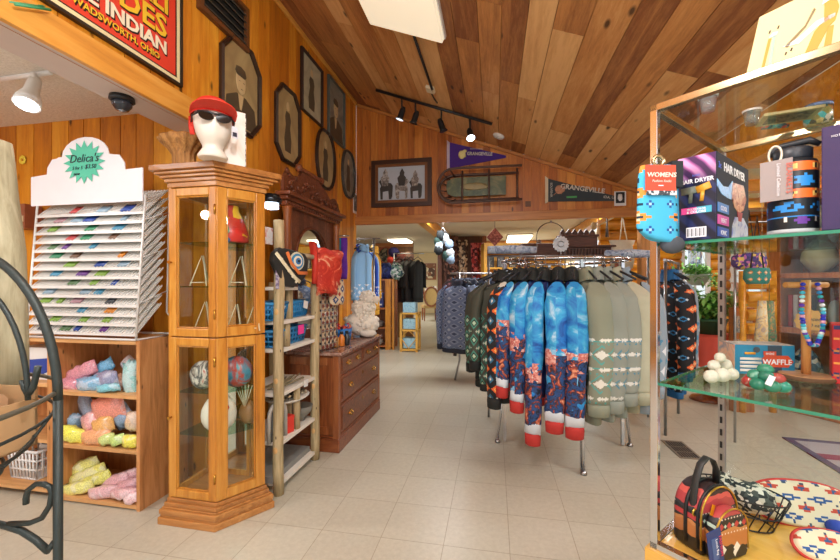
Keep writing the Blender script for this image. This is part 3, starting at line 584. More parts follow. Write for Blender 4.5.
# left bay: blue box, white basket
c=atY(36,365,1.83); r=thing('cardboard_box','white and blue box on the upper left bay of the fir shelving','box',(c.x,1.83,.66)); m=MB(); m.b2((-.14,0,0),(.10,.2,.19)); m.obj('carton',WHITE,r,bev=.003); m=MB(); m.prism([(-.12,.02),(-.12,.11),(.09,.13),(.09,.05),(.02,.02)],.002,Matrix.Translation((0,-.003,0))); m.obj('blue_band',plain('2a4aa0'),r)
def openbasket(name,label,cat,loc,rz,wt,wb,d,h,mat,nx=7,nz=3,group=None):
    r=thing(name,label,cat,loc,rz,group); m=MB(); t=.006
    def wall(p0,p1,q0,q1,n):
        p0,p1,q0,q1=map(Vector,(p0,p1,q0,q1))
        for k in range(n+1):
            f=k/n; m.tube([p0.lerp(p1,f),q0.lerp(q1,f)],t,4)
        for k in range(nz+1): f=k/nz; m.tube([p0.lerp(q0,f),p1.lerp(q1,f)],t*1.1,4)
    a=[(-wb/2,-d/2*wb/wt),(wb/2,-d/2*wb/wt),(wb/2,d/2*wb/wt),(-wb/2,d/2*wb/wt)]; b=[(-wt/2,-d/2),(wt/2,-d/2),(wt/2,d/2),(-wt/2,d/2)]
    for k in range(4):
        j=(k+1)%4; wall((*a[k],0.006),(*a[j],0.006),(*b[k],h),(*b[j],h),nx if k%2==0 else max(3,int(nx*d/wt)))
    m.obj('side_lattice',mat,r); m=MB(); m.b2((-wb/2,-d/2*wb/wt,0),(wb/2,d/2*wb/wt,.006)); m.obj('bottom',mat,r)
    m=MB(); m.tube([(x,y,h) for x,y in b],.010,6,closed=True); m.obj('rim',mat,r); return r
c=atY(32,460,1.87); openbasket('plastic_basket','white plastic lattice basket on the lowest left bay of the fir shelving','basket',(c.x,1.90,.06),0,.22,.19,.16,.17,WHITE,8,3)
c=atY(36,447,1.86); m=MB(); m.box((c.x+.03,1.90,.275),(.09,.01,.10),(rad(-12),0,0)); m.box((c.x+.03,1.893,.28),(.05,.004,.06),(rad(-12),0,0),1); tag(m.obj('shop_card',[WHITE,plain('3a4a60')]),'white card with a dark blue square in the white lattice basket','card')
# bead rack
rx0,rx1=-2.635,-1.89; ry=1.755; lean=.055
r=thing('bead_rack','tall white wire display rack of slanted trays of bead tubes on the fir shelving','display rack',((rx0+rx1)/2,ry,bh)); w2=(rx1-rx0)/2; NTR=14; P0=.028; PIT=.0515; wr=.0035
def lf(z): return lean*z/.75
for s_ in(-1,1):
    m=MB(); m.tube([(s_*w2,0,.004),(s_*w2,lf(.80),.80)],.006,6); m.obj('upright',WHITEM,r)
    m=MB(); m.tube([(s_*w2,.01,.006),(s_*w2,.27,.006),(s_*w2,.27,.06),(s_*w2,.20,.14),(s_*w2,.22,.86),(s_*w2,lf(.8),.80)],.005,6); m.obj('side_wire',WHITEM,r)
    for z_ in (.2,.45,.66): m=MB(); m.tube([(s_*w2,lf(z_),z_),(s_*w2,.212,z_+.07)],.003,5); m.obj('brace',WHITEM,r)
m=MB(); m.tube([(-w2,0,.006),(w2,0,.006)],.006,6); m.tube([(-w2,.27,.006),(w2,.27,.006)],.006,6); m.obj('base_wire',WHITEM,r)
trayw=plain('efece4',.5,var=.03)
TUBC=['6a3a8a','2c4a9a','4a90b0','3a8a60','8ab04a','d88a30','c04848','7a5a44','404448','b08890','90a8b8','5a7a50']; TN=['purple','dark blue','light blue','green','lime','orange','red','brown','black','mauve','pale grey blue','olive']
tm=[plain(c,.25,var=.25,sc=300) for c in TUBC]; rows=['top','second','third','fourth','fifth','sixth','seventh','eighth','ninth','tenth','eleventh','twelfth','thirteenth','lowest']
rr=random.Random(4)
for k in range(NTR):
    z=P0+PIT*k; y=lf(z)
    m=MB(); dy,dz=.17,.165
    m.quad([(-w2+.008,y+.006,z+.002),(w2-.008,y+.006,z+.002),(w2-.008,y+dy,z+dz),(-w2+.008,y+dy,z+dz)],1); m.quad([(-w2+.008,y+.006,z-.0),(w2-.008,y+.006,z-.0),(w2-.008,y+dy,z+dz-.002),(-w2+.008,y+dy,z+dz-.002)],1)
    m.b2((-w2,y-.002,z-.004),(w2,y+.003,z+.010))
    for q in range(34):
        x=-w2+.01+(2*w2-.02)*q/33; m.box((x,y+dy/2,z+dz/2+.006),(.003,math.hypot(dy,dz)*.98,.006),(math.atan2(dz,dy),0,0))
    m.obj('tray',[WHITEM,trayw],r)
    # runs of tubes
    nr=rr.choice([4,5,6]); used=[]
    for q in range(nr):
        x=rr.uniform(-w2+.06,w2-.14); c_=rr.randrange(12)
        if any(abs(x-u)<.085 for u in used): continue
        used.append(x)
        for i in range(rr.choice([2,3,4,4])):
            m=MB(); xx=x+i*.0175; a=Vector((xx,y+.010,z+.017)); b=Vector((xx,y+.055,z+.060)); m.mt=Matrix.Translation(((rx0+rx1)/2,ry,bh)); m.tube([a,b],.0075,6)
            tag(m.obj('bead_tube',tm[c_]),'%s bead tube lying in the %s tray of the white wire rack'%(TN[c_],rows[NTR-1-k]),'bead tube','%s bead tubes in the %s tray'%(TN[c_],rows[NTR-1-k]))
# header board
hx0,hx1=atY(28,199,1.79).x,atY(140,199,1.79).x; cx=(hx0+hx1)/2; hw=(hx1-hx0)/2
HZ0=.764; HZ1=HZ0+.20
poly=[(-hw,HZ0),(-hw,HZ1-.03),(-hw*.70,HZ1-.02),(-hw*.69,HZ1+.02),(-hw*.60,HZ1+.065),(-hw*.52,HZ1+.068),(-hw*.48,HZ1+.075)]
for k in range(11):
    a=PI-PI*k/10*1.0; poly.append((hw*.42*math.cos(a)+.0,HZ1+.075+.105*math.sin(a)))
poly+=[(hw*.52,HZ1+.068),(hw*.60,HZ1+.065),(hw*.69,HZ1+.02),(hw*.70,HZ1-.02),(hw,HZ1-.015),(hw,HZ0)]
m=MB(); m.prism([(x+cx-(rx0+rx1)/2,z) for x,z in poly],.006,Matrix.Translation((0,.05,0))); m.obj('header_board',plain('f2f0f4',.4,var=.03),r)
st=[]; 
for k in range(32):
    a=2*PI*k/32; q=.13 if k%2==0 else .088; st.append((q*math.cos(a)*1.12,q*math.sin(a)*.95))
s_=thing('starburst_sign','teal paper starburst price sign handwritten Delica\'s on the white rack header','sign',(cx,ry+.046,bh+HZ1+.035)); s_['label']="teal paper starburst sign handwritten Delica's on the white header board"
m=MB(); m.prism(st,.001,Matrix.Translation((0,-.001,0))); m.obj('paper',plain('5cc8a8',.7,var=.04),s_)
INK=plain('26303a',.6); text("Delica's",.065,INK,s_,(0,-.0025,.0),shear=.25); text("5 for 5",.026,INK,s_,(-.045,-.0025,-.04),shear=.2); text("$3.50",.034,INK,s_,(.045,-.0025,-.038),shear=.3); text("new",.024,INK,s_,(-.05,-.0025,-.072),shear=.2)
# things behind the rack at left: red book, hanging chain strip
c=atY(20,215,2.05); r=thing('red_storage_box','reddish brown box on the wall behind the left edge of the white rack','box',(c.x,2.03,c.z-.09)); m=MB(); m.b2((-.07,0,0),(.07,.1,.16)); m.obj('carton',plain('9a5a40',.5,var=.3),r); m=MB(); m.b2((-.06,-.003,.04),(.06,0,.08)); m.obj('band',plain('d8c8a0'),r)
# driftwood post
c=A(-10,395,1.06); r_=c; m=MB(); out=[]
prof=[(393,-62,22),(340,-60,22.5),(300,-60,22),(250,-60,19.5),(200,-60,11),(160,-60,6),(140,-60,3)]
for k,(py,pa,pb) in enumerate(prof):
    a=A(pa,py,1.06); b=A(pb,py,1.06); cc=(a+b)/2; hw_=(b-a).length/2; u=(b-a).normalized(); vv=Vector((0,0,1)).cross(u)
    out.append([cc+u*hw_*math.cos(t_)*(1+.03*math.sin(5*t_+k))+vv*.07*math.sin(t_) for t_ in [2*PI*j/24 for j in range(24)]])
m.rings(out); tag(m.obj('driftwood_post',DRIFT),'thick pale weathered wood post at the left edge standing in the iron basket','wooden post')
# iron basket stand
RV=Vector((cs,sn,0)); FV=Vector((-sn,cs,0)); z9=.95
P0_=A(58,400,z9); P0_.z=0; base=P0_
r=thing('iron_basket_stand','black wrought iron stand with an arched top, scrolls and wire basket at the left edge','stand',base,TH)
def L(px,py,z=z9):  # local coords of an image point at camera depth z
    return Matrix.Rotation(-TH,4,'Z')@(A(px,py,z)-base)
m=MB(); pr=.0098; m.tube([(0,0,0),(0,0,L(58,400).z)],pr,10); m.obj('post',IRON,r)
xc2=L(-138,400).x; m=MB(); m.tube([(xc2,0,0),(xc2,0,L(58,400).z)],pr,10); m.obj('post',IRON,r)
zc_=L(58,400).z; m=MB(); hw_=-xc2/2; hh_=151*z9/FPX
m.tube([(xc2/2+hw_*math.cos(PI*k/28),0,zc_+hh_*math.sin(PI*k/28)) for k in range(29)],pr,10); m.obj('arch',IRON,r)
m=MB(); hw3=68*z9/FPX; m.tube([(xc2/2+hw3*math.cos(PI*k/24),0,zc_+121*z9/FPX*math.sin(PI*k/24)) for k in range(25)],.006,8); m.obj('inner_arch',IRON,r)
m=MB(); m.tube([L(28,395),L(33,388),L(37,372),L(38,366)],.007,8); m.tube([L(28,395),L(24,388),L(22,380)],.006,6); m.obj('leaf_scroll',IRON,r)
sc_=[(30,523),(42,518),(50,505),(52,493),(50,487),(44,484),(36,484),(28,490),(26,498),(26,504)]
m=MB(); m.tube([L(*p) for p in [(8,524)]+sc_],.0065,8); m.obj('scroll',IRON,r)
m=MB(); m.tube([L(*p) for p in [(-10,522),(10,527),(22,531),(36,540),(48,551)]],.008,8); m.obj('brace',IRON,r)
m=MB(); m.tube([L(47,552),L(54,542)],.007,8); m.obj('clip',IRON,r)
bc=Matrix.Rotation(-TH,4,'Z')@(RV*-1.25+FV*.72-Vector((base.x,base.y,0))); bc.z=0
for i,(zz,rad_) in enumerate(((.962,.435),(.905,.425),(.84,.385),(.78,.33))):
    m=MB(); m.tube([(bc.x+rad_*math.cos(2*PI*k/48)*.96,bc.y+rad_*math.sin(2*PI*k/48),zz) for k in range(48)],.006 if i==0 else .0042,6,closed=True); m.obj('hoop',plain('6c6a5c',.5,.5) if i==0 else IRON,r)
for k in range(10):
    a=2*PI*k/10+.1; m=MB(); m.tube([(bc.x+rd*math.cos(a)*.96,bc.y+rd*math.sin(a),zz) for zz,rd in ((.962,.435),(.905,.427),(.84,.385),(.78,.33),(.76,.0))],.004,5); m.obj('rib',IRON,r)
# carton in basket with rolled goods
ct=thing('cardboard_carton','open brown cardboard carton of rolled goods inside the iron wire basket','carton',tuple(RV*-1.21+FV*.86+Vector((0,0,.815))),TH+rad(-8))
m=MB(); t=.006
for (a,b) in (((-.20,-.12,0),(.20,-.114,.075)),((-.20,.164,0),(.20,.17,.15)),((-.20,-.12,0),(-.194,.17,.13)),((.194,-.12,0),(.20,.17,.12)),((-.2,-.12,0),(.2,.17,.005))): m.b2(a,b)
m.obj('carton_walls',plain('b89468',.8,var=.1),ct)
m=MB(); m.box((.0,-.135,.085),(.38,.05,.004),(rad(30),0,0)); m.obj('flap',plain('c4a074',.8,var=.1),ct)
for i,(y_,z_,c_,lb) in enumerate([(.12,.13,'c8a078','tan paper roll at the back of the carton in the iron basket'),(.07,.125,'d0a884','second tan paper roll in the carton in the iron basket'),(.02,.115,'c09068','brown paper roll in the middle of the carton in the iron basket')]):
    m=MB(); m.mt=ct.matrix_basis if False else Matrix.Translation(ct.location)@Matrix.Rotation(TH+rad(-8),4,'Z'); m.tube([(-.17,y_,z_),(.0,y_,z_+.006),(.16,y_-.01,z_-.01)],.024,10); tag(m.obj('paper_roll',plain(c_,.7)),lb,'roll','rolls in the carton')
for i,(x_,c_,lb) in enumerate([(-.10,'8a5ac0','purple folded scarf in the carton in the iron basket'),(0,'e868b0','hot pink folded scarf in the carton in the iron basket'),(.09,'b8c0e8','pale lilac folded scarf in the carton in the iron basket')]):
    m=MB(); m.mt=Matrix.Translation(ct.location)@Matrix.Rotation(TH+rad(-8),4,'Z'); m.ball((x_,-.07,.085),(.055,.04,.035),14,0,.3,i); tag(m.obj('folded_scarf',blobs('scarf%d'%i,[c_,'f0e8f8',c_],14)),lb,'scarf','scarves in the carton')
# ================= CURIO CABINET =================
cb=[(-1.69,1.69),(-1.355,1.685),(-1.185,1.94),(-1.36,2.05),(-1.695,2.05)]
def inset(poly,d):
    c=Vector((sum(p[0] for p in poly)/len(poly),sum(p[1] for p in poly)/len(poly))); out=[]; n=len(poly)
    for i in range(n):
        p=Vector(poly[i]); a=(p-Vector(poly[i-1])).normalized(); b=(Vector(poly[(i+1)%n])-p).normalized(); na=Vector((-a.y,a.x)); nb=Vector((-b.y,b.x)); s=na+nb; s=s/max(.3,s.dot(na)); out.append(tuple(p+s*d))
    return out
body=inset(cb,.035)
ox,oy=-1.45,1.87
r=thing('curio_cabinet','tall honey oak curio cabinet with angled glass doors beside the white wire rack','cabinet',(ox,oy,0))
def slab(poly,z0,z1,mat,name,par=None,bev=.004):
    m=MB(); P=[(x-ox,y-oy) for x,y in poly]; m.rings([[(x,y,z0) for x,y in P],[(x,y,z1) for x,y in P]],sm=False); return m.obj(name,mat,par or r,bev)
OX=OAKX
m=MB()
for z0,z1,d in ((0,.035,0),(.035,.05,.008),(.05,.075,.004),(.075,.085,.014),(.085,.105,.02),(.105,.125,.03)):
    P=[(x-ox,y-oy) for x,y in inset(cb,d)]; m.rings([[(x,y,z0) for x,y in P],[(x,y,z1) for x,y in P]],sm=False)
m.obj('base_moulding',OX,r,.003)
m=MB()
for z0,z1,d in ((1.725,1.75,.03),(1.75,1.77,.02),(1.77,1.785,.005),(1.785,1.80,-.012),(1.80,1.83,-.028)):
    P=[(x-ox,y-oy) for x,y in inset(cb,d)]; m.rings([[(x,y,z0) for x,y in P],[(x,y,z1) for x,y in P]],sm=False)
m.obj('crown_moulding',OX,r,.003)
ZA,ZB=.125,1.725; ZM=.955
def panelframe(i,j,name,st=.042,split=True,door=False):
    a,b=Vector(body[i]),Vector(body[j]); d=(b-a); w_=d.length; an=math.atan2(d.y,d.x); mt=Matrix.Translation(((a.x+b.x)/2-ox,(a.y+b.y)/2-oy,0))@Matrix.Rotation(an,4,'Z')
    for (z0,z1) in ((ZA,ZM),(ZM,ZB)):
        m=MB(); m.mt=mt; m.frame(w_-.004,z1-z0-.006,st,.024,0,z0+.003,0); 
        m.frame(w_-.004-2*st,z1-z0-.006-2*st,.008,.012,0,z0+.003+st,.006); f=m.obj(name,OAK,r,.004)
        g=MB(); g.mt=mt; g.b2((-w_/2+st+.002,.011,z0+st+.005),(w_/2-st-.002,.014,z1-st-.005)); g.obj('glass_pane',GLASS,f)
        if door:
            h=MB(); h.mt=mt; h.tube([(-w_/2+.018,0,(z0+z1)/2+.0),(-w_/2+.018,-.012,(z0+z1)/2),(-w_/2+.018,-.02,(z0+z1)/2)],[.004,.005,.009],10); h.obj('door_knob',BRASS,f)
            for zz in (z0+.12,z1-.12): h=MB(); h.mt=mt; h.tube([(w_/2-.006,-.004,zz-.025),(w_/2-.006,-.004,zz+.025)],.005,8); h.obj('hinge',BRASS,f)
panelframe(0,1,'door',door=True); panelframe(1,2,'door',st=.05); panelframe(2,3,'side_frame',.03); 
# back panels and posts
for i,j in ((3,4),(4,0)):
    a,b=Vector(body[i]),Vector(body[j]); d=b-a; m=MB(); m.mt=Matrix.Translation(((a.x+b.x)/2-ox,(a.y+b.y)/2-oy,0))@Matrix.Rotation(math.atan2(d.y,d.x),4,'Z')
    if i==3:
        m.frame(d.length,ZB-ZA,.03,.015,0,ZA,0); f=m.obj('back_frame',OAK,r); g=MB(); g.mt=m.mt; g.b2((-d.length/2+.03,.006,ZA+.03),(d.length/2-.03,.01,ZB-.03)); g.obj('mirror_back',plain('e4ecec',.03,1,0),f)
    else:
        m.frame(d.length,ZB-ZA,.03,.015,0,ZA,0); f=m.obj('side_frame',OAK,r); g=MB(); g.mt=m.mt; g.b2((-d.length/2+.03,.006,ZA+.03),(d.length/2-.03,.01,ZB-.03)); g.obj('glass_pane',GLASS,f)
slab(inset(body,.02),ZM-.012,ZM+.012,OX,'middle_deck')
inn=inset(body,.03)
shz=(1.44,1.21,.66,.44)
for z in shz: slab(inn,z,z+.006,[glass('d4f0e6',0,'shelf_glass')],'glass_shelf',bev=0)
# contents
def painted(name,cols,sc=9): return speck(name,cols,sc,.35)
o=MB(); o.mt=Matrix.Translation((-1.40,1.86,1.447)); o.lathe([(.085,0),(.095,.01),(.09,.06),(.07,.13),(.045,.17),(.042,.20)],n=24)
tag(o.obj('painted_gourd',painted('red_painted',['c03028','d83c30','c03028','e8b830','b82c28','3a6aa0','c03028','4a8a48','c83028','f0e0c0'],16)),'red painted gourd with blue and yellow shapes on the highest glass shelf of the cabinet','gourd')
def easel(x,y,z,s,label):
    r=thing('plate_easel',label,'plate stand',(x,y,z),0,'small wire easels in the curio cabinet'); 
    for k in (-1,1): m=MB(); m.tube([(k*.05*s,-.03*s,.003),(k*.005,0,.16*s),(k*.0,.05*s,.003)],.0035,5); m.obj('leg',CREAM,r)
    m=MB(); m.tube([(-.03*s,-.05*s,.02*s),(-.03*s,-.02*s,.02*s),(.03*s,-.02*s,.02*s),(.03*s,-.05*s,.02*s)],.003,5); m.obj('ledge',CREAM,r)
easel(-1.52,1.80,1.216,1,'empty cream plate easel on the middle glass shelf behind the left door'); easel(-1.34,1.87,1.216,1,'empty cream plate easel on the middle glass shelf behind the right door')
easel(-1.50,1.80,.972,1,'empty cream plate easel on the wooden deck behind the left door'); easel(-1.36,1.86,.972,.9,'left of two cream plate easels on the deck behind the right door'); easel(-1.29,1.92,.972,.9,'right of two cream plate easels on the deck behind the right door')
def gourd(name,loc,r3,mats,label,mask=True,rz=0):
    g=thing(name,label,'gourd',loc,rz); m=MB(); m.ball((0,0,r3[2]),r3,20,0,.05); m.obj('shell',mats,g); return g
g=gourd('painted_gourd',(-1.53,1.82,.667),(.07,.06,.075),blobs('gw',['e8e0d0','f0e8dc','303438','e8e0d0','c85038','e8e0d0'],9,.3),'white painted gourd with black and red marks on the upper lower-case shelf')
g=gourd('painted_gourd',(-1.375,1.885,.667),(.085,.065,.085),blobs('gt',['2a6a88','3a90a8','c84838','4aa8b8','282c34'],7,.3),'teal painted gourd with a dark top on the upper lower-case shelf')
g=gourd('painted_gourd',(-1.42,1.80,.447),(.085,.05,.10),plain('ece4d4',.3),'white oval gourd painted with a red flower on the lowest glass shelf',rz=rad(38)); 
for k in range(6): m=MB(); m.ball((.01+.022*math.cos(k*PI/3),-.05,.14+.022*math.sin(k*PI/3)),(.016,.006,.016),8); m.obj('petal',RED,g)
m=MB(); m.tube([(.01,-.05,.11),(-.01,-.052,.05)],.004,5); m.tube([(-.0,-.052,.08),(.03,-.05,.1)],.006,5); m.obj('stem',plain('3a7a40'),g)
g=gourd('painted_gourd',(-1.35,1.945,.447),(.05,.045,.065),plain('a87848',.4,var=.25),'brown gourd with thin sticks on the lowest glass shelf')
for k in range(6): m=MB(); m.tube([(0,-.03,.10),(-.05+.022*k,-.05,.23)],.003,4); m.obj('stick',CREAM,g)
# mannequin head, cap, sunglasses
hc=A(213,158,1.86); hz=1.83
MX=hc.x; MY=hc.y
r=thing('mannequin_head','white mannequin head on top of the honey oak curio cabinet','mannequin head',(MX,MY,hz),rad(43))
m=MB(); out=[]
#           z   a(x) b(y) cy
for z,a,b,cy in ((0,.062,.06,.01),(.012,.066,.064,.01),(.03,.056,.056,.012),(.048,.044,.048,.015),(.062,.046,.055,.008),(.078,.056,.07,-.004),(.10,.068,.084,-.006),(.125,.076,.092,0),(.155,.082,.1,.004),(.185,.084,.104,.008),(.215,.078,.1,.01),(.24,.06,.08,.012),(.255,.03,.04,.012)):
    ring=[]
    for k in range(28):
        t_=2*PI*k/28; x,y=a*math.cos(t_),b*math.sin(t_)
        if y<0: 
            q=max(0,1-abs(x)/.02)
            if .10<z<.17: y-=.022*q*(1 if z<.15 else .5)
            if .07<z<.1: y-=.008*max(0,1-abs(x)/.03)
            for ex in(-.032,.032): y+=.012*max(0,1-math.hypot(x-ex,(z-.165)*1.2)/.03)
        ring.append((x,y+cy,z))
    out.append(ring)
m.rings(out); m.obj('head_form',plain('f0e8da',.5,var=.02),r)
c=thing('baseball_cap','bright red flat brimmed cap on the white mannequin head','cap',(MX,MY,hz+.192),rad(43))
m=MB(); out=[]
for k in range(9):
    a=PI/2*k/8; q=math.cos(a)**.7 if k<8 else .02; out.append([(.095*q*math.cos(t_),.012+.115*q*math.sin(t_),.098*math.sin(a)-.0) for t_ in [2*PI*j/28 for j in range(28)]])
m.rings(out,caps=False); m.obj('crown',plain('e23424',.7),c)
m=MB(); top=[]; 
for j in range(15):
    t_=PI+PI*j/14; top.append((.094*math.cos(t_),.012+.113*math.sin(t_)))
outr=[(.10*math.cos(PI+PI*j/14),.0+.0-.185*abs(math.sin(PI+PI*j/14))**.6-.0) for j in range(15)]
for j in range(14):
    for dz in (0,): 
        a,b=top[j],top[j+1]; e,f=outr[j+1],outr[j]; lift=lambda p: .012+.10*max(0,(-p[1]-.10))
        P=[(a[0],a[1],.012),(b[0],b[1],.012),(e[0],e[1],lift(e)),(f[0],f[1],lift(f))]
        m.quad(P); m.quad([(x,y,z-.004) for x,y,z in P]); m.quad([P[3],P[2],(P[2][0],P[2][1],P[2][2]-.004),(P[3][0],P[3][1],P[3][2]-.004)])
m.obj('brim',plain('e8402c',.6),c)
m=MB(); m.tube([(.06,.07,.0),(.08,.085,-.05),(.085,.07,-.085)],[.014,.012,.010],8,flat=.4); m.obj('ear_flap',plain('d83424',.7),c); m=MB(); m.tube([(-.085,.03,.0),(-.088,.03,-.05),(-.085,.02,-.085)],[.016,.013,.010],8,flat=.4); m.obj('ear_flap',plain('d83424',.7),c)
g=thing('sunglasses','black sunglasses with reflective lenses worn by the mannequin head','sunglasses',(MX,MY,hz+.160),rad(43))
for k in(-1,1):
    m=MB(); P=[(k*.035+.029*math.cos(t_)*(1.1),.021*math.sin(t_)*(1 if math.sin(t_)<0 else .8)) for t_ in [2*PI*j/16 for j in range(16)]]; m.prism(P,.004,Matrix.Translation((0,-.108,0))@Matrix.Rotation(rad(k*-8),4,'Z')); m.obj('lens',plain('101214',.05,.2),g)
    m=MB(); m.tube([(k*.068,-.10,.01),(k*.088,-.05,.012),(k*.09,.03,.008)],.004,6); m.obj('temple',BLACK,g)
m=MB(); m.tube([(-.07,-.104,.014),(-.03,-.113,.018),(0,-.115,.013),(.03,-.113,.018),(.07,-.104,.014)],.005,6); m.obj('browline',BLACK,g)
m=MB(); m.box((.085,-.085,-.045),(.03,.003,.055),(0,0,rad(20))); m.box((.085,-.0868,-.055),(.02,.002,.02),(0,0,rad(20)),1); m.obj('price_tag',[plain('dcdce4'),plain('333344')],g)
# carved basket behind and white box
c=A(184,158,2.02); r=thing('woven_basket','brown ribbed basket with a flared fluted rim on the cabinet behind the mannequin','basket',(c.x,c.y,1.83))
m=MB(); out=[]
for z,q in ((0,.055),(.02,.05),(.07,.052),(.10,.07),(.13,.10),(.155,.115),(.165,.10),(.13,.05)):
    out.append([(q*(1+.07*math.cos(12*t_))*math.cos(t_)*1.15,q*(1+.07*math.cos(12*t_))*math.sin(t_)*.8,z) for t_ in [2*PI*j/72 for j in range(72)]])
m.rings(out); m.obj('ribbed_body',wood('basket_brown','7a5024','b07c40','d0a05c',2,5,.7,.2),r)
c=A(242,161,2.0); r=thing('white_box','tall white box with a grey speckled spine on the cabinet right of the mannequin','box',(c.x,c.y,1.83),rad(52))
m=MB(); m.b2((-.145,-.022,0),(.01,.022,.275)); m.obj('carton',blobs('peachwhite',['f0e8e0','f4efe8','e8b890'],3,.4),r,bev=.002); m=MB(); m.b2((.010,-.022,.001),(.013,.022,.274)); m.obj('spine',speck('spk',['d8d8d0','484848','a8a8a0','e8e8e0','707068'],150,.5),r)
# spare little card behind
# ================= TWIG SHELF =================
tx=-1.235; ty0,ty1=2.065,2.53; txb=-1.56
r=thing('pole_shelf','rustic shelf rack with peeled aspen pole posts and white boards beside the curio cabinet','shelf rack',((tx+txb)/2,(ty0+ty1)/2,0)); ox2,oy2=(tx+txb)/2,(ty0+ty1)/2
def pole(x,y,z0,z1,q,sd):
    m=MB(); pts=[]; rs=[]
    for k in range(13):
        f=k/12; pts.append((x-ox2+.010*noise.noise(Vector((sd,f*3,0))),y-oy2+.010*noise.noise(Vector((sd,f*3,5))),z0+(z1-z0)*f)); rs.append(q*(1+.12*noise.noise(Vector((sd,f*6,9)))))
    m.tube(pts,rs,12); p=m.obj('post',BARK,r)
    for f in (.18,.42,.7):
        m=MB(); k=pts[int(f*12)]; m.ball((k[0]+.0,k[1]-q*.82,k[2]),(.014,.010,.022),10); m.obj('knot',plain('d0a468',.6),p)
pole(tx,ty0,0,1.60,.030,1); pole(tx,ty1,0,1.24,.031,2); pole(txb,ty0,0,1.60,.028,3); pole(txb,ty1,0,1.24,.028,4)
m=MB(); wb=plain('e4ddd0',.6,var=.08)
for z,nm in ((1.0,'shelf'),(.835,'shelf'),(.575,'shelf'),(.29,'shelf'),(.055,'shelf')):
    m=MB(); m.b2((txb-ox2+.02,ty0-oy2,z-.012),(tx-ox2+.012,ty1-oy2,z+.010)); m.obj('shelf',wb,r,.002)
m=MB(); m.b2((txb-ox2+.02,ty0-oy2,1.19),(tx-ox2+.02,ty0-oy2+.19,1.21)); m.obj('shelf',wb,r,.002)
m=MB(); m.tube([(0.17,-.05,.60),(.17,-.05,.83)],.024,10) if False else m.tube([(.15,-.0,.30),(.15,0,.565)],.022,10); m.obj('short_post',BARK,r)
m=MB(); m.tube([(.14,-.11,.84),(.14,-.11,.99)],.024,10); m.obj('short_post',BARK,r)
m=MB(); m.tube([(.13,-.06,1.0),(.13,-.06,1.19)],.024,10); m.obj('short_post',BARK,r)
BB=plain('2a86c0',.4)
def nb(x,y,z,label,w_=.22): return openbasket('plastic_basket',label,'basket',(x,y,z),PI/2,w_,w_*.88,.2,.10,BB,9,3,'blue plastic baskets on the pole shelf')
nb(-1.36,2.36,1.012,'blue plastic basket with a paper tag on the highest white board, farther from the cabinet',.24); nb(-1.36,2.12,1.012,'blue plastic basket on the highest white board nearest the curio cabinet',.18); nb(-1.36,2.26,.847,'long blue plastic basket with a hot pink tag one board below the others',.38)
def cloth(x,y,z,s,mat,label,name='folded_cloth',cat='cloth',sd=0,group=None): m=MB(); m.ball((x,y,z),s,16,0,.35,sd); return tag(m.obj(name,mat),label,cat,group)
cloth(-1.36,2.36,1.075,(.08,.09,.05),plain('1a5a98',.8,var=.4,sc=30),'dark blue folded cloth inside the tagged blue basket',sd=4); cloth(-1.36,2.12,1.075,(.07,.06,.05),plain('3c7ab0',.8,var=.4,sc=30),'mid blue folded cloth inside the basket nearest the cabinet',sd=5)
cloth(-1.36,2.26,.91,(.07,.15,.045),plain('2a6a9a',.8,var=.4,sc=30),'blue grey folded cloth inside the long blue basket',sd=6)
def cardtag(loc,rz,w_,h_,mat,label,tilt=0): m=MB(); m.mt=Matrix.Translation(loc)@Matrix.Rotation(rz,4,'Z')@Matrix.Rotation(tilt,4,'Y'); m.b2((-w_/2,-.0015,-h_/2),(w_/2,.0015,h_/2)); return tag(m.obj('price_tag',mat),label,'tag')
cardtag((-1.238,2.40,1.09),PI/2,.055,.05,WHITE,'white paper tag on the front of the tagged blue basket',.2); cardtag((-1.245,2.35,.93),PI/2,.075,.06,plain('e83a98',.6),'hot pink paper tag on the long blue basket'); cardtag((-1.215,2.36,.575),PI/2,.05,.045,WHITE,'white paper tag hanging below the driftwood board',.1)
p=(-1.235,2.10,1.08); r2=thing('star_ornament','pale star shaped ornament hung on the front of the near blue basket','ornament',p,PI/2); m=MB(); m.prism([((.05 if k%2==0 else .022)*math.cos(PI/2+k*PI/5),(.05 if k%2==0 else .022)*math.sin(PI/2+k*PI/5)) for k in range(10)],.006); m.obj('star',plain('c8d8e0'),r2)
# items on lower boards
m=MB(); 
for k in range(14): a=Vector((-1.33+R.uniform(-.08,.08),2.10+R.uniform(0,.1),.592+.004*k%.02)); m.tube([a,a+Vector((R.uniform(-.03,.05),.22,R.uniform(0,.02)))],.005,5)
tag(m.obj('twig_bundle',plain('8a7c5c',.8,var=.3)),'bundle of dry twigs lying on the third white board','twigs')
r3=thing('driftwood_tray','shallow tray of pale driftwood chips on the short middle board','tray',(-1.33,2.33,.475),0); m=MB(); m.rings([[(q*.12*math.cos(t_),q*.15*math.sin(t_),z) for t_ in [2*PI*j/20 for j in range(20)]] for z,q in ((0,.85),(.014,1.05),(.022,1.1),(.012,.9))]); m.obj('tray_board',wb,r3)
m=MB(); 
for k in range(40): m.box((R.uniform(-.08,.08),R.uniform(-.1,.1),.028+R.uniform(0,.02)),(.035,.012,.008),(R.random(),R.random(),R.random()*3))
o=m.obj('chips',speck('chips',['6a5a48','a8987c','c8bca0','483c30'],40,.8),r3); o['kind']='stuff'
m=MB(); m.mt=Matrix.Translation((-1.33,2.33,.30)); m.tube([(0,0,.0),(0,0,.175)],.028,12); tag(m.obj('log_stump',BARK),'short bark covered log holding up the driftwood tray','log')
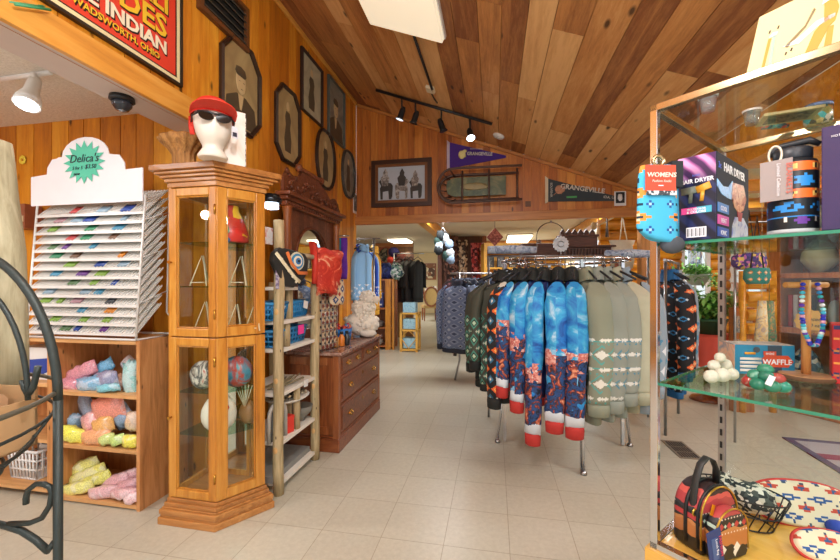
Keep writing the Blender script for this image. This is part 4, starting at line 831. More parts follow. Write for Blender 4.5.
r3=thing('arched_mirror','small grey arched frame leaning on the second lowest board near the cabinet','frame',(-1.27,2.11,.30),rad(80)); m=MB(); P=[(-.07,0),(-.07,.15)]+[(-.07*math.cos(PI*k/8),.15+.07*math.sin(PI*k/8)) for k in range(1,9)]+[(.07,0)]; m.tube([(x,0,z) for x,z in P],.012,6); m.obj('arch_frame',plain('b0aca4',.4),r3); m=MB(); m.prism(P,.004); m.obj('panel',plain('8c9090',.15,.6),r3)
r3=thing('red_tin','small red tin box on the second lowest board','tin',(-1.27,2.22,.30),rad(75)); m=MB(); m.b2((-.035,-.025,0),(.035,.025,.10)); m.obj('tin_body',RED,r3,.004); m=MB(); m.b2((-.037,-.027,.085),(.037,.027,.105)); m.obj('lid',RED,r3,.003)
r3=thing('carved_bowl','grey stone bowl on the second lowest board by the far pole','bowl',(-1.30,2.44,.30)); m=MB(); m.lathe([(.03,0),(.035,.02),(.075,.06),(.085,.10),(.078,.10),(.06,.06),(.001,.03)],n=24); m.obj('bowl_body',plain('7c7a70',.7,var=.25),r3)
m=MB(); m.mt=Matrix.Translation((-1.24,2.08,.325)); m.ball((0,0,0),(.02,.02,.025),10); m.ball((0,0,.03),(.014,.014,.014),8); tag(m.obj('small_figurine',speck('fig',['e8e0b0','d04838','5a8a48','e8d8c8'],60)),'tiny multicoloured figurine in front of the arched frame','figurine')
m=MB(); m.b2((-1.54,2.05,.0651),(-1.26,2.5,.10)); tag(m.obj('slate_slab',plain('8a8a86',.5,var=.2,bump=.2)),'grey slab lying on the lowest board of the pole shelf','slab')
m=MB(); m.ball((-1.30,2.12,.0),(0.001,.001,.001),6) if False else None
# mask / painted ladle on the shelf top
r3=thing('painted_mask','painted wooden mask with swirling blue eye and black beak hung on the near aspen pole','mask',(-1.215,2.12,1.315),rad(72))
m=MB(); P=[(-.12,.09),(-.08,.125),(0,.12),(.12,.10),(.15,.06),(.14,-.02),(.10,-.07),(.03,-.11),(-.04,-.10),(-.09,-.03),(-.13,.04)]; m.prism(P,.035,Matrix.Translation((0,-.03,0))); m.obj('face',plain('2a2a28',.3),r3,.008)
for q,c_,z0 in ((.056,'e0d8b8',-.034),(.046,'3a88b8',-.038),(.032,'e8e0c8',-.042),(.02,'3a78b0',-.046),(.008,'1a1a1a',-.05)): m=MB(); m.mt=Matrix.Translation((.05,0,.05)); m.lathe([(q,0),(.001,.001)],n=20); m.b.transform(Matrix.Identity(4)) if hasattr(m.b,'transform') else None; m.b.free(); m=MB(); m.tube([(.05,z0+.006,.05),(.05,z0,.05)],q,20); m.obj('eye_ring',plain(c_,.4),r3)
m=MB(); m.tube([(-.11,-.035,.09),(-.04,-.036,.02),(.03,-.036,-.05),(.07,-.036,-.075)],.012,6,flat=.4); m.obj('painted_stripe',plain('e8deb8',.5),r3)
m=MB(); m.tube([(-.03,-.036,.10),(.0,-.036,.04),(.06,-.036,-.02),(.13,-.036,-.02)],.012,6,flat=.4); m.obj('painted_stripe',plain('e07838',.5),r3)
for k in range(5): m=MB(); m.box((-.075+.028*k,-.040,.055-.032*k),(.018,.006,.012),(0,rad(-50),0)); m.obj('tooth',plain('ece4c8',.5),r3)
r3=thing('carved_stick','pale carved wooden stick lying across the top behind the painted mask','carving',(-1.30,2.17,1.42),rad(70)); m=MB(); m.tube([(-.02,0,.0),(.1,0,.0),(.28,0,-.01)],[.018,.014,.016],8); m.obj('stick_body',plain('cfc0a0',.6),r3)
m=MB(); m.b2((-1.30,2.03,1.46),(-1.295,2.10,1.56)); tag(m.obj('wall_notice',blobs('notice',['f0ece8','f0ece8','d86048'],20)),'white and red notice behind the curio cabinet on the near pole','notice')
m=MB(); m.mt=Matrix.Translation((-1.215,2.045,1.25))@Matrix.Rotation(rad(75),4,'Z'); m.b2((-.03,0,-.05),(.03,.004,.06)); tag(m.obj('hang_card',blobs('hc',['4a4468','786c90','e8e4ec'],16)),'purple hang card below the painted mask','card')
# red bag hung on the far pole
r3=thing('gift_bag','red and cream patterned fabric bag hanging from the top of the far aspen pole','bag',(-1.16,2.585,1.165),rad(66)); r3.scale=(1.15,1.1,1.05)
m=MB(); out=[]
for k in range(8):
    f=k/7; w_=.085+.035*f-.01*math.sin(f*9); out.append([(w_*math.cos(t_)+.02*(f-.5),.035*(.7+.3*f)*math.sin(t_)*(1+.25*math.cos(6*t_+k)),.28*f*1.0+.02*math.sin(t_*2)) for t_ in [2*PI*j/20 for j in range(20)]])
m.rings(out); m.obj('bag_body',blobs('redcream',['ecc8a0','c83424','b82818','d84c34','e8b890','c02c1c'],9,.6),r3); m=MB(); m.tube([(-.08,0,.26),(-.12,0,.33),(-.10,0,.18),(-.11,0,.06)],[.02,.025,.02,.015],8); m.obj('bag_tie',plain('d03828',.6),r3)
# wire grid display with cards
r3=thing('wire_grid_stand','slim wire grid stand of patterned cards beside the far aspen pole on the dresser','display stand',(-1.20,2.70,.735),rad(80))
m=MB()
for k in range(5): m.tube([(-.10+.05*k,0,.0),(-.10+.05*k,0,.42)],.0025,5)
for k in range(9): m.tube([(-.10,0,.0+.05*k),(.10,0,.0+.05*k)],.0025,5)
m.obj('grid',STEEL,r3)
m=MB(); m.b2((-.095,.006,.02),(.095,.03,.40)); m.obj('cards',geo('woven_cards','c8b090',[(.05,.06,0,0,.02,'7a3428'),(.05,.06,.025,.03,.014,'28282c'),(.1,.06,0,0,.006,'5a6a90')],'Object'),r3)
r3=thing('patterned_pouch','cream pouch with blue and red motifs hanging beside the red bag','pouch',(-1.16,2.74,1.07),rad(75)); m=MB(); m.rings([[(w_*math.cos(t_),.025*math.sin(t_),z) for t_ in [2*PI*j/16 for j in range(16)]] for z,w_ in ((0,.07),(.03,.085),(.15,.085),(.19,.07))]); m.obj('pouch_body',geo('pouchpat','dcc4a0',[(.08,.08,0,0,.03,'3c4c7c'),(.08,.08,.04,.04,.018,'a84030'),(.08,.08,.0,0,.012,'e8dcc0')],'Object'),r3)
m=MB(); m.tube([(-.05,0,.18),(0,0,.27),(.05,0,.18)],.004,5); m.obj('strap',plain('8a6a4c'),r3)
# ================= DRESSER =================
dx0,dx1,dy0,dy1,dh=-1.58,-1.10,2.64,3.665,.73
r=thing('dresser','antique walnut dresser with marble top and brass drawer pulls','dresser',((dx0+dx1)/2,(dy0+dy1)/2,0),PI/2)
# local: x -> world Y, -y -> world +X (front)
W=dy1-dy0; D=dx1-dx0
m=MB(); m.b2((-W/2+.02,-D/2+.02,.10),(W/2-.02,D/2,dh-.025)); m.obj('body',WALZ,r)
for s_ in(-1,1):
    m=MB(); m.b2((s_*(W/2-.02)-.022,-D/2+.005,.10),(s_*(W/2-.02)+.022,-D/2+.05,dh-.025)); m.obj('corner_post',WALZ,r,.004)
    m=MB(); m.frame(D-.06,dh-.16,.06,.012,0,.12,0); 
    m.b.transform if False else None
    bmesh.ops.transform(m.b,matrix=Matrix.Translation((s_*(W/2-.02),.01,0))@Matrix.Rotation(s_*PI/2,4,'Z')@Matrix.Translation((0,-.008,0)),verts=m.b.verts); m.obj('side_frame',WALZ,r,.003)
m=MB(); m.b2((-W/2,-D/2,.0),(W/2,D/2,.10)); m.obj('plinth',WAL,r,.006); m=MB(); m.b2((-W/2+.008,-D/2+.008,.10),(W/2-.008,D/2,.118)); m.obj('plinth_moulding',WAL,r,.006)
mar=blobs('brown_marble',['5a3a30','8a6252','a88474','c8b0a0'],9,.15,dist=3); m=MB(); m.b2((-W/2-.015,-D/2-.02,dh-.025),(W/2+.015,D/2,dh)); m.obj('marble_top',mar,r,.006)
def drawer(x0,x1,z0,z1,pulls,key=False):
    m=MB(); y=-D/2+.006; m.b2((x0,y,z0),(x1,y+.03,z1)); m.b2((x0+.018,y-.006,z0+.018),(x1-.018,y,z1-.018)); d=m.obj('drawer',WAL,r,.005)
    for px_ in pulls:
        zc2=(z0+z1)/2; m=MB(); P=[(-.045,0),(-.03,.014),(-.018,.010),(0,.024),(.018,.010),(.03,.014),(.045,0),(.03,-.014),(.012,-.012),(0,-.026),(-.012,-.012),(-.03,-.014)]; m.prism([(px_+a,zc2+b) for a,b in P],.003,Matrix.Translation((0,y-.0095,0))); m.tube([(px_-.026,y-.010,zc2+.002),(px_-.024,y-.022,zc2-.012),(px_,y-.026,zc2-.018),(px_+.024,y-.022,zc2-.012),(px_+.026,y-.010,zc2+.002)],.0035,6); m.obj('pull',BRASS,d)
    if key: m=MB(); m.prism([(a*.012,(z0+z1)/2+.03+b*.016) for a,b in ((0,1),(.8,.4),(.6,-.8),(0,-1.2),(-.6,-.8),(-.8,.4))],.002,Matrix.Translation((0,y-.008,0))); m.obj('keyhole_plate',BRASS,d)
e=W/2-.046
drawer(-e,-.008,.565,.695,(-e*.72,-e*.28)); drawer(.008,e,.565,.695,(e*.28,e*.72)); drawer(-e,e,.355,.545,(-e*.62,e*.62),True); drawer(-e,e,.13,.335,(-e*.62,e*.62),True)
# mirror with carved crown
mx=-1.56; my=(2.59+3.60)/2; r=thing('carved_mirror','tall carved walnut mirror with arched glass and scrolled crown standing on the dresser','mirror',(mx,my,dh),PI/2)
W=1.01; z1=1.905-dh; wz=.96
arch=[(-.29,.12),(-.29,.72)]+[(-.29*math.cos(PI*k/16),.72+.25*math.sin(PI*k/16)) for k in range(1,16)]+[(.29,.72),(.29,.12)]
m=MB(); y=-.03
# frame built as strips from the outer rectangle to the arch
def outer(p):
    x,z=p
    return (x,z1-.10) if z>.72 else ((-.44 if x<0 else .44),z)
n=len(arch)
for i in range(n-1):
    a,b=arch[i],arch[i+1]; oa=outer(a) if a[1]>.72 or i>1 else (-.44,a[1]); ob=outer(b)
    if abs(a[0])>=.289 and abs(b[0])<.289: m.quad([(a[0],y,a[1]),(b[0],y,b[1]),(b[0],y,z1-.10),(-.44 if a[0]<0 else .44,y,z1-.1)]); m.quad([(a[0],y,a[1]),(-.44,y,z1-.1),(-.44,y,a[1]),(a[0],y,a[1]-.001)])
    elif abs(b[0])>=.289 and abs(a[0])<.289: m.quad([(a[0],y,a[1]),(b[0],y,b[1]),(.44,y,z1-.1),(a[0],y,z1-.1)]); m.quad([(b[0],y,b[1]),(.44,y,b[1]),(.44,y,z1-.1),(b[0],y,b[1]+.001)])
    elif abs(a[0])>=.289: s_=-1 if a[0]<0 else 1; m.quad([(a[0],y,a[1]),(s_*.44,y,a[1]),(s_*.44,y,b[1]),(b[0],y,b[1])])
    else: m.quad([(a[0],y,a[1]),(b[0],y,b[1]),(b[0],y,z1-.1),(a[0],y,z1-.1)])
    m.quad([(a[0],y,a[1]),(b[0],y,b[1]),(b[0],0,b[1]),(a[0],0,a[1])])
m.b2((-.44,y,0),(.44,0,.12)); m.b2((-.44,y+.002,.1),(-.41,0,z1-.1)); m.b2((.41,y+.002,.1),(.44,0,z1-.1)); m.obj('arched_frame',CARV,r)
m=MB(); m.tube([(x,y-.004,z) for x,z in arch],.012,6); m.obj('arch_bead',CARV,r)
m=MB(); m.b2((-.40,-.012,.06),(.40,-.008,z1-.08)); m.obj('mirror_glass',plain('dfe6e6',.03,1,0),r)
m=MB(); m.b2((-.44,-.006,0),(.44,.0,z1)); m.obj('back_board',WAL,r)
for s_ in (-1,1):
    m=MB(); m.lathe([(.03,0),(.035,.04),(.028,.08),(.034,.4),(.026,.5),(.034,.55),(.03,1.0),(.036,1.04),(.036,1.08)],(s_*.455,-.05,0),12); m.obj('column',WALZ,r)
m=MB(); m.b2((-.50,-.07,z1-.10),(.50,0,z1-.06)); m.b2((-.52,-.09,z1-.06),(.52,0,z1-.03)); m.b2((-.54,-.12,z1-.03),(.54,0,z1)); m.obj('cornice',WAL,r,.006)
for k in range(24): m=MB(); m.box((-.47+.041*k,-.075,z1-.075),(.018,.012,.022)); m.obj('dentil',CARV,r)
m=MB(); P=[(-.52,0),(-.52,.10),(-.46,.17),(-.36,.14),(-.28,.17),(-.22,.23),(.02,.22),(.2,.16),(.3,.10),(.4,.14),(.48,.10),(.52,0)]; m.prism([(x,z1+z) for x,z in P],.025,Matrix.Translation((0,-.06,0)))
for k in range(60):
    x=-.48+.96*(k/59); zt=.03+.12*abs(noise.noise(Vector((k*.9,0,0))))+.03; m.ball((x,-.065,z1+.02+R.random()*max(.03,(.14 if x<.1 else .06))),(.026*R.uniform(.5,1.1),.014,.02*R.uniform(.5,1.2)),8,0,.4,k)
m.obj('carved_crest',CARV,r)
m=MB(); m.mt=Matrix.Translation((-.08,-.02,z1+.235)); m.tube([(-.19,-.03,0),(.19,-.03,0)],.02,10); m.b2((-.19,-.05,-.02),(.19,.0,.0)); m.obj('crest_roll',WAL,r)
for s_ in (-1,1): m=MB(); m.ball((-.08+s_*.2,-.05,z1+.235),(.03,.03,.035),12); m.obj('finial',CARV,r)
# lamp with light at left of mirror crown: chrome cap light
p=atX(271,200,-1.25); r=thing('wall_lamp','small chrome shaded lamp shining beside the curio cabinet crown','lamp',(p.x,p.y,p.z)); m=MB(); m.lathe([(.045,.03),(.06,0),(.055,-.02)],n=20); m.obj('shade',plain('30343a',.2,.7),r); m=MB(); m.b2((-.025,-.03,-.05),(.03,.03,-.015)); m.obj('bulb',emit('dcecff',6),r); m=MB(); m.tube([(0,0,.02),(-.1,.02,.05),(-.43,.05,.05)],.006,6); m.obj('arm',BLACK,r)
# items on the dresser
def bottle(x,y,c_,lb): 
    r=thing('small_bottle',lb,'bottle',(x,y,.7305),0,'bottles on the dresser'); m=MB(); m.lathe([(.022,0),(.024,.01),(.024,.07),(.012,.09),(.012,.10)],n=14); m.obj('bottle_body',plain(c_,.2),r); m=MB(); m.lathe([(.014,.095),(.014,.115),(.001,.116)],n=12); m.obj('cap',BLACK,r)
bottle(-1.20,2.93,'d88030','orange bottle with black cap on the dresser near the grid stand'); bottle(-1.18,2.99,'303030','black bottle on the dresser beside the orange one'); bottle(-1.22,2.86,'c89050','tan bottle with black cap on the dresser in front of the wire grid')
r=thing('fabric_basket','blue fabric basket with red fringe on the dresser before the white sheep','basket',(-1.28,3.15,.7305)); m=MB(); m.rings([[(q*math.cos(t_)*.75,q*math.sin(t_)*1.4,z) for t_ in [2*PI*j/20 for j in range(20)]] for z,q in ((0,.075),(.06,.085),(.12,.095),(.115,.08),(.04,.06))]); m.obj('basket_body',geo('bb','2a78c0',[(.05,.05,0,0,.02,'1a4a88')],'Object'),r)
m=MB()
for k in range(26): a=R.random()*6.28; q=R.uniform(.02,.08); m.ball((q*math.cos(a)*.75,q*math.sin(a)*1.3,.125+R.uniform(-.01,.02)),(.016,.016,.014),7)
m.obj('red_trim',speck('rt',['c83028','d84838','e88860','3878b8'],40),r)
# sheep
r=thing('plush_sheep','fluffy cream white plush sheep sitting at the far end of the dresser','plush toy',(-1.235,3.50,.7305),rad(20))
def woolly(name,blobs_,mat,n=150,q=.022):
    m=MB()
    for c_,s_ in blobs_:
        c_=Vector(c_); m.ball(c_,s_,16,0,.15)
        for k in range(n):
            v=Vector((R.gauss(0,1),R.gauss(0,1),R.gauss(0,1))).normalized(); m.ball(c_+Vector((v.x*s_[0],v.y*s_[1],v.z*s_[2])),q*R.uniform(.6,1.1),6)
    return m.obj(name,mat,r)
WOOL=plain('efe6d6',.95,var=.12,sc=40,bump=.4)
woolly('wool_body',[((0,0,.12),(.16,.12,.11)),((.02,0,.26),(.10,.09,.09))],WOOL,90); woolly('head',[((.06,-.02,.37),(.07,.07,.065))],WOOL,50,.016)
m=MB(); m.ball((.13,-.05,.35),(.045,.035,.035),12); m.obj('muzzle',plain('e8d8c4',.8),r)
for s_ in (-1,1): m=MB(); m.ball((.05+.02*s_,.05*s_-.02,.41),(.02,.045,.016),10); m.obj('ear',WOOL,r); m=MB(); m.ball((.06,.09*s_,.04),(.08,.035,.035),12,0,.2); m.obj('leg',WOOL,r); m=MB(); m.ball((.115,-.02+.045*s_,.385),(.007,.007,.007),8); m.obj('eye',BLACK,r)
# ================= GARMENTS =================
def dist_pt(px,py,z): return A(px,py,z)
def jacket(name,label,cat,mb,ms,mc,loc,rz,L=.85,SLN=.9,wd=.21,th=.055,group=None,collar=True,sr=.058,hood=False,mcol=None):
    """origin = hook on the rail; x across the shoulders"""
    r=thing(name,label,cat,loc,rz,group); sd=R.random()*99; m=MB(); out=[]; N=15
    zt=-.115
    for k in range(N):
        f=k/(N-1); z=zt-L*f
        if f<.14: q=f/.14; a=.05+(wd-.05)*(q**.6); b=th*(.55+.45*q)
        else: a=wd*(1.0+.06*math.sin(f*3)+.03*noise.noise(Vector((sd,f*3,1)))); b=th*(1+.25*f)
        zz=lambda c: z+ (0 if f>.14 else -.035*abs(c)*(1-f/.14))
        ring=[]
        for j in range(36):
            t_=2*PI*j/36; fold=1+ (.10+.22*f)*noise.noise(Vector((math.cos(t_)*2.6+sd,math.sin(t_)*1.3,f*1.1)))*(1 if abs(math.sin(t_))>.2 else .3)+.06*f*math.cos(t_*7+sd)
            ring.append((a*math.copysign(abs(math.cos(t_))**.8,math.cos(t_)),b*math.sin(t_)*fold,zz(math.cos(t_))))
        out.append(ring)
    m.rings(out,vl=[L*k/(N-1) for k in range(N)]); bd=m.obj('body',mb,r)
    m=MB(); m.rings([[((wd*.99+dx)*math.copysign(abs(math.cos(t_))**.8,math.cos(t_)),(th*1.26+dx)*math.sin(t_),zt-L+dz) for t_ in [2*PI*j/28 for j in range(28)]] for dx,dz in ((0,.005),(.004,-.01),(.003,-.05),(-.006,-.056))]); m.obj('hem_band',mc,bd)
    for s_ in (-1,1):
        pts=[(s_*(wd-.035),0,zt-.05),(s_*(wd+.01),0,zt-.10),(s_*(wd+.035),0,zt-.22),(s_*(wd+.045),.006*s_,zt-.40),(s_*(wd+.04),0,zt-.60),(s_*(wd+.035),-.008,zt-SLN+.05)]; 
        # resample
        P=[]; 
        for i in range(len(pts)-1):
            for q in range(4): f=q/4; P.append(Vector(pts[i]).lerp(Vector(pts[i+1]),f))
        P.append(Vector(pts[-1])); n=len(P)
        rs=[sr*(.62+.52*min(1,k/6)-.26*(k/(n-1)))*(1+.07*noise.noise(Vector((sd+s_*7,k*.7,2)))) for k in range(n)]; rs[0]*=.75
        m=MB(); out=[]
        for k,p in enumerate(P):
            q=k/(n-1); out.append([(p.x+rs[k]*.72*math.cos(t_)*(1+.1*noise.noise(Vector((math.cos(t_)*2+sd,math.sin(t_)*2,k*.35)))),p.y+rs[k]*1.08*math.sin(t_)*(1+.16*noise.noise(Vector((math.cos(t_)*2+sd,math.sin(t_)*2,k*.4+5)))),p.z+ (.018*math.cos(t_)*s_*-1 if k<5 else 0)) for t_ in [2*PI*j/18 for j in range(18)]])
        vl=[0]
        for k in range(1,n): vl.append(vl[-1]+(P[k]-P[k-1]).length)
        m.rings(out,vl=vl); sl_=m.obj('sleeve',ms,r)
        e=P[-1]; m=MB(); q=rs[-1]; m.rings([[(e.x+a*.8*math.cos(t_),e.y+a*1.05*math.sin(t_),e.z+dz) for t_ in [2*PI*j/18 for j in range(18)]] for a,dz in ((q*.98,.004),(q*1.02,-.02),(q*.96,-.068),(q*.7,-.074))]); m.obj('cuff',mc,sl_)
    if collar:
        m=MB(); m.rings([[(a*math.cos(t_),b*math.sin(t_),z+(.012*math.cos(t_*2))) for t_ in [2*PI*j/20 for j in range(20)]] for z,a,b in ((zt-.03,.085,.05),(zt+.02,.075,.048),(zt+.055,.07,.045),(zt+.05,.058,.035),(zt+.0,.055,.03))],caps=False); m.obj('collar',mcol or mc,r)
    if hood:
        m=MB(); m.ball((-.02,.06,zt-.06),(.11,.05,.12),16,0,.2,3); m.obj('hood',mcol or mb,r)
    return r
HNG=plain('26262a',.35)
def hanger(loc,rz,label,group,ref=[None]):
    if ref[0] is None:
        r=thing('clothes_hanger',label,'clothes hanger',loc,rz,group)
        m=MB(); m.tube([(.0,0,-.075),(0,0,-.045)]+[(.020*math.cos(t_),0,-.018+.022*math.sin(t_)) for t_ in [rad(a) for a in (-90,-45,0,45,90,135,175)]],.0028,6); m.obj('hook',STEEL,r)
        m=MB(); m.tube([(-.19,0,-.155),(-.10,0,-.115),(0,0,-.075),(.10,0,-.115),(.19,0,-.155)],.008,6,flat=.7); m.obj('shoulder_arm',HNG,r); ref[0]=r; return r
    o=dup(ref[0],loc,rz,label); o['group']=group; return o
# fabric materials (UV: v = metres down the garment)
def blue_story(name,off,e=.86,dark=False):
    t=NT(name); c=t.n('ShaderNodeTexCoord'); mp=t.n('ShaderNodeMapping'); mp.inputs['Location'].default_value=(off,off,0); t.l(c.outputs['UV'],mp.inputs[0]); sp=t.n('ShaderNodeSeparateXYZ'); t.l(c.outputs['UV'],sp.inputs[0]); V=sp.outputs[1]; U=sp.outputs[0]
    n=t.noise(mp.outputs[0],7,4,.6,.8); sky=t.ramp(n.outputs[0],[(.28,'123a90'),(.42,'1c78c8'),(.56,'3cacdc'),(.72,'d8ecf8')])
    n2=t.noise(mp.outputs[0],17,3,.6,1.2); fig=t.ramp(n2.outputs[0],[(.34,'0e1a2e'),(.45,'24508c'),(.52,'241e2c'),(.60,'b04a38'),(.70,'e8a078')])
    f=t.math('MULTIPLY',t.math('GREATER_THAN',V,e-.38),t.math('LESS_THAN',V,e-.0)); edge=t.noise(mp.outputs[0],9,2); f=t.math('MULTIPLY',f,t.math('GREATER_THAN',edge.outputs[0],.38)); c1=t.mix(f,sky,fig)
    n3=t.noise(mp.outputs[0],30,3); dr=t.ramp(n3.outputs[0],[(.4,'e8b0a0'),(.55,'c8504a'),(.62,'f0e0d0')]); g=t.math('MULTIPLY',t.math('GREATER_THAN',V,e-.42),t.math('LESS_THAN',V,e-.30)); e2=t.noise(mp.outputs[0],12,2); g=t.math('MULTIPLY',g,t.math('GREATER_THAN',e2.outputs[0],.5)); c1=t.mix(g,c1,dr)
    h=t.math('GREATER_THAN',t.math('ADD',V,t.math('MULTIPLY',n.outputs[0],.08)),e+.0); c1=t.mix(h,c1,lin('dfe8f0')); t.base(c1); return t.set(.6)
BLN=[.77,.84,1.02,.92,.94]; BS=[blue_story('blue_sky_print%d'%i,i*3.7+.9,BLN[i]-.10) for i in range(5)]; BB_=[blobs('deep_sky_body%d'%i,['101a3c','1c3c88','281c50','2c70b8','14142c'],5+i,.7,'UV') for i in range(3)]
REDC=plain('b8322c',.8); BLK=plain('20221f',.8,var=.2); OLIVE=plain('4a493b',.85,var=.15)
DG=geo('dark_green_woven',lambda t:t.mix(t.math('GREATER_THAN',[s for s in [t.n('ShaderNodeSeparateXYZ')]][0].outputs[1],0),lin('34362a'),lin('34362a')),[],bands=None) if False else geo('dark_green_woven','46473a',[(.11,.12,0,0,.044,'4c9480',1,(.26,2)),(.11,.12,0,0,.030,'2c3028',1,(.26,2)),(.11,.12,0,0,.018,'b8d4b4',1,(.26,2)),(.11,.12,.055,.06,.036,'3c7464',1,(.26,2)),(.11,.12,.055,.06,.016,'dce0c4',1,(.26,2)),(.055,.12,0,.06,.008,'c0ccb8',1,(.26,2))])
OB=geo('orange_black_woven','1e1e22',[(.12,.13,0,0,.052,'e8682a',1.6),(.12,.13,0,0,.030,'f0c060',1.6),(.12,.13,0,0,.014,'c83020',1.6),(.12,.13,.06,.065,.03,'3c7898'),(.06,.13,.03,.065,.012,'e8e0d0')])
BOB=geo('blue_black_orange_woven','15161c',[(.14,.15,0,0,.05,'e86a30',1.8),(.14,.15,0,0,.026,'f4c088',1.8),(.14,.15,0,0,.011,'b82c20',1.8),(.14,.15,.07,.075,.045,'2c80b8',2),(.14,.15,.07,.075,.026,'15161c',2),(.07,.15,0,.075,.010,'d8e0e8')])
def sage(name,base,c1,c2):
    return geo(name,base,[(.16,.17,0,.0,.070,c1,1.2,(.33,2)),(.16,.17,0,0,.056,base,1.2,(.33,2)),(.16,.17,0,0,.042,c2,1.5,(.33,2)),(.16,.17,0,0,.014,base,1.5,(.33,2)),(.08,.085,.04,.042,.014,c2,1,(.33,2)),(.16,.17,.08,0,.03,c2,2.2,(.33,2)),(.08,.17,.02,.085,.026,c2,2.4,(.33,2)),(.04,.17,.0,.06,.008,c1,1,(.33,2))],bands=[(.345,.353,c1),(.50,.508,c1),(.59,.598,c1),(.72,.728,c1)])
SG=sage('sage_woven','8a907c','5aa8a0','e4e4d8'); SG2=sage('sage_grey_woven','8e958a','4a88a0','dcdcd4'); CRM=geo('cream_teal_woven','b8b8a0',[(.13,.14,0,0,.05,'5a9484',1,(-1,.22)),(.13,.14,0,0,.03,'d8d8c4',1,(-1,.22)),(.13,.14,.06,.07,.025,'3c7468',1,(-1,.22))]); GB=geo('grey_blue_woven','8c9ca8',[(.10,.12,0,0,.034,'d8dce0',1,(.35,2)),(.10,.12,.05,.06,.024,'4c88a8',1,(.35,2))])
BGY=geo('slate_blue_woven','6c7c9c',[(.09,.10,0,0,.036,'8c9cb8'),(.09,.10,0,0,.02,'3c4a68'),(.09,.10,.045,.05,.022,'a8b4c8'),(.18,.10,.0,.05,.012,'2c3448')])
# round rack
RC=Vector((.52,3.12,0)); RR=.455; RH=1.40
r=thing('round_clothing_rack','round chrome clothing rack full of patterned jackets in the middle of the shop','clothes rack',tuple(RC))
for zz,q in ((RH,.011),(RH-.075,.008)): m=MB(); m.tube([((RR if zz==RH else RR-.03)*math.cos(2*PI*k/48),(RR if zz==RH else RR-.03)*math.sin(2*PI*k/48),zz) for k in range(48)],q,8,closed=True); m.obj('ring_rail',CHROME,r)
for f in ((497.5,442),(583.7,474.5),(630,446)): 
    p=fl(*f)-RC; p.z=0; d=p.normalized(); m=MB(); m.box((d.x*.44,d.y*.44,(RH)/2),(.022,.022,RH-.02),(0,0,math.atan2(d.y,d.x))); m.tube([(d.x*.44,d.y*.44,.5),(p.x,p.y,.02)],.010,8); m.obj('leg',CHROME,r); m=MB(); m.lathe([(.022,0),(.022,.012),(.008,.03)],(p.x,p.y,0),12); m.obj('foot',STEEL,r)
p=-(fl(583.7,474.5)-RC); p.z=0; d=p.normalized(); m=MB(); m.box((d.x*.44,d.y*.44,RH/2),(.022,.022,RH-.02),(0,0,math.atan2(d.y,d.x))); m.tube([(d.x*.44,d.y*.44,.5),(p.x,p.y,.02)],.010,8); m.obj('leg',CHROME,r)
camv=Vector((RC.x*cs+RC.y*sn,-RC.x*sn+RC.y*cs)) # right, forward
def ang_for(px,Rq=.71):
    best=None
    for k in range(-900,901):
        a=rad(k/10); x=camv.x+Rq*math.sin(a); z=camv.y-Rq*math.cos(a); e=abs(420+FPX*x/z-px)
        if best is None or e<best[0]: best=(e,a)
    return best[1]
def on_rack(a,Rq=None):
    """a measured from the direction towards the camera, positive to the right"""
    d=(Vector((cs,sn,0))*math.sin(a)-Vector((-sn,cs,0))*math.cos(a)); return RC+d*RR+Vector((0,0,RH)),math.atan2(d.y,d.x)
GJ='jackets on the round chrome rack'; GH='hangers on the round chrome rack'
spec=[ # px of the outer sleeve, materials, label, L, SLN
 (474,DG,DG,BLK,'dark olive jacket with green woven pattern, leftmost on the round rack',.78,.66,{}),
 (486,OLIVE,OB,BLK,'dark olive jacket with orange patterned sleeve beside the leftmost jacket',.80,.86,{}),
 (503,BB_[0],BS[0],REDC,'blue sky print jacket with red cuff farthest left, its sleeve ending highest',0.70,0.77,{'mcol':BLK,'sr':.05}),
 (518,BB_[1],BS[1],REDC,'blue sky print jacket with red cuff, second from the left of the blue ones',0.74,0.84,{'mcol':BLK,'sr':.052}),
 (534,BB_[2],BS[2],REDC,'blue sky print jacket whose red cuff hangs lowest, in the middle of the blue ones',0.76,1.02,{'mcol':BLK,'sr':.052}),
 (556,BB_[0],BS[3],REDC,'blue sky print jacket with red cuff, fourth of the blue ones, next to the last',0.78,0.92,{'mcol':BLK,'sr':.058}),
 (576,BB_[1],BS[4],REDC,'blue sky print jacket with red cuff next to the sage green jackets',0.78,0.94,{'mcol':BLK,'sr':.058}),
 (600,SG,SG,SG,'sage green jacket with white and teal woven bands right beside the blue jackets',.84,.80,{'sr':.068,'mcol':plain('8a8c74',.8)}),
 (616,SG2,SG2,SG2,'grey sage jacket with woven bands, second of the green ones',.82,.78,{}),
 (630,SG,SG2,SG2,'grey sage jacket third of the green ones near the cream one',.80,.74,{}),
 (644,CRM,plain('b4b49c',.8),plain('a8a890',.8),'cream jacket with teal pattern on its yoke at the right of the round rack',.78,.74,{'sr':.07}),
 (657,GB,GB,GB,'grey blue jacket with white woven motifs seen behind the chrome case post',.80,.72,{}),
]
HL=['black hanger of the leftmost dark olive jacket','black hanger of the orange sleeved jacket','black hanger of the first blue sky print jacket','black hanger of the second blue sky print jacket','black hanger of the blue jacket whose cuff hangs lowest','black hanger of the fourth blue sky print jacket','black hanger of the blue jacket beside the green ones','black hanger of the first sage green jacket','black hanger of the second sage jacket','black hanger of the third sage jacket','black hanger of the cream yoked jacket','black hanger of the jacket behind the chrome post']
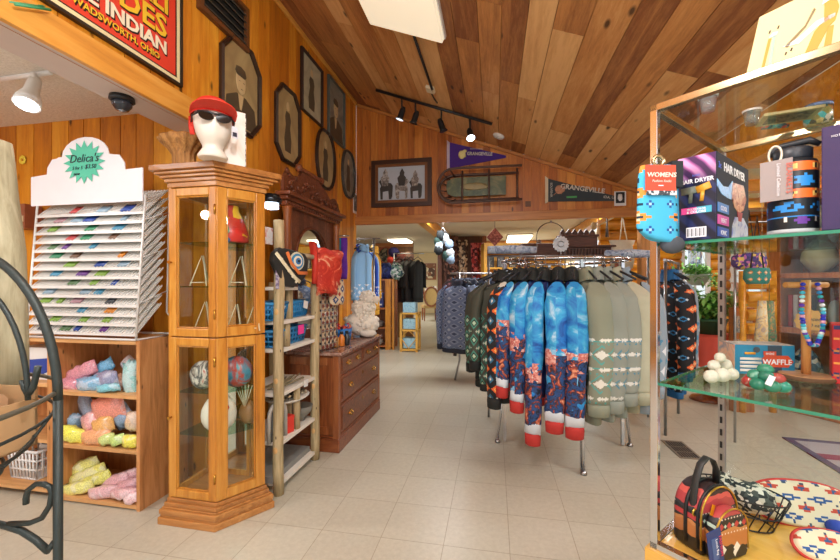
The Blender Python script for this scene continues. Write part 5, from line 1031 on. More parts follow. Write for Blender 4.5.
for (px,mb_,ms_,mc_,lb,L_,S_,kw) in spec:
    if px==474: a=rad(-80)
    elif px==486: a=rad(-58)
    else: a=ang_for(px,.70)
    P,rz=on_rack(a); jacket('jacket',lb,'jacket',mb_,ms_,mc_,tuple(P-Vector((0,0,.01))),rz,L_,S_,group=GJ,th=.045,**kw)
    hanger(tuple(P+Vector((0,0,.012))),rz,HL[len([1 for q in spec if q[0]<px])],GH)
back=[(92,OLIVE,OLIVE,'plain olive jacket at the far right side of the round rack'),(116,GB,GB,'grey blue jacket at the back right of the round rack'),(142,SG,SG2,'sage jacket hanging at the back of the round rack'),(168,BLK,BLK,'black jacket at the back of the round rack'),(194,DG,DG,'green woven jacket at the back left of the round rack'),(218,BLK,OB,'black jacket with orange sleeves at the back left of the round rack'),(240,OLIVE,OLIVE,'plain dark jacket at the left side of the round rack'),(262,BLK,DG,'black jacket with green sleeves behind the leftmost jacket')]
for a,b1,b2,lb in back:
    P,rz=on_rack(rad(a)); jacket('jacket',lb,'jacket',b1,b2,BLK,tuple(P-Vector((0,0,.01))),rz,.80,.72,group=GJ,th=.045)
    hanger(tuple(P+Vector((0,0,.012))),rz,'hanger of the '+lb,GH)
# second, smaller rack behind on the left with slate jackets
f=fl(455,380); r=thing('clothing_rack','straight chrome clothing rack of slate blue jackets left behind the round rack','clothes rack',(f.x,f.y,0),rad(20))
m=MB(); m.tube([(0,0,0),(.06,0,.25),(.06,0,1.36)],.013,8); m.obj('leg',STEEL,r); m=MB(); m.tube([(.70,0,0),(.64,0,.25),(.64,0,1.36)],.013,8); m.obj('leg',STEEL,r); m=MB(); m.tube([(-.06,0,1.36),(.76,0,1.36)],.012,8); m.obj('hang_rail',STEEL,r)
mt=Matrix.Translation(f)@Matrix.Rotation(rad(20),4,'Z')
for i,(x,dz,mt_,lb) in enumerate([(.0,0,BGY,'slate blue patterned jacket hanging foremost on the straight rack'),(.10,.0,plain('2c3448',.8,var=.3,sc=40),'dark navy jacket second on the straight rack behind the round rack'),(.2,.0,BGY,'slate blue patterned jacket third on the straight rack'),(.32,0,BLK,'black jacket in the middle of the straight rack'),(.44,0,BGY,'slate blue patterned jacket near the far end of the straight rack')]):
    P=mt@Vector((x+.03,0,1.355)); jacket('jacket',lb,'jacket',mt_,mt_,plain('2a3040',.8),tuple(P),rad(20)+PI/2+(.9 if i==0 else .2),.84,.84,group='jackets on the straight rack',th=.04)
    hanger((P.x,P.y,P.z+.022),rad(20)+PI/2+(.9 if i==0 else .2),'hanger of the '+lb,'hangers on the straight rack')
# rack seen through the glass case: black, blue and orange jackets
f=A(671,283,3.35); r=thing('clothing_rack','low straight rack of black and orange jackets seen through the glass case','clothes rack',(f.x,f.y,0),rad(60))
m=MB(); m.tube([(-.28,0,0),(-.28,0,1.42)],.012,8); m.obj('leg',STEEL,r); m=MB(); m.tube([(.42,0,0),(.42,0,1.42)],.012,8); m.obj('leg',STEEL,r); m=MB(); m.tube([(-.32,0,1.42),(.46,0,1.42)],.012,8); m.obj('hang_rail',STEEL,r)
mt=Matrix.Translation((f.x,f.y,0))@Matrix.Rotation(rad(60),4,'Z')
for i,(x,lb,mm) in enumerate([(-.15,'black and orange woven jacket nearest on the rack behind the case',BOB),(.02,'black and orange woven jacket second on the rack behind the case',BOB),(.2,'grey blue jacket third on the rack behind the glass case',GB)]):
    P=mt@Vector((x,0,1.40)); jacket('jacket',lb,'jacket',mm,mm,plain('1c5c90',.8) if mm is BOB else GB,tuple(P),rad(60)+PI/2-.87,.92,.80,wd=.17,group='jackets on the rack behind the case',th=.045)
    hanger((P.x,P.y,P.z+.022),rad(60)+PI/2-.87,'hanger of the '+lb,'hangers on the rack behind the case')
# blue shirts beyond the gable on the left
p=A(352,243,4.95); r=thing('wall_hanging_rail','chrome hanging rail of blue shirts beyond the carved mirror','clothes rail',(p.x-.05,p.y,p.z+.03),0)
m=MB(); m.tube([(-.5,0,0),(.42,0,0)],.010,8); m.obj('rail',STEEL,r); m=MB(); m.tube([(-.48,0,0),(-.48,0,-1.80)],.012,8); m.obj('leg',STEEL,r); m=MB(); m.tube([(.34,0,0),(.34,0,-1.80)],.012,8); m.obj('leg',STEEL,r)
r['category']='clothes rail'; r.location.z=1.80
SA=[rad(75),rad(40),rad(46),rad(70),rad(86)]
def shirtm(name,a,b): return geo(name,a,[(.09,.10,0,0,.026,b,1,(.45,.75)),(.09,.10,.045,.05,.018,'e8f0f8',1,(.45,.75))])
for i,(px,cc,cb,lb) in enumerate([(344,'5aa0d8','e8f0f8','light blue shirt leftmost on the rail beyond the mirror'),(352,'1c50c0','5a2a90','royal blue shirt with a printed hem on the rail beyond the mirror'),(359,'1848b8','e8e8f0','deep blue shirt right of the royal blue one on the rail'),(365,'88b8e0','f0f4f8','pale blue shirt at the right of the blue ones on the rail'),(370,'d8a030','c85030','yellow patterned shirt at the right end of the rail')]):
    q=A(px,243,4.95); m_=shirtm('shirt%d'%i,cc,cb); jacket('shirt',lb,'shirt',m_,m_,m_,(q.x,p.y,1.785),SA[i],.80,.62,wd=.2,th=.04,group='shirts on the rail beyond the mirror',sr=.05) if i<4 else jacket('shirt',lb,'shirt',m_,m_,m_,(q.x,p.y+.24,1.785),SA[i],.80,.62,wd=.10,th=.04,group='shirts on the rail beyond the mirror',sr=.04); hanger((q.x,p.y+(.24 if i==4 else 0),1.81),SA[i],'hanger of the '+lb.split(' on the')[0].split(' with')[0].split(' right of')[0]+' beyond the mirror','hangers on the rail beyond the mirror')
# scarves on the mirror edge
for i,(px,c_,lb) in enumerate([(338,'1c98b0','teal knitted scarf hanging right of the carved mirror'),(344,'6a30a8','purple knitted scarf hanging right of the carved mirror')]):
    q=A(px,238,3.95); m=MB(); out=[]
    for k in range(12):
        f=k/11; z=q.z-.42*f; out.append([(q.x+.035*math.cos(t_)*(1+.1*math.sin(k)),q.y+.03*math.sin(t_),z) for t_ in [2*PI*j/12 for j in range(12)]])
    m.rings(out); tag(m.obj('hanging_scarf',plain(c_,.9,var=.25,sc=60,bump=.4)),lb,'scarf','scarves by the mirror')
p=A(340,236,3.97); m=MB(); m.tube([p+Vector((-.12,.0,.0)),p+Vector((.10,0,.0))],.007,6); m.tube([p+Vector((-.12,.0,.0)),Vector((p.x-.12,p.y,.0))],.007,6); tag(m.obj('scarf_stand',STEEL),'thin steel stand holding the teal and purple scarves','stand')
# floor register
a=[fl(*q) for q in ((665.5,442),(684,441.5),(698,458),(678,459))]; c=sum(a,Vector())/4; r=thing('floor_register','dark metal air register set in the floor tiles beside the round rack','floor vent',(c.x,c.y,0),0); 
w_=.13; l_=(a[0]-a[3]).length; w_=(a[0]-a[1]).length
m=MB(); u=(a[1]-a[0]).normalized(); r.rotation_euler.z=0; m.b2((-.075,-.16,.001),(.075,.16,.005)); m.obj('plate',plain('8a8070',.4,.2),r)
for k in range(3):
    for j in range(7): m=MB() if (k==0 and j==0) else m; m.b2((-.055+.017*j,-.14+.095*k,.0052),(-.047+.017*j,-.06+.095*k,.0072))
m.obj('slots',BLACK,r)
# ================= GLASS DISPLAY CASE =================
KZ=1.15; C0=A(655,283.6,KZ); C0.z=0; KA=rad(-53.13)+TH; KL,KD=1.15,.60
ZD,Z1,Z2,Z3=.456,.935,1.35,1.749
r=thing('display_case','chrome framed glass display case on a yellow wooden base in the right foreground','display case',tuple(C0),KA)
KM=Matrix.Translation(C0)@Matrix.Rotation(KA,4,'Z')
def K(px,py,Z):   # case-local coordinates of an image point lying at height Z
    return KM.inverted()@atZ(px,py,Z)
def KY(px,py,y):  # ... on the case-local plane at depth y
    n=Matrix.Rotation(KA,3,'Z')@Vector((0,1,0)); return KM.inverted()@hit(px,py,n,n.dot(C0)+y)
FR=plain('c8b48c',.18,.9,var=.3,sc=8); q=.021
for (x,y) in ((0,0),(KL,0),(KL,KD)):
    m=MB(); m.b2((x-q/2,y-q/2,ZD-.02),(x+q/2,y+q/2,Z3)); m.obj('corner_post',CHROME,r,.002)
m=MB(); m.b2((-q/2,KD-q/2,ZD-.02),(q/2,KD+q/2,Z3)); 
for k in range(26): m.b2((-.004,KD-q/2-.0008,ZD+.04+k*.048),(.004,KD-q/2,ZD+.065+k*.048),1)
m.obj('slotted_standard',[STEEL,BLACK],r)
for zz in (ZD,Z3):
    for a,b in (((0,0),(KL,0)),((0,KD),(KL,KD)),((0,0),(0,KD)),((KL,0),(KL,KD))):
        m=MB(); m.b2((min(a[0],b[0])-q/2,min(a[1],b[1])-q/2,zz-q/2),(max(a[0],b[0])+q/2,max(a[1],b[1])+q/2,zz+q/2)); m.obj('frame_rail',FR if zz==Z3 else CHROME,r,.002)
m=MB(); m.b2((0,0,Z3-.002),(KL,KD,Z3+.004)); m.obj('glass_top',GLASS,r)
SHG=glass('e6f7f0',.0,'shelf_glass_green')
for zz in (Z1,Z2):
    m=MB(); m.b2((.004,.012,zz-.008),(KL,KD-.012,zz)); m.obj('glass_shelf',SHG,r); m=MB(); m.b2((.004,.0095,zz-.008),(KL,.012,zz)); m.b2((.002,.012,zz-.008),(.004,KD-.012,zz)); m.obj('shelf_edge',plain('3c8a6c',.15),r)
m=MB(); m.b2((0,KD+.002,ZD),(KL,KD+.006,Z3)); m.obj('back_glass',GLASS,r)
m=MB(); m.b2((-.02,-.02,0),(KL+.02,KD+.02,ZD-.011)); m.obj('base_cabinet',wood('case_base','d09838','e8b454','f4c870',0,1,.3,.2,False,.3),r)
m=MB(); m.b2((.01,.01,ZD-.0105),(KL-.01,KD-.01,ZD-.002)); m.obj('deck',wood('case_deck','d8a040','e8b658','f0c878',0,1,.2,.2,False,.5),r)
def kt(name,label,cat,x,y,z,rz=0,group=None): p=KM@Vector((x,y,z)); return thing(name,label,cat,tuple(p),KA+rz,group)
def kfix(o,x,y,z): pass
# hair dryer box: its near vertical edge stands at the shelf front
W1,D1,H1=.091,.292,.236
hb=kt('hair_dryer_box','black and purple HAIR DRYER carton on the upper glass shelf','carton',.147,.012,Z2+.001,0)
m=MB(); m.b2((-W1,0,0),(0,D1,H1)); m.obj('carton_body',[plain('1c1c30',.35,var=.3,sc=5)],hb,.0015)
t=NT('carton_purple'); v=t.co('Object',(1,1,1),(0,rad(40),0)); wv=t.n('ShaderNodeTexWave'); t.l(v,wv.inputs[0]); wv.inputs['Scale'].default_value=9; wv.inputs['Distortion'].default_value=2; cg=t.n('ShaderNodeTexCoord'); sp_=t.n('ShaderNodeSeparateXYZ'); t.l(cg.outputs['Object'],sp_.inputs[0])
c1=t.ramp(wv.outputs[0],[(.2,'4a2058'),(.6,'b860a8'),(.9,'f0a8d8')]); c2=t.ramp(wv.outputs[0],[(.3,'16182c'),(.8,'28305c')]); t.base(t.mix(t.ramp(t.math('MULTIPLY',sp_.outputs[2],1/.27),[(.58,(0,0,0)),(.8,(1,1,1))]),c2,c1)); PUR=t.set(.3)
m=MB(); m.b2((-W1+.001,-.0012,.001),(-.001,0,H1-.001)); m.obj('front_panel',PUR,hb)
m=MB(); m.b2((0,.001,.001),(.0012,D1-.001,H1-.001)); m.obj('side_panel',plain('12182a',.7,var=.2,sc=6),hb)
m=MB(); m.b2((-W1-.0012,.001,.001),(-W1,D1-.001,H1-.001)); m.obj('left_panel',plain('b8a8c8',.4,var=.1,sc=6),hb)
WT=plain('f4f4f8',.4,var=0)
text('HAIR DRYER',.0158,WT,hb,(-W1/2,-.0018,.160),depth=.0004,bold=.0004,sx=.92); text('ionic',.010,plain('5a78d8'),hb,(-W1/2,-.0018,.178),depth=.0003)
m=MB(); m.tube([(-.082,-.0025,.138),(-.045,-.0025,.141)],.010,10,flat=.1); m.tube([(-.058,-.0025,.136),(-.060,-.0025,.104)],.005,8,flat=.1); m.obj('dryer_picture',plain('6c7464',.4,var=.3,sc=90),hb); m=MB(); m.tube([(-.045,-.003,.138),(-.012,-.003,.148)],.010,8,flat=.1); m.tube([(-.030,-.003,.136),(-.033,-.003,.106)],.005,8,flat=.1); m.obj('dryer_picture',plain('e0a030',.4),hb)
m=MB(); m.b2((-.082,-.002,.074),(-.045,-.0014,.092),0); m.b2((-.045,-.002,.074),(-.010,-.0014,.092),1); m.obj('banner',[plain('f050a0',.4),plain('48b0c8',.4)],hb); text('MULTICOLOR',.0072,WT,hb,(-W1/2,-.0026,.084),depth=.0003,bold=.0002); text('& COLORS',.0095,WT,hb,(-W1/2,-.0026,.0755),depth=.0003,bold=.0003)
m=MB(); m.b2((-.070,-.002,.008),(-.022,-.0014,.036),0)
for k in range(14): m.b2((-.067+.0031*k,-.0024,.011),(-.067+.0031*k+.0008+.001*(k%3==0),-.002,.033),1)
m.obj('barcode_label',[WT,BLACK],hb)
R9=(PI/2,0,PI/2)
text('HAIR DRYER',.033,WT,hb,(.0018,D1*.52,.192),rot=R9,depth=.0004,bold=.0007,sx=1.05); text('3c',.024,plain('3858d0'),hb,(.0018,.022,.194),rot=R9,depth=.0004,bold=.0005)
def on_side(name,pts,mat,dep=.0015,x=.0012,sx_=2.35,sz_=.92):
    m=MB(); m.prism([(a*sx_,b*sz_) for a,b in pts],-dep,Matrix.Translation((x,0,0))@Matrix.Rotation(PI/2,4,'Z')); return m.obj(name,mat,hb)
on_side('dryer_picture',[(.055,.185),(.10,.192),(.112,.15),(.10,.11),(.08,.095),(.062,.11),(.05,.15)],blobs('dryh',['5a2018','c05a38','f0b888','7a3020'],30,.4))
on_side('dryer_picture',[(.074,.10),(.095,.10),(.09,.07),(.078,.07)],plain('b83c48',.4),.0017)
on_side('brush_picture',[(.052,.0),(.055,.05),(.065,.08),(.10,.085),(.118,.06),(.122,.0)],blobs('brush',['a8c0f0','e8ecff','6878d0'],20,.4),.0012)
on_side('wave',[(.0,.155),(.0,.175),(.02,.16),(.04,.165),(.055,.19),(.06,.17),(.05,.13),(.035,.13),(.015,.135)],blobs('bluewave',['3088e0','88c8ff','1850b0'],25,.4))
for k in range(3): on_side('feature_badge',[(.002,.008+.036*k),(.002,.036+.036*k),(.040,.036+.036*k),(.040,.008+.036*k)],plain(['2858b0','d850a8','3080c8'][k],.4),.0018); text(['IONIC','HEAT','COOL'][k],.018,WT,hb,(.0034,.05,(.014+.036*k)*.92),rot=R9,depth=.0003)
# sock hanging at the post
sk=kt('hanging_socks','turquoise patterned socks on a red WOMENS card hanging at the corner post of the case','socks',-.005,-.035,1.49,rad(20)); sk.rotation_euler.z=TH+rad(2)
sk.location=A(657,200,1.06); sk.scale=(1.16,1.16,1.16)
skm=geo('sock_pattern','48b8e0',[(.098,.058,0,.013,.026,'e8943c',1.8),(.098,.058,0,.013,.009,'f8dcb0',1.0),(.098,.029,0,.0275,.013,'183a4c',3),(.049,.058,.0,.042,.009,'2a58a0'),(.049,.058,.0,.042,.004,'a8e0f0')],'Object',.8)
m=MB(); out=[]
for z,a,xo in ((.03,.040,.0),(0,.046,.0),(-.05,.047,.0),(-.10,.049,0),(-.115,.049,0),(-.135,.047,.003),(-.148,.040,.010)): out.append([(xo+a*math.copysign(abs(math.cos(t_))**.6,math.cos(t_)),.013*math.sin(t_),z+.05+(.012*(xo>0)*-math.cos(t_))) for t_ in [2*PI*j/24 for j in range(24)]])
m.rings(out); m.obj('folded_sock',skm,sk); m=MB(); m.ball((.037,.0,-.105),(.030,.015,.022),14); m.obj('heel',plain('4a5058',.8),sk); m=MB(); m.rings([[(.044+a*math.cos(t_),.012*math.sin(t_)+.012,z) for t_ in [2*PI*j/14 for j in range(14)]] for z,a in ((.085,.012),(.03,.014),(-.04,.016),(-.085,.017))]); m.obj('second_sock',plain('38a0d0',.8,var=.2,sc=30),sk); m=MB(); m.b2((.026,-.016,.028),(.052,.014,.088)); m.obj('sock_cuff',plain('23282c',.7),sk)
m=MB(); m.b2((-.038,-.0165,.018),(.034,-.015,.078)); m.obj('card',plain('d8543c',.5,var=.05),sk); text('WOMENS',.015,plain('f8e8d8',.5),sk,(0,-.0172,.050),depth=.0003,bold=.0003,sx=1.05,shear=.1); text('Fashion Socks',.008,plain('f8e8d8',.5),sk,(0,-.0172,.038),depth=.0003,shear=.2)
m=MB(); m.box((-.002,-.0172,.030),(.012,.0005,.002)); m.obj('mark',WT,sk); m=MB(); m.b2((-.034,-.0172,.008),(.036,-.0155,.018)); m.obj('strip',speck('strip',['d8dce0','404850'],160),sk); m=MB(); m.tube([(.012*math.cos(t_)-.005,-.012,.088+.012*math.sin(t_)) for t_ in [2*PI*j/14 for j in range(14)]],.0045,6,closed=True); m.obj('hang_ring',FR,sk)
# water bottle
bt=kt('water_bottle','black water bottle with orange and blue woven pattern and grey hang tag','water bottle',.288,.062,Z2+.001,rad(8))
brd=.047
def rowp(pu,vc,r_,c_,asp,ou=0): return (pu,.3,ou,.15-vc,r_,c_,asp)
bm=geo('bottle_pattern','1e2226',[rowp(.070,.125,.034,'2c8cd8',2.4),rowp(.070,.062,.034,'2c8cd8',2.4,.03),rowp(.049,.125,.010,'1e2226',1.4),rowp(.049,.062,.010,'1e2226',1.4),rowp(.049,.159,.012,'f8d070',1.4),rowp(.049,.094,.012,'f8d070',1.4),rowp(.049,.159,.005,'3c2420',1.4),rowp(.049,.094,.005,'3c2420',1.4),rowp(.16,.03,.014,'6a3a9a',1.2),rowp(.02,.032,.004,'e8e4d8',1)],rough=.35,bands=[(.148,.170,'e8702c'),(.083,.105,'e8702c'),(.0,.010,'c8ccd0'),(.038,.041,'2a80c8')])
m=MB(); m.lathe([(brd*.97,0),(brd,.005),(brd,.165),(brd*.93,.176),(brd*.7,.182)],n=40); m.obj('bottle_body',bm,bt)
m=MB(); m.lathe([(brd*.74,.180),(brd*.78,.184),(brd*.78,.206),(brd*.68,.210),(.001,.211)],n=28); m.obj('screw_lid',plain('2c3036',.4),bt)
m=MB(); m.tube([(-.035,0,.20),(-.038,0,.214),(-.02,0,.222),(.03,0,.226),(.048,0,.212)],[.009,.009,.008,.009,.006],8,flat=.8); m.obj('carry_loop',plain('23262a',.4),bt)
m=MB(); m.tube([(-.030+.012*math.cos(t_),-.035,.195+.022*math.sin(t_)) for t_ in [2*PI*j/16 for j in range(16)]],.0028,6,closed=True); m.obj('carabiner',plain('e8e0c8',.3,.5),bt)
tg=MB(); tg.mt=Matrix.Rotation(rad(-12),4,'Z'); tg.b2((-.046,-.058,.080),(.014,-.0565,.178)); tg.obj('hang_tag',plain('a09490',.6,var=.05),bt)
text('Limited Collection',.0105,WT,bt,(-.026,-.0560,.130),rot=(PI/2,PI/2,rad(-12)),depth=.0003,shear=.2); text('BLANKETS',.0155,plain('d86a58',.5),bt,(-.009,-.0595,.130),rot=(PI/2,PI/2,rad(-12)),depth=.0003)
# thermo box
tp=KY(818,235,.10); tb=kt('mug_box','purple mug carton lettered thermo at the right end of the upper shelf','carton',.344,.016,Z2+.001,rad(4))
m=MB(); m.b2((0,0,0),(.16,.11,.235)); m.obj('carton_body',plain('3c2c58',.35,var=.25,sc=8),tb,.002); m=MB(); m.b2((.04,-.002,.045),(.14,0,.18)); m.obj('window_back',plain('14161c',.3),tb); m=MB(); m.b2((.052,-.004,.062),(.135,-.002,.125)); m.obj('mug_picture',blobs('pinkstripe',['c890a8','7c5c88','e8b8b8','a87898'],60,.5,scale=(.2,1,1)),tb); m=MB(); m.b2((.052,-.004,.128),(.135,-.002,.16)); m.obj('mug_lid_picture',plain('c0b09c',.5),tb)
for k in range(3): m=MB(); m.b2((.055+.014*k,-.004,.185),(.061+.014*k,-.002,.20)); m.obj('badge',plain('3ca898',.4),tb)
text('thermo',.026,WT,tb,(.088,-.0026,.012),depth=.0004,bold=.0004); text('LARGE + COMFORT',.0075,WT,tb,(.088,-.0026,.035),depth=.0003); text('HOT & COLD DRINKS',.007,WT,tb,(.05,-.0026,.208),depth=.0003)
# top of the case: cream card, votive, jar, frame, etc
a=KY(744,75,.02); cd_=kt('cream_art_card','large cream board with a painted orange and white dancer on the case top','art board',a.x+.13,.03,Z3+.0115,0)
m=MB(); m.mt=Matrix.Rotation(rad(-6),4,'X'); P=[(-.135,0),(-.115,.135),(.35,.155),(.35,0)]; m.prism([(-.13,0),(-.105,.155),(.34,.20),(.34,0)],.006); m.obj('board',plain('ecd9a0',.6,var=.03),cd_)
F6=Matrix.Rotation(rad(-6),4,'X')@Matrix.Translation((0,-.0015,0)); OR=plain('e89a3c',.6,var=.05); PG=plain('a8c0b0',.6); PW=plain('f0ece8',.6)
def art(poly,mt_): m=MB(); m.prism(poly,.001,F6); m.obj('painted_shape',mt_,cd_)
art([(-.098,.015),(-.086,.085),(-.080,.085),(-.092,.015)],OR); art([(-.085,.015),(-.078,.09),(-.071,.09),(-.078,.015)],PG); art([(-.085,.088),(-.078,.098),(-.068,.096),(-.072,.086)],PW)
art([(-.02,.012),(-.004,.06),(.012,.08),(.012,.12),(.03,.13),(.036,.10),(.03,.07),(.02,.06),(.0,.012)],OR); art([(.012,.012),(.018,.06),(.028,.06),(.024,.012)],OR); art([(-.06,.05),(-.03,.06),(.0,.085),(.03,.088),(.03,.08),(.0,.07),(-.03,.045)],PW); art([(.04,.09),(.09,.14),(.093,.135),(.045,.08)],OR); art([(.008,.12),(.015,.145),(.04,.15),(.034,.128)],PW); art([(-.055,.05),(-.02,.085),(-.005,.12),(-.002,.115),(-.018,.08),(-.05,.045)],plain('8c7a50',.6))
for x,z in ((-.086,.10),(-.07,.104),(-.055,.028),(-.045,.034),(.05,.09),(.058,.094),(.07,.045),(.08,.05)): art([(x,z),(x+.002,z+.007),(x+.005,z+.006),(x+.003,z-.001)],plain('5a4a30',.6))
def vot(px,py,z,label):
    p=KM.inverted()@atZ(px,py,z); r=thing('glass_votive',label,'glass cup',tuple(KM@Vector((p.x,p.y,z))),0); m=MB(); m.lathe([(.016,0),(.018,.006),(.024,.045),(.022,.045),(.015,.01),(.001,.008)],n=20); m.obj('cup',plain('e8eef0',.05,0,.02,Transmission_Weight=.85),r); m=MB(); m.lathe([(.0255,.042),(.027,.048),(.022,.048)],n=20,caps=False); m.obj('rim',plain('f0f0ec',.1),r); return r
vot(708,112,Z3+.005,'small clear glass votive cup on the glass top of the case near its left corner')
vot(752,125,Z3+.005,'small clear glass votive with a red candle on the glass top')
def ktop(px,py): p=KM.inverted()@atZ(px,py,Z3+.005); return p.x,p.y
x,y=ktop(818,125); jr=kt('glass_jar','round glass jar of teal and gold trinkets with a blue lid on the case top','jar',x,y,Z3+.005); m=MB(); m.lathe([(.03,0),(.036,.01),(.036,.05),(.03,.056)],n=24); m.obj('jar_body',speck('trinkets',['8c8a50','3c6a5a','c8b878','2c4a44','40b0b0','a87848','d8d0b8'],60,.2),jr); m=MB(); m.lathe([(.037,.054),(.037,.066),(.001,.068)],n=24); m.obj('lid',plain('8098c8',.2,.6),jr)
x,y=ktop(788,118); fr=kt('small_picture_frame','small cream picture frame lying on the glass top of the case','picture frame',x,y,Z3+.006,rad(25)); m=MB(); m.b2((-.07,-.05,0),(.07,.05,.008)); m.obj('frame',plain('d8c890',.5),fr); m=MB(); m.b2((-.055,-.036,-.0005),(.055,.036,0)); m.obj('print',blobs('tprint',['4a5a50','a89878','2c3834','c8a890'],20,.4),fr)
x,y=ktop(776,130); t_=kt('teal_figurine','teal beaded figurine lying on the glass top beside the picture frame','figurine',x,y,Z3+.012); m=MB(); m.tube([(-.03,-.03,.004),(0,0,.01),(.025,.03,.006)],[.008,.012,.006],10); m.obj('figurine_body',speck('tealbead',['2c7c88','58b0a8','1c4c58','d85040'],90),t_)
# ---- lower shelf
def klow(px,py,Z=Z1): p=KM.inverted()@atZ(px,py,Z); return p.x,p.y
# felt balls
x0,y0=klow(719,380); n=0
for (px,py,q,lay) in [(711,383,.0195,0),(722,382,.021,0),(732,380,.018,0),(716,374,.018,0),(727,373,.018,0),(713,377,.017,1),(724,376,.018,1),(720,372,.015,2)]:
    x,y=klow(px,py); z=Z1+q+lay*.027; 
    if lay==1: x,y=klow(px+1,py+3)
    if lay==2: x,y=klow(px,py+8)
    m=MB(); m.mt=KM; m.ball((x,y,z),q,16,0,.10,px); tag(m.obj('felt_ball',plain('dcd8c4',.95,var=.1,sc=60,bump=.5)),'cream white wool felt ball in the little pile on the lower glass shelf','felt ball','cream felt balls piled on the lower shelf')
# waffle box
p0=klow(737,372); p1=klow(796,372)
wx,wy=klow(735,374); wb_=kt('waffle_maker_box','blue WAFFLE maker carton with an orange banner on the lower glass shelf','carton',wx,wy,Z1+.0012,0)
wb_.rotation_euler.z=TH+rad(-9.5); WW=.171; WH=.095
m=MB(); m.b2((0,0,0),(WW,.085,WH)); m.obj('carton_body',plain('2c88b0',.4,var=.1,sc=6),wb_,.002); m=MB(); m.b2((WW*.55,-.0012,.001),(WW*.78,0,WH-.001)); m.obj('grey_stripe',plain('3c4a58',.4),wb_)
m=MB(); m.b2((-.0012,.001,.001),(0,.084,WH-.001)); m.obj('left_panel',blobs('wleft',['d87048','f0c8a8','7890a8'],16,.4),wb_); m=MB(); m.b2((.001,.001,WH),(WW-.001,.084,WH+.001)); m.obj('top_panel',blobs('wtop',['d8d0c8','a89888','e8b8a0'],14,.4),wb_)
m=MB(); m.prism([(WW*.47,WH*.38),(WW*.45,WH*.55),(WW*.5,WH*.66),(WW*.88,WH*.66),(WW*.97,WH*.46),(WW*.88,WH*.27),(WW*.5,WH*.27)],.001,Matrix.Translation((0,-.0025,0))); m.obj('banner',plain('d8502c',.4),wb_)
text('WAFFLE',WH*.25,WT,wb_,(WW*.70,-.003,WH*.36),depth=.0003,bold=.0004,sx=.95); m=MB(); m.b2((WW*.47,-.0032,WH*.66),(WW*.68,-.002,WH*.80)); m.obj('mini_banner',plain('d8502c',.4),wb_); text('mini',WH*.15,WT,wb_,(WW*.575,-.0036,WH*.68),depth=.0003)
for k in range(4): m=MB(); m.tube([(WW*.08,-.002,WH*(.14+.13*k)),(WW*.44,-.002,WH*(.14+.13*k))],WH*.045,8,flat=.2); m.obj('waffle_picture',plain('e8e0d8',.4),wb_)
m=MB(); m.tube([(WW*.16,-.002,WH*.72),(WW*.34,-.002,WH*.72)],WH*.04,8,flat=.2); m.obj('waffle_picture',plain('e8a030',.4),wb_); m=MB(); m.tube([(WW*.36,-.0005,WH*.84),(WW*.36,-.0025,WH*.84)],WH*.10,16); m.obj('dial_picture',plain('4a5058',.4),wb_)
# net bag of glossy eggs
bx_,by_=klow(765,390); k_=0
for (dx,dy,dz,c_) in [(-.035,0,0,'a83a34'),(-.012,-.02,0,'2f7a60'),(.02,-.018,0,'3a8468'),(.038,.0,0,'2f8a74'),(.0,.015,0,'38806a'),(-.022,.0,.024,'3c8c70'),(.005,-.008,.026,'2f7860'),(.026,.0,.022,'a84840'),(.0,.005,.046,'3a8a6a'),(-.03,.015,.01,'b04040')]:
    m=MB(); m.mt=KM@Matrix.Rotation(0,4,'Z'); m.ball((bx_+dx*.95,by_+dy*.95,Z1+.017+dz*.85),(.0195,.0165,.0165),14); k_+=1
    tag(m.obj('polished_stone',blobs('stone'+c_,[c_,c_,c_,'8cc0a8'],30,.12)),('dark red' if c_[0] in 'ab' else 'sea green')+' polished egg shaped stone in the heap on the lower glass shelf','polished stone',('red' if c_[0] in 'ab' else 'green')+' polished stones heaped on the lower shelf')
m=MB(); m.mt=KM; m.box((bx_+.018,by_-.035,Z1+.035),(.014,.002,.028),(0,rad(20),0)); tag(m.obj('stone_tag',WT),'small white tag on the heap of polished stones','tag')
# T stand with beads
sx_,sy_=klow(806,379); ts=kt('necklace_stand','wooden T shaped necklace stand on a round slab base on the lower glass shelf','necklace stand',sx_,sy_,Z1+.001)
m=MB(); m.lathe([(.062,0),(.066,.006),(.064,.014),(.055,.016)],n=32,sq=(1,1)); m.obj('slab_base',wood('slab','8a5c38','b88a60','d0a880',0,4,.4,.1),ts,); m=MB(); m.lathe([(.0655,.001),(.069,.007),(.066,.013)],n=32,caps=False); m.obj('bark_rim',plain('6a4a34',.9,var=.3,sc=60,bump=.5),ts)
OW=wood('stand_wood','b86c34','d08848','e0a468',2,4,.5,.1); m=MB(); m.tube([(0,0,.015),(0,0,.305)],.0115,14); m.obj('stand_post',OW,ts); m=MB(); m.tube([(-.07,.0,.29),(.07,0,.29)],.009,12); m.obj('cross_arm',OW,ts)
ts.rotation_euler.z=TH+rad(5)
bdc=['2a3cc0','48b8d8','f0e8e8','38a8b0','e8a0b8','4838b0','90e0e8','6a3ab0','3090d0']
nk=thing('bead_necklace','blue, turquoise and white beaded necklace draped over the wooden T stand','necklace',tuple(ts.location),ts.rotation_euler.z); lay=[]
for k in range(46):
    f=k/45; 
    pts=[(-.026,-.013,.292),(-.034,-.016,.21),(-.028,-.018,.15),(-.008,-.02,.108),(.012,-.02,.106),(.034,-.018,.15),(.040,-.016,.21),(.024,-.013,.292)]
    q=f*7; i=min(6,int(q)); g=q-i; p=Vector(pts[i]).lerp(Vector(pts[i+1]),g); m=MB(); m.ball(p,(.0072,.0072,.0058),10); m.obj('bead',plain(bdc[(k*5)%9],.15),nk)
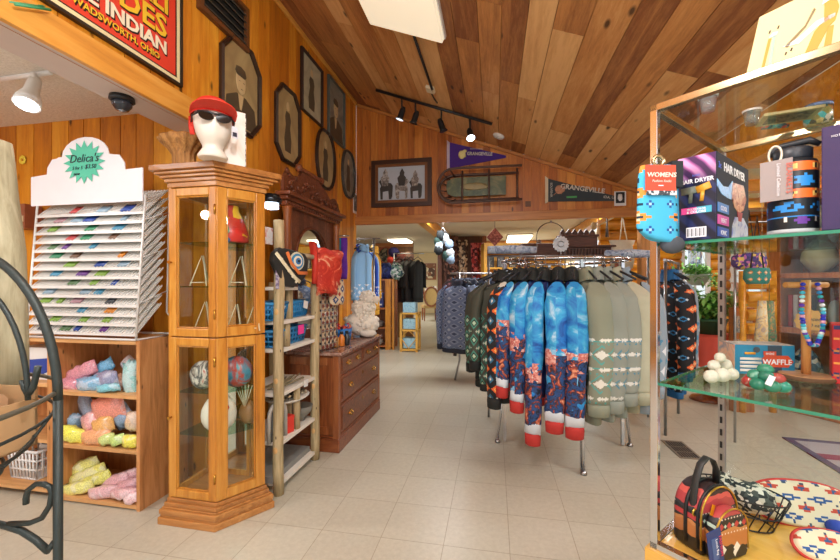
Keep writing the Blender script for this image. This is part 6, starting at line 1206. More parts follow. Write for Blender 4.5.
# red blanket/boxes at right edge of the lower shelf
rx,ry=klow(834,385); rb=kt('red_patterned_tin','tall red carton with dark and orange ornaments at the right end of the lower shelf','carton',rx-.006,ry+.02,Z1+.001,rad(10)); m=MB(); m.b2((0,0,0),(.14,.09,.175)); m.obj('carton_body',geo('redgeo','c81e22',[(.06,.07,.02,.01,.012,'2a2860',1.2),(.06,.07,.02,.01,.005,'c87838'),(.06,.07,.02,.045,.009,'f0a040',1.8)],'Object',.5),rb,.002)
# ---- deck items
def kdk(px,py,Z=ZD): p=KM.inverted()@atZ(px,py,Z); return p.x,p.y
px_,py_=kdk(722,556); pu=kt('mini_backpack_purse','small black and orange purse with white buffalo print and black top handle','purse',px_-.01,py_+.015,ZD,0); pu.rotation_euler.z=TH+rad(18)
pum=geo('purse_print','2a2826',[(.05,.2,0,.168-.1+.01,.0,'2a2826')],'Object') if False else None
t=NT('purse_print'); c=t.n('ShaderNodeTexCoord'); sp=t.n('ShaderNodeSeparateXYZ'); t.l(c.outputs['Object'],sp.inputs[0]); Z_=sp.outputs[2]; X_=sp.outputs[0]
vn=t.noise(c.outputs['Object'],14,2); hill=t.math('ADD',Z_,t.math('MULTIPLY',vn.outputs[0],.05)); col=t.ramp(t.math('MULTIPLY',hill,4.0),[(0,'2a2420'),(.26,'c07840'),(.40,'c88850'),(.44,'262628'),(.56,'3a3a3e'),(.60,'b8484a'),(.72,'d86058'),(.78,'3a2a2c')],True)
def dm(pu_,r_,zc,col,cc,asp=1,off=0):
    a=t.math('ABSOLUTE',t.math('SUBTRACT',t.math('FRACT',t.math('ADD',t.math('DIVIDE',X_,pu_),off+20)),.5)); b=t.math('ABSOLUTE',t.math('SUBTRACT',Z_,zc)); return t.mix(t.math('LESS_THAN',t.math('ADD',t.math('MULTIPLY',a,pu_),t.math('MULTIPLY',b,asp)),r_),col,cc)
col=dm(.03,.010,.100,col,lin('c04040')); col=dm(.03,.006,.100,col,lin('b8d0c0'),1,.5); col=dm(.012,.003,.120,col,lin('e8d8c8')); col=dm(.012,.003,.080,col,lin('e8d8c8'))
col=dm(.055,.014,.035,col,lin('ece8dc'),.9,.2); col=dm(.055,.008,.022,col,lin('ece8dc'),.6,.33); t.base(col); PRN=t.set(.45)
def dome(w_,h_,d_,y0,mat,name,par):
    m=MB(); P=[(-w_/2,.01),(-w_/2+.008,0),(w_/2-.008,0),(w_/2,.01),(w_/2,h_*.55)]+[(w_/2*math.cos(PI*k/12)**1,h_*.55+h_*.45*math.sin(PI*k/12)) for k in range(1,12)]+[(-w_/2,h_*.55)]
    rings=[]
    for y,s_ in ((0,.93),(.008,1),(d_-.008,1),(d_,.95)): rings.append([(x*s_,y0+y,h_/2+(z-h_/2)*s_) for x,z in P])
    m.rings(rings,sm=True); return m.obj(name,mat,par),P
dome(.145,.185,.085,.0,PRN,'main_body',pu); dome(.125,.140,.035,-.036,PRN,'front_pocket',pu)
def zipline(w_,h_,y,col_,q): m=MB(); m.tube([(-w_/2,y,.02),(-w_/2,y,h_*.55)]+[(-w_/2*math.cos(PI*k/14),y,h_*.55+h_*.45*math.sin(PI*k/14)) for k in range(1,14)]+[(w_/2,y,h_*.55),(w_/2,y,.02)],q,6); m.obj('zipper',col_,pu)
GLD=plain('c8a040',.3,.8); zipline(.147,.187,.0,GLD,.0028); zipline(.127,.142,-.034,GLD,.0025); zipline(.149,.19,.045,BLACK,.005); zipline(.147,.187,.010,BLACK,.004)
m=MB(); m.box((-.045,-.012,.135),(.009,.003,.03),(0,rad(20),0)); m.obj('zip_pull',plain('e8b020',.3,.7),pu)
m=MB(); m.tube([(-.066,.035,.10),(-.064,.03,.14),(-.055,.03,.20),(-.035,.03,.245),(-.01,.03,.262),(.015,.03,.25),(.03,.03,.22),(.035,.035,.18)],.011,8,flat=.35,up=(0,1,0)); m.obj('top_handle',plain('2e2e2c',.5),pu); m=MB(); m.tube([(-.066+.012*math.cos(t_),.02,.115+.010*math.sin(t_)) for t_ in [2*PI*j/12 for j in range(12)]],.003,6,closed=True); m.obj('buckle_ring',GLD,pu)
m=MB(); m.box((-.082,-.045,.06),(.052,.002,.095),(0,rad(-10),0)); m.box((-.084,-.0465,.055),(.02,.001,.06),(0,rad(-10),0),1); m.obj('blue_tag',[plain('24407c',.5),plain('4a6498',.5)],pu); text('MAX FURROW' if False else 'FASHION',.014,plain('e84858',.5),pu,(-.066,-.0468,.06),rot=(PI/2,PI/2+rad(-10),0),depth=.0003); text('Lunch Bag',.011,WT,pu,(-.080,-.0470,.06),rot=(PI/2,PI/2+rad(-10),0),depth=.0003)
# wire basket with patterned cloth
x,y=kdk(738,520); wbk=kt('wire_basket','black wire basket of black and cream patterned cloth behind the small purse','basket',x,y,ZD,rad(10)); m=MB()
for z,q in ((.004,.07),(.05,.085),(.10,.10)): m.tube([(q*1.25*math.cos(2*PI*k/28),q*.8*math.sin(2*PI*k/28),z) for k in range(28)],.0025,5,closed=True)
for k in range(20): a=2*PI*k/20; m.tube([(.07*1.25*math.cos(a),.07*.8*math.sin(a),.004),(.1*1.25*math.cos(a+.2),.1*.8*math.sin(a+.2),.10)],.0018,4)
m.obj('wire_lattice',BLACK,wbk)
bwc=speck('black_cream_cloth',['1c2224','dcd8cc','2c3638','c8c4b4','48504c'],90,.7)
for i,(a,b,c_,lb) in enumerate([((x-.03,y,ZD+.085),(.06,.05,.05),0,'black and cream patterned cloth at the left of the wire basket'),((x+.03,y-.0,ZD+.09),(.065,.055,.045),1,'black and cream patterned cloth at the right of the wire basket')]):
    m=MB(); m.mt=KM; m.ball(a,b,18,0,.22,i+3); tag(m.obj('patterned_cloth',bwc),lb,'cloth','patterned cloths in the wire basket')
# big cream cases
def pancase(px,py,w_,h_,d_,rz,label,tilt,sc_=1):
    x,y=kdk(px,py); r=kt('patterned_round_case',label,'fabric case',x,y,ZD+.004,rz); r.rotation_euler=(tilt,0,TH+rz)
    pat=geo('cream_case_pattern','e6dcc0',[(.085,.056,0,.0,.034,'2c5a9c',3),(.085,.056,0,0,.010,'e6dcc0',1.6),(.085,.056,.0425,.028,.030,'c8503c',3),(.085,.056,.0425,.028,.010,'3c5c8c',1.6),(.0425,.056,.021,.014,.006,'3c5068',2)],'Object',.8)
    m=MB(); P=[(w_/2*math.copysign(abs(math.cos(t_))**.8,math.cos(t_)),h_/2+h_/2*math.sin(t_)) for t_ in [2*PI*k/40 for k in range(40)]]
    m.rings([[(x_*s_,y_,h_/2+(z_-h_/2)*s_) for x_,z_ in P] for y_,s_ in ((0,.9),(.006,.98),(.02,1),(d_-.01,1),(d_,.93))]); m.obj('case_body',pat,r)
    m=MB(); m.tube([(x_*1.0,.018,h_/2+(z_-h_/2)*1.0) for x_,z_ in P],.0055,8,closed=True); m.obj('red_piping',plain('c83a34',.6),r); return r
pancase(812,530,.30,.135,.035,rad(-14),'large cream oval fabric case with red piping at the back of the deck',rad(-25))
pancase(838,566,.16,.085,.03,rad(-14),'smaller cream fabric case in front of the oval one',rad(-40))
x,y=kdk(838,535); m=MB(); m.mt=KM@Matrix.Translation((x,y,ZD+.02)); m.ball((0,0,0),(.03,.03,.022),12); tag(m.obj('blue_bundle',plain('2a48b0',.7)),'small blue bundle between the two cream cases at the right edge','bundle')
# ================= REAR HALL =================
def wp(px,py,z): return A(px,py,z)
# yellow pine photo shelf unit behind the round rack
z=6.4; a=wp(484,243,z); b=wp(566,243,z); W=(b-a).length; H=a.z
r=thing('photo_shelf','yellow pine shelf unit with framed photos behind the round clothing rack','shelves',tuple((a.x,a.y,0)),TH)
m=MB(); m.b2((0,0,0),(.05,.35,H)); m.obj('side_panel',YEL,r); m=MB(); m.b2((W-.05,0,0),(W,.35,H)); m.obj('side_panel',YEL,r); m=MB(); m.b2((.05,.32,0),(W-.05,.35,H)); m.obj('back_panel',YEL,r); m=MB(); m.b2((0,-.02,H-.12),(W,.35,H)); m.obj('header_board',YEL,r)
for zz in (.3,.75,1.2,1.5): m=MB(); m.b2((.05,0,zz-.03),(W-.05,.32,zz)); m.obj('shelf',YEL,r)
for i,(x,c_,lb) in enumerate([(.12,'5a5a52','leftmost small framed photo on the yellow shelf'),(.30,'88888a','second small framed photo on the yellow shelf'),(.50,'b0a890','third small framed photo on the yellow shelf'),(.72,'687078','fourth small framed photo on the yellow shelf'),(.95,'9a9080','last small framed photo on the yellow shelf')]):
    q=Matrix.Translation(r.location)@Matrix.Rotation(TH,4,'Z')@Vector((x,.1,1.5)); f=thing('framed_photo',lb,'picture frame',tuple(q),TH,'framed photos on the yellow shelf'); m=MB(); m.frame(.13,.19,.018,.015,0,0,0); m.obj('frame',BLACK,f); m=MB(); m.b2((-.05,.006,.015),(.05,.01,.175)); m.obj('print',blobs('ph%d'%i,['2a2a2a',c_,'e8e4dc'],12),f)
# brown carved antique (castle-like crest) on a shelf stand
z=4.3; a=wp(524,254,z); b=wp(620,254,z); W=(b-a).length
st=thing('tall_display_stand','long dark wooden stand behind the round rack carrying the carved crest','stand',tuple((a.x,a.y,0)),TH); m=MB(); m.b2((0,0,a.z-.06),(W,.35,a.z-.03)); m.obj('top_board',WAL,st); 
for x in (.03,W-.03): 
    for y in (.03,.32): m=MB(); m.b2((x-.02,y-.02,0),(x+.02,y+.02,a.z-.06)); m.obj('leg',WAL,st)
DKW=wood('dark_carved','2c1812','4c2c20','684034',0,4,.5,.2,False)
r=thing('carved_crest','dark brown carved furniture crest with pointed finials standing above the round rack','carved crest',(a.x,a.y,a.z-.03),TH); q=z/FPX
m=MB(); m.b2((.0,.05,0),(38*q,.2,14*q)); m.b2((36*q,.05,0),(92*q,.25,10*q)); m.b2((34*q,.02,10*q),(96*q,.27,12*q)); m.b2((40*q,.06,12*q),(76*q,.2,22*q)); m.b2((39*q,.04,21*q),(77*q,.22,23*q)); m.obj('crest_body',DKW,r,.004)
for k in range(7):
    x=(41+6*k)*q if k<6 else 95*q; z0=23*q if k<6 else 12*q; m=MB(); m.prism([(x-2.6*q,z0),(x-2.6*q,z0+2*q),(x,z0+5.5*q),(x+2.6*q,z0+2*q),(x+2.6*q,z0)],.03,Matrix.Translation((0,.06,0))); m.obj('finial',DKW,r)
m=MB(); 
for k in range(18): m.box(((37+3.2*k)*q,.045,5*q),(1.6*q,.02,6*q))
m.obj('dentil_row',DKW,r)
# silver gear disc, hoop, small figures
c=wp(561,244,3.9); r=thing('silver_rosette','silver scalloped metal rosette standing above the jackets','rosette',tuple(c),TH); m=MB(); m.prism([((.072 if k%2 else .084)*math.cos(k*PI/16),(.072 if k%2 else .084)*math.sin(k*PI/16)) for k in range(32)],.01); m.obj('disc',plain('b8bcc0',.4,.4,var=.3,sc=40),r); m=MB(); m.tube([(.03*math.cos(2*PI*k/20),-.004,.03*math.sin(2*PI*k/20)) for k in range(20)],.005,6,closed=True); m.obj('raised_ring',STEEL,r); m=MB(); m.tube([(0,.005,-.08),(0,.005,-r.location.z)],.004,5); m.obj('stake',STEEL,r)
c=wp(551,236,4.1); r=thing('wire_hoop','thin dark wire hoop arching above the jackets beside the rosette','hoop',tuple(c),TH); m=MB(); m.tube([(.15*math.cos(PI*k/20),0,.15*math.sin(PI*k/20)*.95) for k in range(21)],.005,6); m.tube([(.15,0,0),(.15,0,-r.location.z)],.005,6); m.tube([(-.15,0,0),(-.15,0,-r.location.z)],.005,6); m.obj('hoop_wire',plain('5c4a3c',.4),r); m=MB(); m.ball((0,0,.15),(.015,.015,.015),8); m.obj('bead',STEEL,r)
c=wp(539,243,4.45); r=thing('antler_figurine','small cream and brown figurine at the left end of the carved crest','figurine',(c.x,c.y,st.location.z+a.z-.03+.0),TH); m=MB(); m.tube([(0,0,0),(.01,0,.08),(.0,0,.15)],[.035,.03,.022],10); m.ball((0,0,.18),(.03,.025,.03),10); m.obj('figure_body',blobs('figb',['e8dcc8','6a5040','c8b898'],18),r)
c=wp(594,226,4.35); r=thing('small_ornament','small round ornament among the finials of the carved crest','ornament',tuple(c),TH); m=MB(); m.ball((0,0,.0),(.035,.03,.045),12); m.obj('ornament_body',blobs('orn',['3c4858','c8a060','7a8898'],25),r)
# long baskets on top of the round rack
# blue glass shelf of denim items on the rack centre
for i,(px,py,lb) in enumerate([(512,250,'rolled slate blue cloth lying at the left inside of the rack ring'),(630,254,'rolled pale blue cloth lying at the right inside of the rack ring')]):
    c=wp(px,py,3.55); m=MB(); m.tube([c+RV*-.22,c+RV*.02+Vector((0,0,.005)),c+RV*.22],[.035,.04,.03],12); tag(m.obj('rolled_cloth',blobs('denimroll',['4a5c7c','8c9cb8','c8d4e0','3c4860'],20)),lb,'cloth roll')
m=MB(); c=wp(570,256,3.57); m.tube([c+RV*-.75,c+RV*.72],.010,6); m.tube([c+RV*-.75,Vector((*(c+RV*-.75)[:2],0))],.010,6); m.tube([c+RV*.72,Vector((*(c+RV*.72)[:2],0))],.010,6); tag(m.obj('rail_stand',STEEL),'steel rail stand behind the round rack holding rolled cloths','rail')
# white tote bag at right, hanging from header
c=wp(622,226,4.35); r=thing('tote_bag','cream tote bag with long straps hanging at the corner post above the jackets','tote bag',tuple(c+Vector((0,0,-.28))),TH); m=MB(); m.rings([[(w_*math.cos(t_),.04*math.sin(t_),z_) for t_ in [2*PI*j/20 for j in range(20)]] for z_,w_ in ((-.2,.12),(-.1,.14),(.05,.12),(.12,.15))]); m.obj('bag_body',plain('d8d0b8',.8,bump=.3,sc=20),r)
for s_ in (-1,1): m=MB(); m.tube([(s_*.04,-.03,.12),(s_*.015,-.02,.28),(0,0,.42)],.006,5); m.obj('strap',CREAM,r)
for i,(px,lb,c_) in enumerate([(607,'small dark hanging ornament left of the cream tote bag','4a3c30'),(598,'tan leather strap ornament beside the cream tote bag','c8a878')]):
    c=wp(px,215,4.4); m=MB(); m.tube([c,c-Vector((0,0,.15)),c-Vector((0,0,.25))],[.006,.012,.02],8); tag(m.obj('hanging_ornament',plain(c_)),lb,'ornament')
# hanging diamond plaque
c=wp(495,217,4.75); r=thing('diamond_plaque','red brown diamond shaped plaque hanging on a cord below the header beam','plaque',tuple(c),TH); m=MB(); h=.13; m.prism([(0,-h),(-h*.78,-h*1.9),(0,-h*2.75),(h*.78,-h*1.9)],.015); m.obj('plaque_face',speck('plaq',['7a3c30','8c4a3c','a86858','70342a'],70),r); m=MB(); m.tube([(0,.007,2.16-c.z),(0,.007,-h)],.003,4); m.obj('cord',BLACK,r)
# hanging bundle of blue/white fabric
c=wp(443,232,5.3); r=thing('hanging_mobile','bundle of black, white and pale blue fabric ornaments hanging beneath the rear beam','hanging ornament',tuple(c),TH); m=MB(); m.tube([(.0,0,2.16-c.z),(0,0,0)],.004,5); m.tube([(-.04,0,.0),(0,0,.06),(.05,0,-.02)],.008,6); m.obj('hook',STEEL,r)
for k in range(9): m=MB(); x=R.uniform(-.08,.09); zz=-.05-.04*k; m.ball((x+.03*k/9,R.uniform(-.03,.03),zz),(.06,.04,.07),10,0,.5,k); m.obj('fabric_piece',plain(['20282c','b0b8bc','2c4a44','8098b0','a8b8c4'][k%5],.8,var=.2,sc=30),r)
# dark textile hangings left of the pine shelf: necklaces / blankets
for i,(px,w_,y0,y1,c_,lb) in enumerate([(451,14,236,300,['4a2c24','6a4438','2c1c18','8a6050'],'dark brown hanging of leather goods below the rear beam'),(463,9,240,290,['5c4030','a88868','3c2c24','c8b090'],'tan and brown hanging strands right of the leather goods'),(475,8,243,300,['a03030','5c1c20','c86058','3c1418'],'dark red hanging scarves beside the yellow shelf'),(482,5,243,285,['c03840','e8a8a0','8c2028'],'narrow bright red hanging strip beside the yellow shelf')]):
    z_=7.2; a=wp(px-w_/2,y0,z_); b=wp(px+w_/2,y1,z_); m=MB(); n=7; out=[]
    for k in range(8):
        f=k/7; zc=a.z+(b.z-a.z)*f; c=(a+b)/2; hw_=w_/2/FPX*z_; out.append([c+RV*hw_*math.cos(t_)*(1+.1*math.sin(5*f+i))+FV*.05*math.sin(t_)*(1+.5*math.cos(5*t_))+Vector((0,0,zc-c.z)) for t_ in [2*PI*j/20 for j in range(20)]])
    m.rings(out); tag(m.obj('wall_hanging',speck('hang%d'%i,c_,22,.8)),lb,'hanging goods')
r=thing('dark_partition','dark brown timber partition panel holding the hanging goods in the rear hall','partition',tuple(wp(462,283,7.5)),TH); r.location.z=0; m=MB(); w_=24/FPX*7.5; m.b2((-w_,0,0),(w_*.9,.06,2.15)); m.obj('panel',wood('dark_partition_wood','3c2218','5c3a28','74503a',2,1,.6,.3,False),r)
for s_ in(-1,1): m=MB(); m.b2((s_*w_*.93-.04,-.02,0),(s_*w_*.93+.04,.08,2.15)); m.obj('stile',WALZ,r)
# maroon patterned chair/blanket
c=wp(455,290,6.6); r=thing('blanket_stand','stand draped with a maroon patterned blanket behind the slate jackets','blanket stand',(c.x,c.y,0),TH); m=MB(); m.rings([[(w_*math.cos(t_),.12*math.sin(t_),z_) for t_ in [2*PI*j/20 for j in range(20)]] for z_,w_ in ((.35,.26),(.9,.25),(1.2,.22),(1.3,.12))]); m.obj('blanket',geo('maroonpat','4a2c34',[(.07,.07,0,0,.02,'8a5a60'),(.07,.07,.035,.035,.012,'2c1c24')],'Object'),r); m=MB(); m.tube([(0,0,0),(0,0,.4)],.03,8); m.obj('stand_post',BLACK,r)
# brown open shelf (left rear) and wire display
z=7.2; a=wp(352,279,z); b=wp(394,350,z); W=(b-wp(352,350,z)).length; H=a.z
r=thing('open_bookcase','brown open bookcase of caps in the rear hall behind the plush sheep','bookcase',(a.x,a.y,0),TH); 
for x in (0,W-.04): m=MB(); m.b2((x,0,0),(x+.04,.4,H)); m.obj('side_panel',TRIM if x==0 else OAK,r)
m=MB(); m.b2((W-.16,-.02,0),(W-.06,0,H)); m.obj('front_stile',OAK,r)
m=MB(); m.b2((0,.38,0),(W,.4,H)); m.obj('back_panel',WALZ,r)
for zz in (.08,.42,.78,H): m=MB(); m.b2((.04,0,zz-.03),(W-.04,.38,zz)); m.obj('shelf',CHERRY,r)
mt=Matrix.Translation(r.location)@Matrix.Rotation(TH,4,'Z')
for i,(x,zz,c_,lb) in enumerate([(.25,.08,'302c30','black cap on the lowest shelf of the brown bookcase'),(.48,.08,'8c8478','grey cap on the lowest shelf of the brown bookcase'),(.28,.42,'1c1c1e','black cap on the middle shelf of the brown bookcase'),(.5,.42,'6c6058','taupe cap on the middle shelf of the brown bookcase')]):
    m=MB(); m.mt=mt; m.ball((x,.12,zz+.06),(.10,.11,.06),12); m.ball((x,.01,zz+.03),(.08,.07,.015),10); tag(m.obj('cap',plain(c_)),lb,'cap','caps in the brown bookcase')
for i,(x,zz,lb) in enumerate([(.50,.79,'lower navy box on the top shelf of the brown bookcase'),(.50,.93,'upper navy box on the top shelf of the brown bookcase')]):
    m=MB(); m.mt=mt; m.b2((x-.08,.05,zz),(x+.08,.2,zz+.13)); m.b2((x-.03,.048,zz+.03),(x+.05,.05,zz+.06),1); tag(m.obj('navy_box',[plain('23306c'),WHITE]),lb,'box','navy boxes in the bookcase')
for i,(x,c_,lb) in enumerate([(.14,['88a8c0','e0e8e8','2c4a80','a0b8c8'],'blue and white patterned bundle on top of the brown bookcase'),(.42,['9a2c38','5c2c3c','2c3c80'],'maroon bundle on top of the brown bookcase'),(.62,['1c2c68','2c3c80','101c48'],'navy bundle on top of the brown bookcase'),(.82,['2c4c58','d8e0e0','78a090'],'green and white bundle at the right top of the brown bookcase')]):
    m=MB(); m.mt=mt; m.ball((x,.2,H+.15),(.13,.13,.16),14,0,.4,i); tag(m.obj('fabric_bundle',speck('bund%d'%i,c_,30)),lb,'fabric bundle','bundles on the bookcase')
# small yellow display stand
z=7.0; a=wp(401,350,z); b=wp(416,350,z); W=.30; H=(wp(401,311,z)-wp(401,350,z)).z
r=thing('display_stand','small honey pine open display stand with blue printed boxes in the rear hall','display stand',(a.x,a.y,0),TH+rad(-10)); HP=plain('dca84c',.5,var=.1)
for x in (0,.29):
    for y in (0,.29): m=MB(); m.b2((x-.02,y-.02,0),(x+.02,y+.02,H)); m.obj('leg',HP,r)
for zz in (.05,.40,H): m=MB(); m.b2((-.02,-.02,zz-.03),(.31,.31,zz)); m.obj('shelf',HP,r)
m=MB(); m.tube([(0,-.01,.25),(.14,-.01,.39),(.29,-.01,.25),(.14,-.01,.06),(0,-.01,.25)],.012,5); m.obj('lattice',HP,r); m=MB(); m.tube([(.31,0,.7),(.31,.28,.4)],.012,5); m.obj('lattice',HP,r)
mt=Matrix.Translation(r.location)@Matrix.Rotation(TH+rad(-10),4,'Z')
for i,(zz,lb) in enumerate([(.06,'lowest blue printed box in the small pine stand'),(.41,'middle blue printed box in the small pine stand'),(H+.001,'blue printed box on top of the small pine stand')]):
    m=MB(); m.mt=mt; m.b2((.03,.03,zz),(.26,.25,zz+.18)); tag(m.obj('printed_box',blobs('pbox',['58a0c8','a8d0e0','3c7898'],10,.4)),lb,'box','blue boxes in the pine stand')
# items on the partition wall: dark window, certificate, drum ring, caps, garments
c=atY(370,262,8.55); r=thing('dark_display_board','dark board of small goods hung on the rear partition wall','display board',(c.x,8.58,c.z-.35)); m=MB(); m.b2((-.42,-.02,0),(.42,0,.66)); m.obj('board',speck('goods',['2c2c28','48483c','6c6450','3c4838','988868'],18,.6),r); m=MB(); m.frame(.88,.72,.03,.03,0,-.03,-.03); m.obj('frame',WALZ,r)
c=atY(369,247,8.5); m=MB(); m.b2((c.x-.15,8.5,c.z-.28),(c.x+.15,8.51,c.z+.08)); tag(m.obj('notice_sheet',plain('dcd6ba',.7)),'cream paper notice hanging high on the rear partition','notice')
c=atY(386,255,8.45); r=thing('drum_hoop','round reddish brown hoop hanging on the rear partition wall','hoop',(c.x,8.45,c.z)); m=MB(); m.tube([(.18*math.cos(2*PI*k/24),0,.18*math.sin(2*PI*k/24)) for k in range(24)],.02,6,closed=True); m.obj('hoop_ring',plain('a05838'),r); 
for i,(px,py,c_,q,lb) in enumerate([(394,252,'2c2860',.13,'navy cap hanging beside the reddish hoop'),(391,260,'e04838',.09,'red cap hanging below the reddish hoop'),(402,257,'7a4038',.13,'maroon and white patterned cap in the rear hall'),(409,256,'a88070',.12,'tan cap at the right of the hanging caps')]):
    c=atY(px,py,8.35); m=MB(); m.ball(c,(q,.10,q*.8),12,0,.2); tag(m.obj('hat',plain(c_,.8,var=.3,sc=20)),lb,'cap','caps hanging in the rear hall')
# T-shirts
for i,(px,c_,lb) in enumerate([(399,'4c2c2c','brown t-shirt hanging at the left in the rear hall'),(407,'1c1c1c','black t-shirt in the middle of the rear hall row'),(411,'383434','charcoal t-shirt beside the black one in the rear hall'),(418,'141414','long black shirt hanging at the rear hall doorway')]):
    c=wp(px,266,8.2); jacket('t_shirt',lb,'shirt',plain(c_,.8),plain(c_,.8),plain(c_,.8),(c.x,c.y,c.z+.25),rad(70),.85,.35,wd=.2,th=.04,group='t-shirts in the rear hall',collar=False); hanger((c.x,c.y,c.z+.27),rad(70),'hanger of the '+lb,'hangers in the rear hall')
a=wp(394,266,8.2); b=wp(424,266,8.2); m=MB(); m.tube([a+Vector((0,0,.265)),b+Vector((0,0,.265))],.012,6); 
for q_ in (a,): m.tube([q_+Vector((0,0,.265)),(q_.x,q_.y,0)],.014,6)
tag(m.obj('garment_rail',STEEL),'steel garment rail of dark t-shirts in the rear hall','clothes rail')
c=wp(389,262,7.62); r=thing('glass_cabinet','orange pine glazed cabinet top behind the brown bookcase','cabinet',(c.x,c.y,0),TH); m=MB(); m.b2((-.30,0,0),(.16,.25,1.60)); m.obj('body',CHERRY,r); m=MB(); m.frame(.44,.45,.05,.02,0,1.13,-.02,-.07); m.obj('door_frame',OAK,r); m=MB(); m.b2((-.25,-.012,1.17),(.11,-.008,1.54)); m.obj('glass_pane',plain('5a5448',.1),r)
# far room: picture, chair, table
c=atY(422,272,15.95); r=thing('wall_picture','brown and cream picture on the far end wall above the chair','picture',(c.x,15.97,c.z-.32)); m=MB(); w_=(atY(436,272,15.95)-atY(408,272,15.95)).x; m.frame(w_,.68,.05,.04,0,0,-.04); m.obj('frame',WALZ,r); m=MB(); m.b2((-w_/2+.05,-.02,.05),(w_/2-.05,0,.63)); m.obj('print',speck('farpic',['8a5a3c','d8c8a0','5c4030','b89878','e8dcc0'],7),r)
f=fl(430,320.5); r=thing('upholstered_chair','carved wooden chair with a tan upholstered oval back in the far room','chair',(f.x,f.y,0),rad(20)); 
for x in (-.22,.22):
    for y in (-.2,.2): m=MB(); m.tube([(x,y,0),(x,y,.42)],[.018,.03],8); m.obj('leg',WALZ,r)
m=MB(); m.b2((-.26,-.25,.42),(.26,.24,.52)); m.obj('seat',plain('b8945c',.8),r,.02); m=MB(); m.ball((0,-.24,.80),(.20,.03,.28),18); m.obj('backrest',plain('d8b474',.8),r); m=MB(); m.tube([(.23*math.cos(2*PI*k/24),-.24,.8+.31*math.sin(2*PI*k/24)) for k in range(24)],.03,8,closed=True); m.obj('back_frame',WALZ,r)
f=fl(416,319); r=thing('goods_table','long table of red and green goods in the far room','table',(f.x+.4,f.y+1.4,0)); m=MB(); m.b2((-1.1,-.4,.7),(1.6,.4,.75)); m.obj('table_top',WAL,r)
for x in (-1.05,1.55):
    for y in (-.35,.35): m=MB(); m.b2((x-.03,y-.03,0),(x+.03,y+.03,.7)); m.obj('leg',WAL,r)
for k in range(10):
    x=f.x+.4-1.0+.27*k; h=.12+.1*R.random(); m=MB(); m.ball((x,f.y+1.2,.75+h),(.13,.13,h),12,0,.3,k); c_=['b83038','2c5c48','c85850','48484c','d8c8b0','8c2c34'][k%6]; tag(m.obj('goods_bundle',speck('gb%d'%(k%6),[c_,'e8dcd0',c_,'3c2c2c'],14)),'%s patterned bundle on the long table in the far room'%['red','green','coral','charcoal','cream','wine'][k%6],'bundle','bundles on the far table')
c=wp(443,312,8.6); m=MB(); m.b2((c.x-.14,c.y,0),(c.x+.14,c.y+.3,.70)); tag(m.obj('teal_crate',plain('2aa8a8',.6)),'teal crate standing in the rear hall left of the slate jackets','crate')
r=thing('sofa','dark patterned sofa in the far room right of the chair','sofa',tuple(fl(452,318)+Vector((1.9,.6,0))),rad(0)); m=MB(); m.b2((-.8,0,0),(.9,.8,.42)); m.obj('seat',speck('sofa',['3c2c30','6c4a4c','2c2428','8c6c64'],14),r,.03); m=MB(); m.b2((-.8,.65,.3),(.9,.85,.95)); m.obj('backrest',speck('sofa',[],1),r,.03)
# ================= SIDE ROOM ON THE RIGHT =================
f=fl(768,406); g=fl(840,424); d=(g-f); d.z=0; an=math.atan2(d.y,d.x); r=thing('glazed_hutch','large cherry wood hutch with glazed doors behind the glass case','hutch',(f.x,f.y,0),an); W=2.0; H=2.05
# local x along the front to the right, front faces -y
zs=[(.28,.72),(.86,1.26),(1.34,1.66),(1.72,2.0)]
m=MB(); m.b2((0,0,0),(W,.42,.14)); m.obj('plinth',CHERRY,r,.006); m=MB(); m.b2((0,.38,.14),(W,.42,H)); m.obj('back_panel',CHERRY,r)
for x in (0,W-.10): m=MB(); m.b2((x,0,.14),(x+.10,.38,H)); m.obj('side_panel',CHERRY,r,.005)
m=MB(); m.b2((.53,-.01,.14),(.60,.38,H)); m.obj('mullion',CHERRY,r)
for zz in (.14,.76,1.28,1.68,2.0): m=MB(); m.b2((-.02,-.03,zz),(W+.02,.38,zz+.05)); m.obj('ledge',CHERRY,r,.005)
for (z0,z1) in zs:
    for x0,x1 in ((.10,.53),(.60,1.1),(1.1,W-.1)):
        g_=MB(); g_.b2((x0,.02,z0),(x1,.025,z1)); g_.obj('glass_pane',GLASS,r)
mt=Matrix.Translation(r.location)@Matrix.Rotation(an,4,'Z')
def hut(name,x,zz,s,mat,label,cat,grp=None,y=.18,nz_=.25,sd=0): m=MB(); m.mt=mt; m.ball((x,y,zz+s[2]*1.05),s,14,0,nz_,sd); return tag(m.obj(name,mat),label,cat,grp)
PAN=plain('b8a878',.7,var=.2,sc=10)
hut('straw_hat',.28,1.73,(.16,.12,.12),PAN,'pale straw hat at the left on the top shelf of the hutch','hat','straw hats in the hutch'); hut('straw_hat',.75,1.73,(.17,.12,.12),PAN,'pale straw hat right of the mullion on the top shelf of the hutch','hat','straw hats in the hutch'); 
hut('seashell',.32,1.33,(.13,.11,.15),plain('d0c8a0',.5,var=.2,sc=8),'large cream shell at the left on the second shelf of the hutch','shell','shells in the hutch',sd=3,nz_=.5); hut('seashell',.80,1.33,(.14,.11,.16),plain('c8c49c',.5,var=.2,sc=8),'large cream shell right of the mullion in the hutch','shell','shells in the hutch',sd=5,nz_=.5)
for k,(x,c_,lb) in enumerate([(.14,'c83040','red'),(.18,'e8d8d8','white'),(.22,'a82c38','crimson'),(.26,'3c4048','charcoal')]): m=MB(); m.mt=mt; m.b2((x-.015,.08,.811),(x+.015,.26,1.12)); tag(m.obj('book',plain(c_)),lb+' book standing at the left on the middle shelf of the hutch','book','books in the hutch')
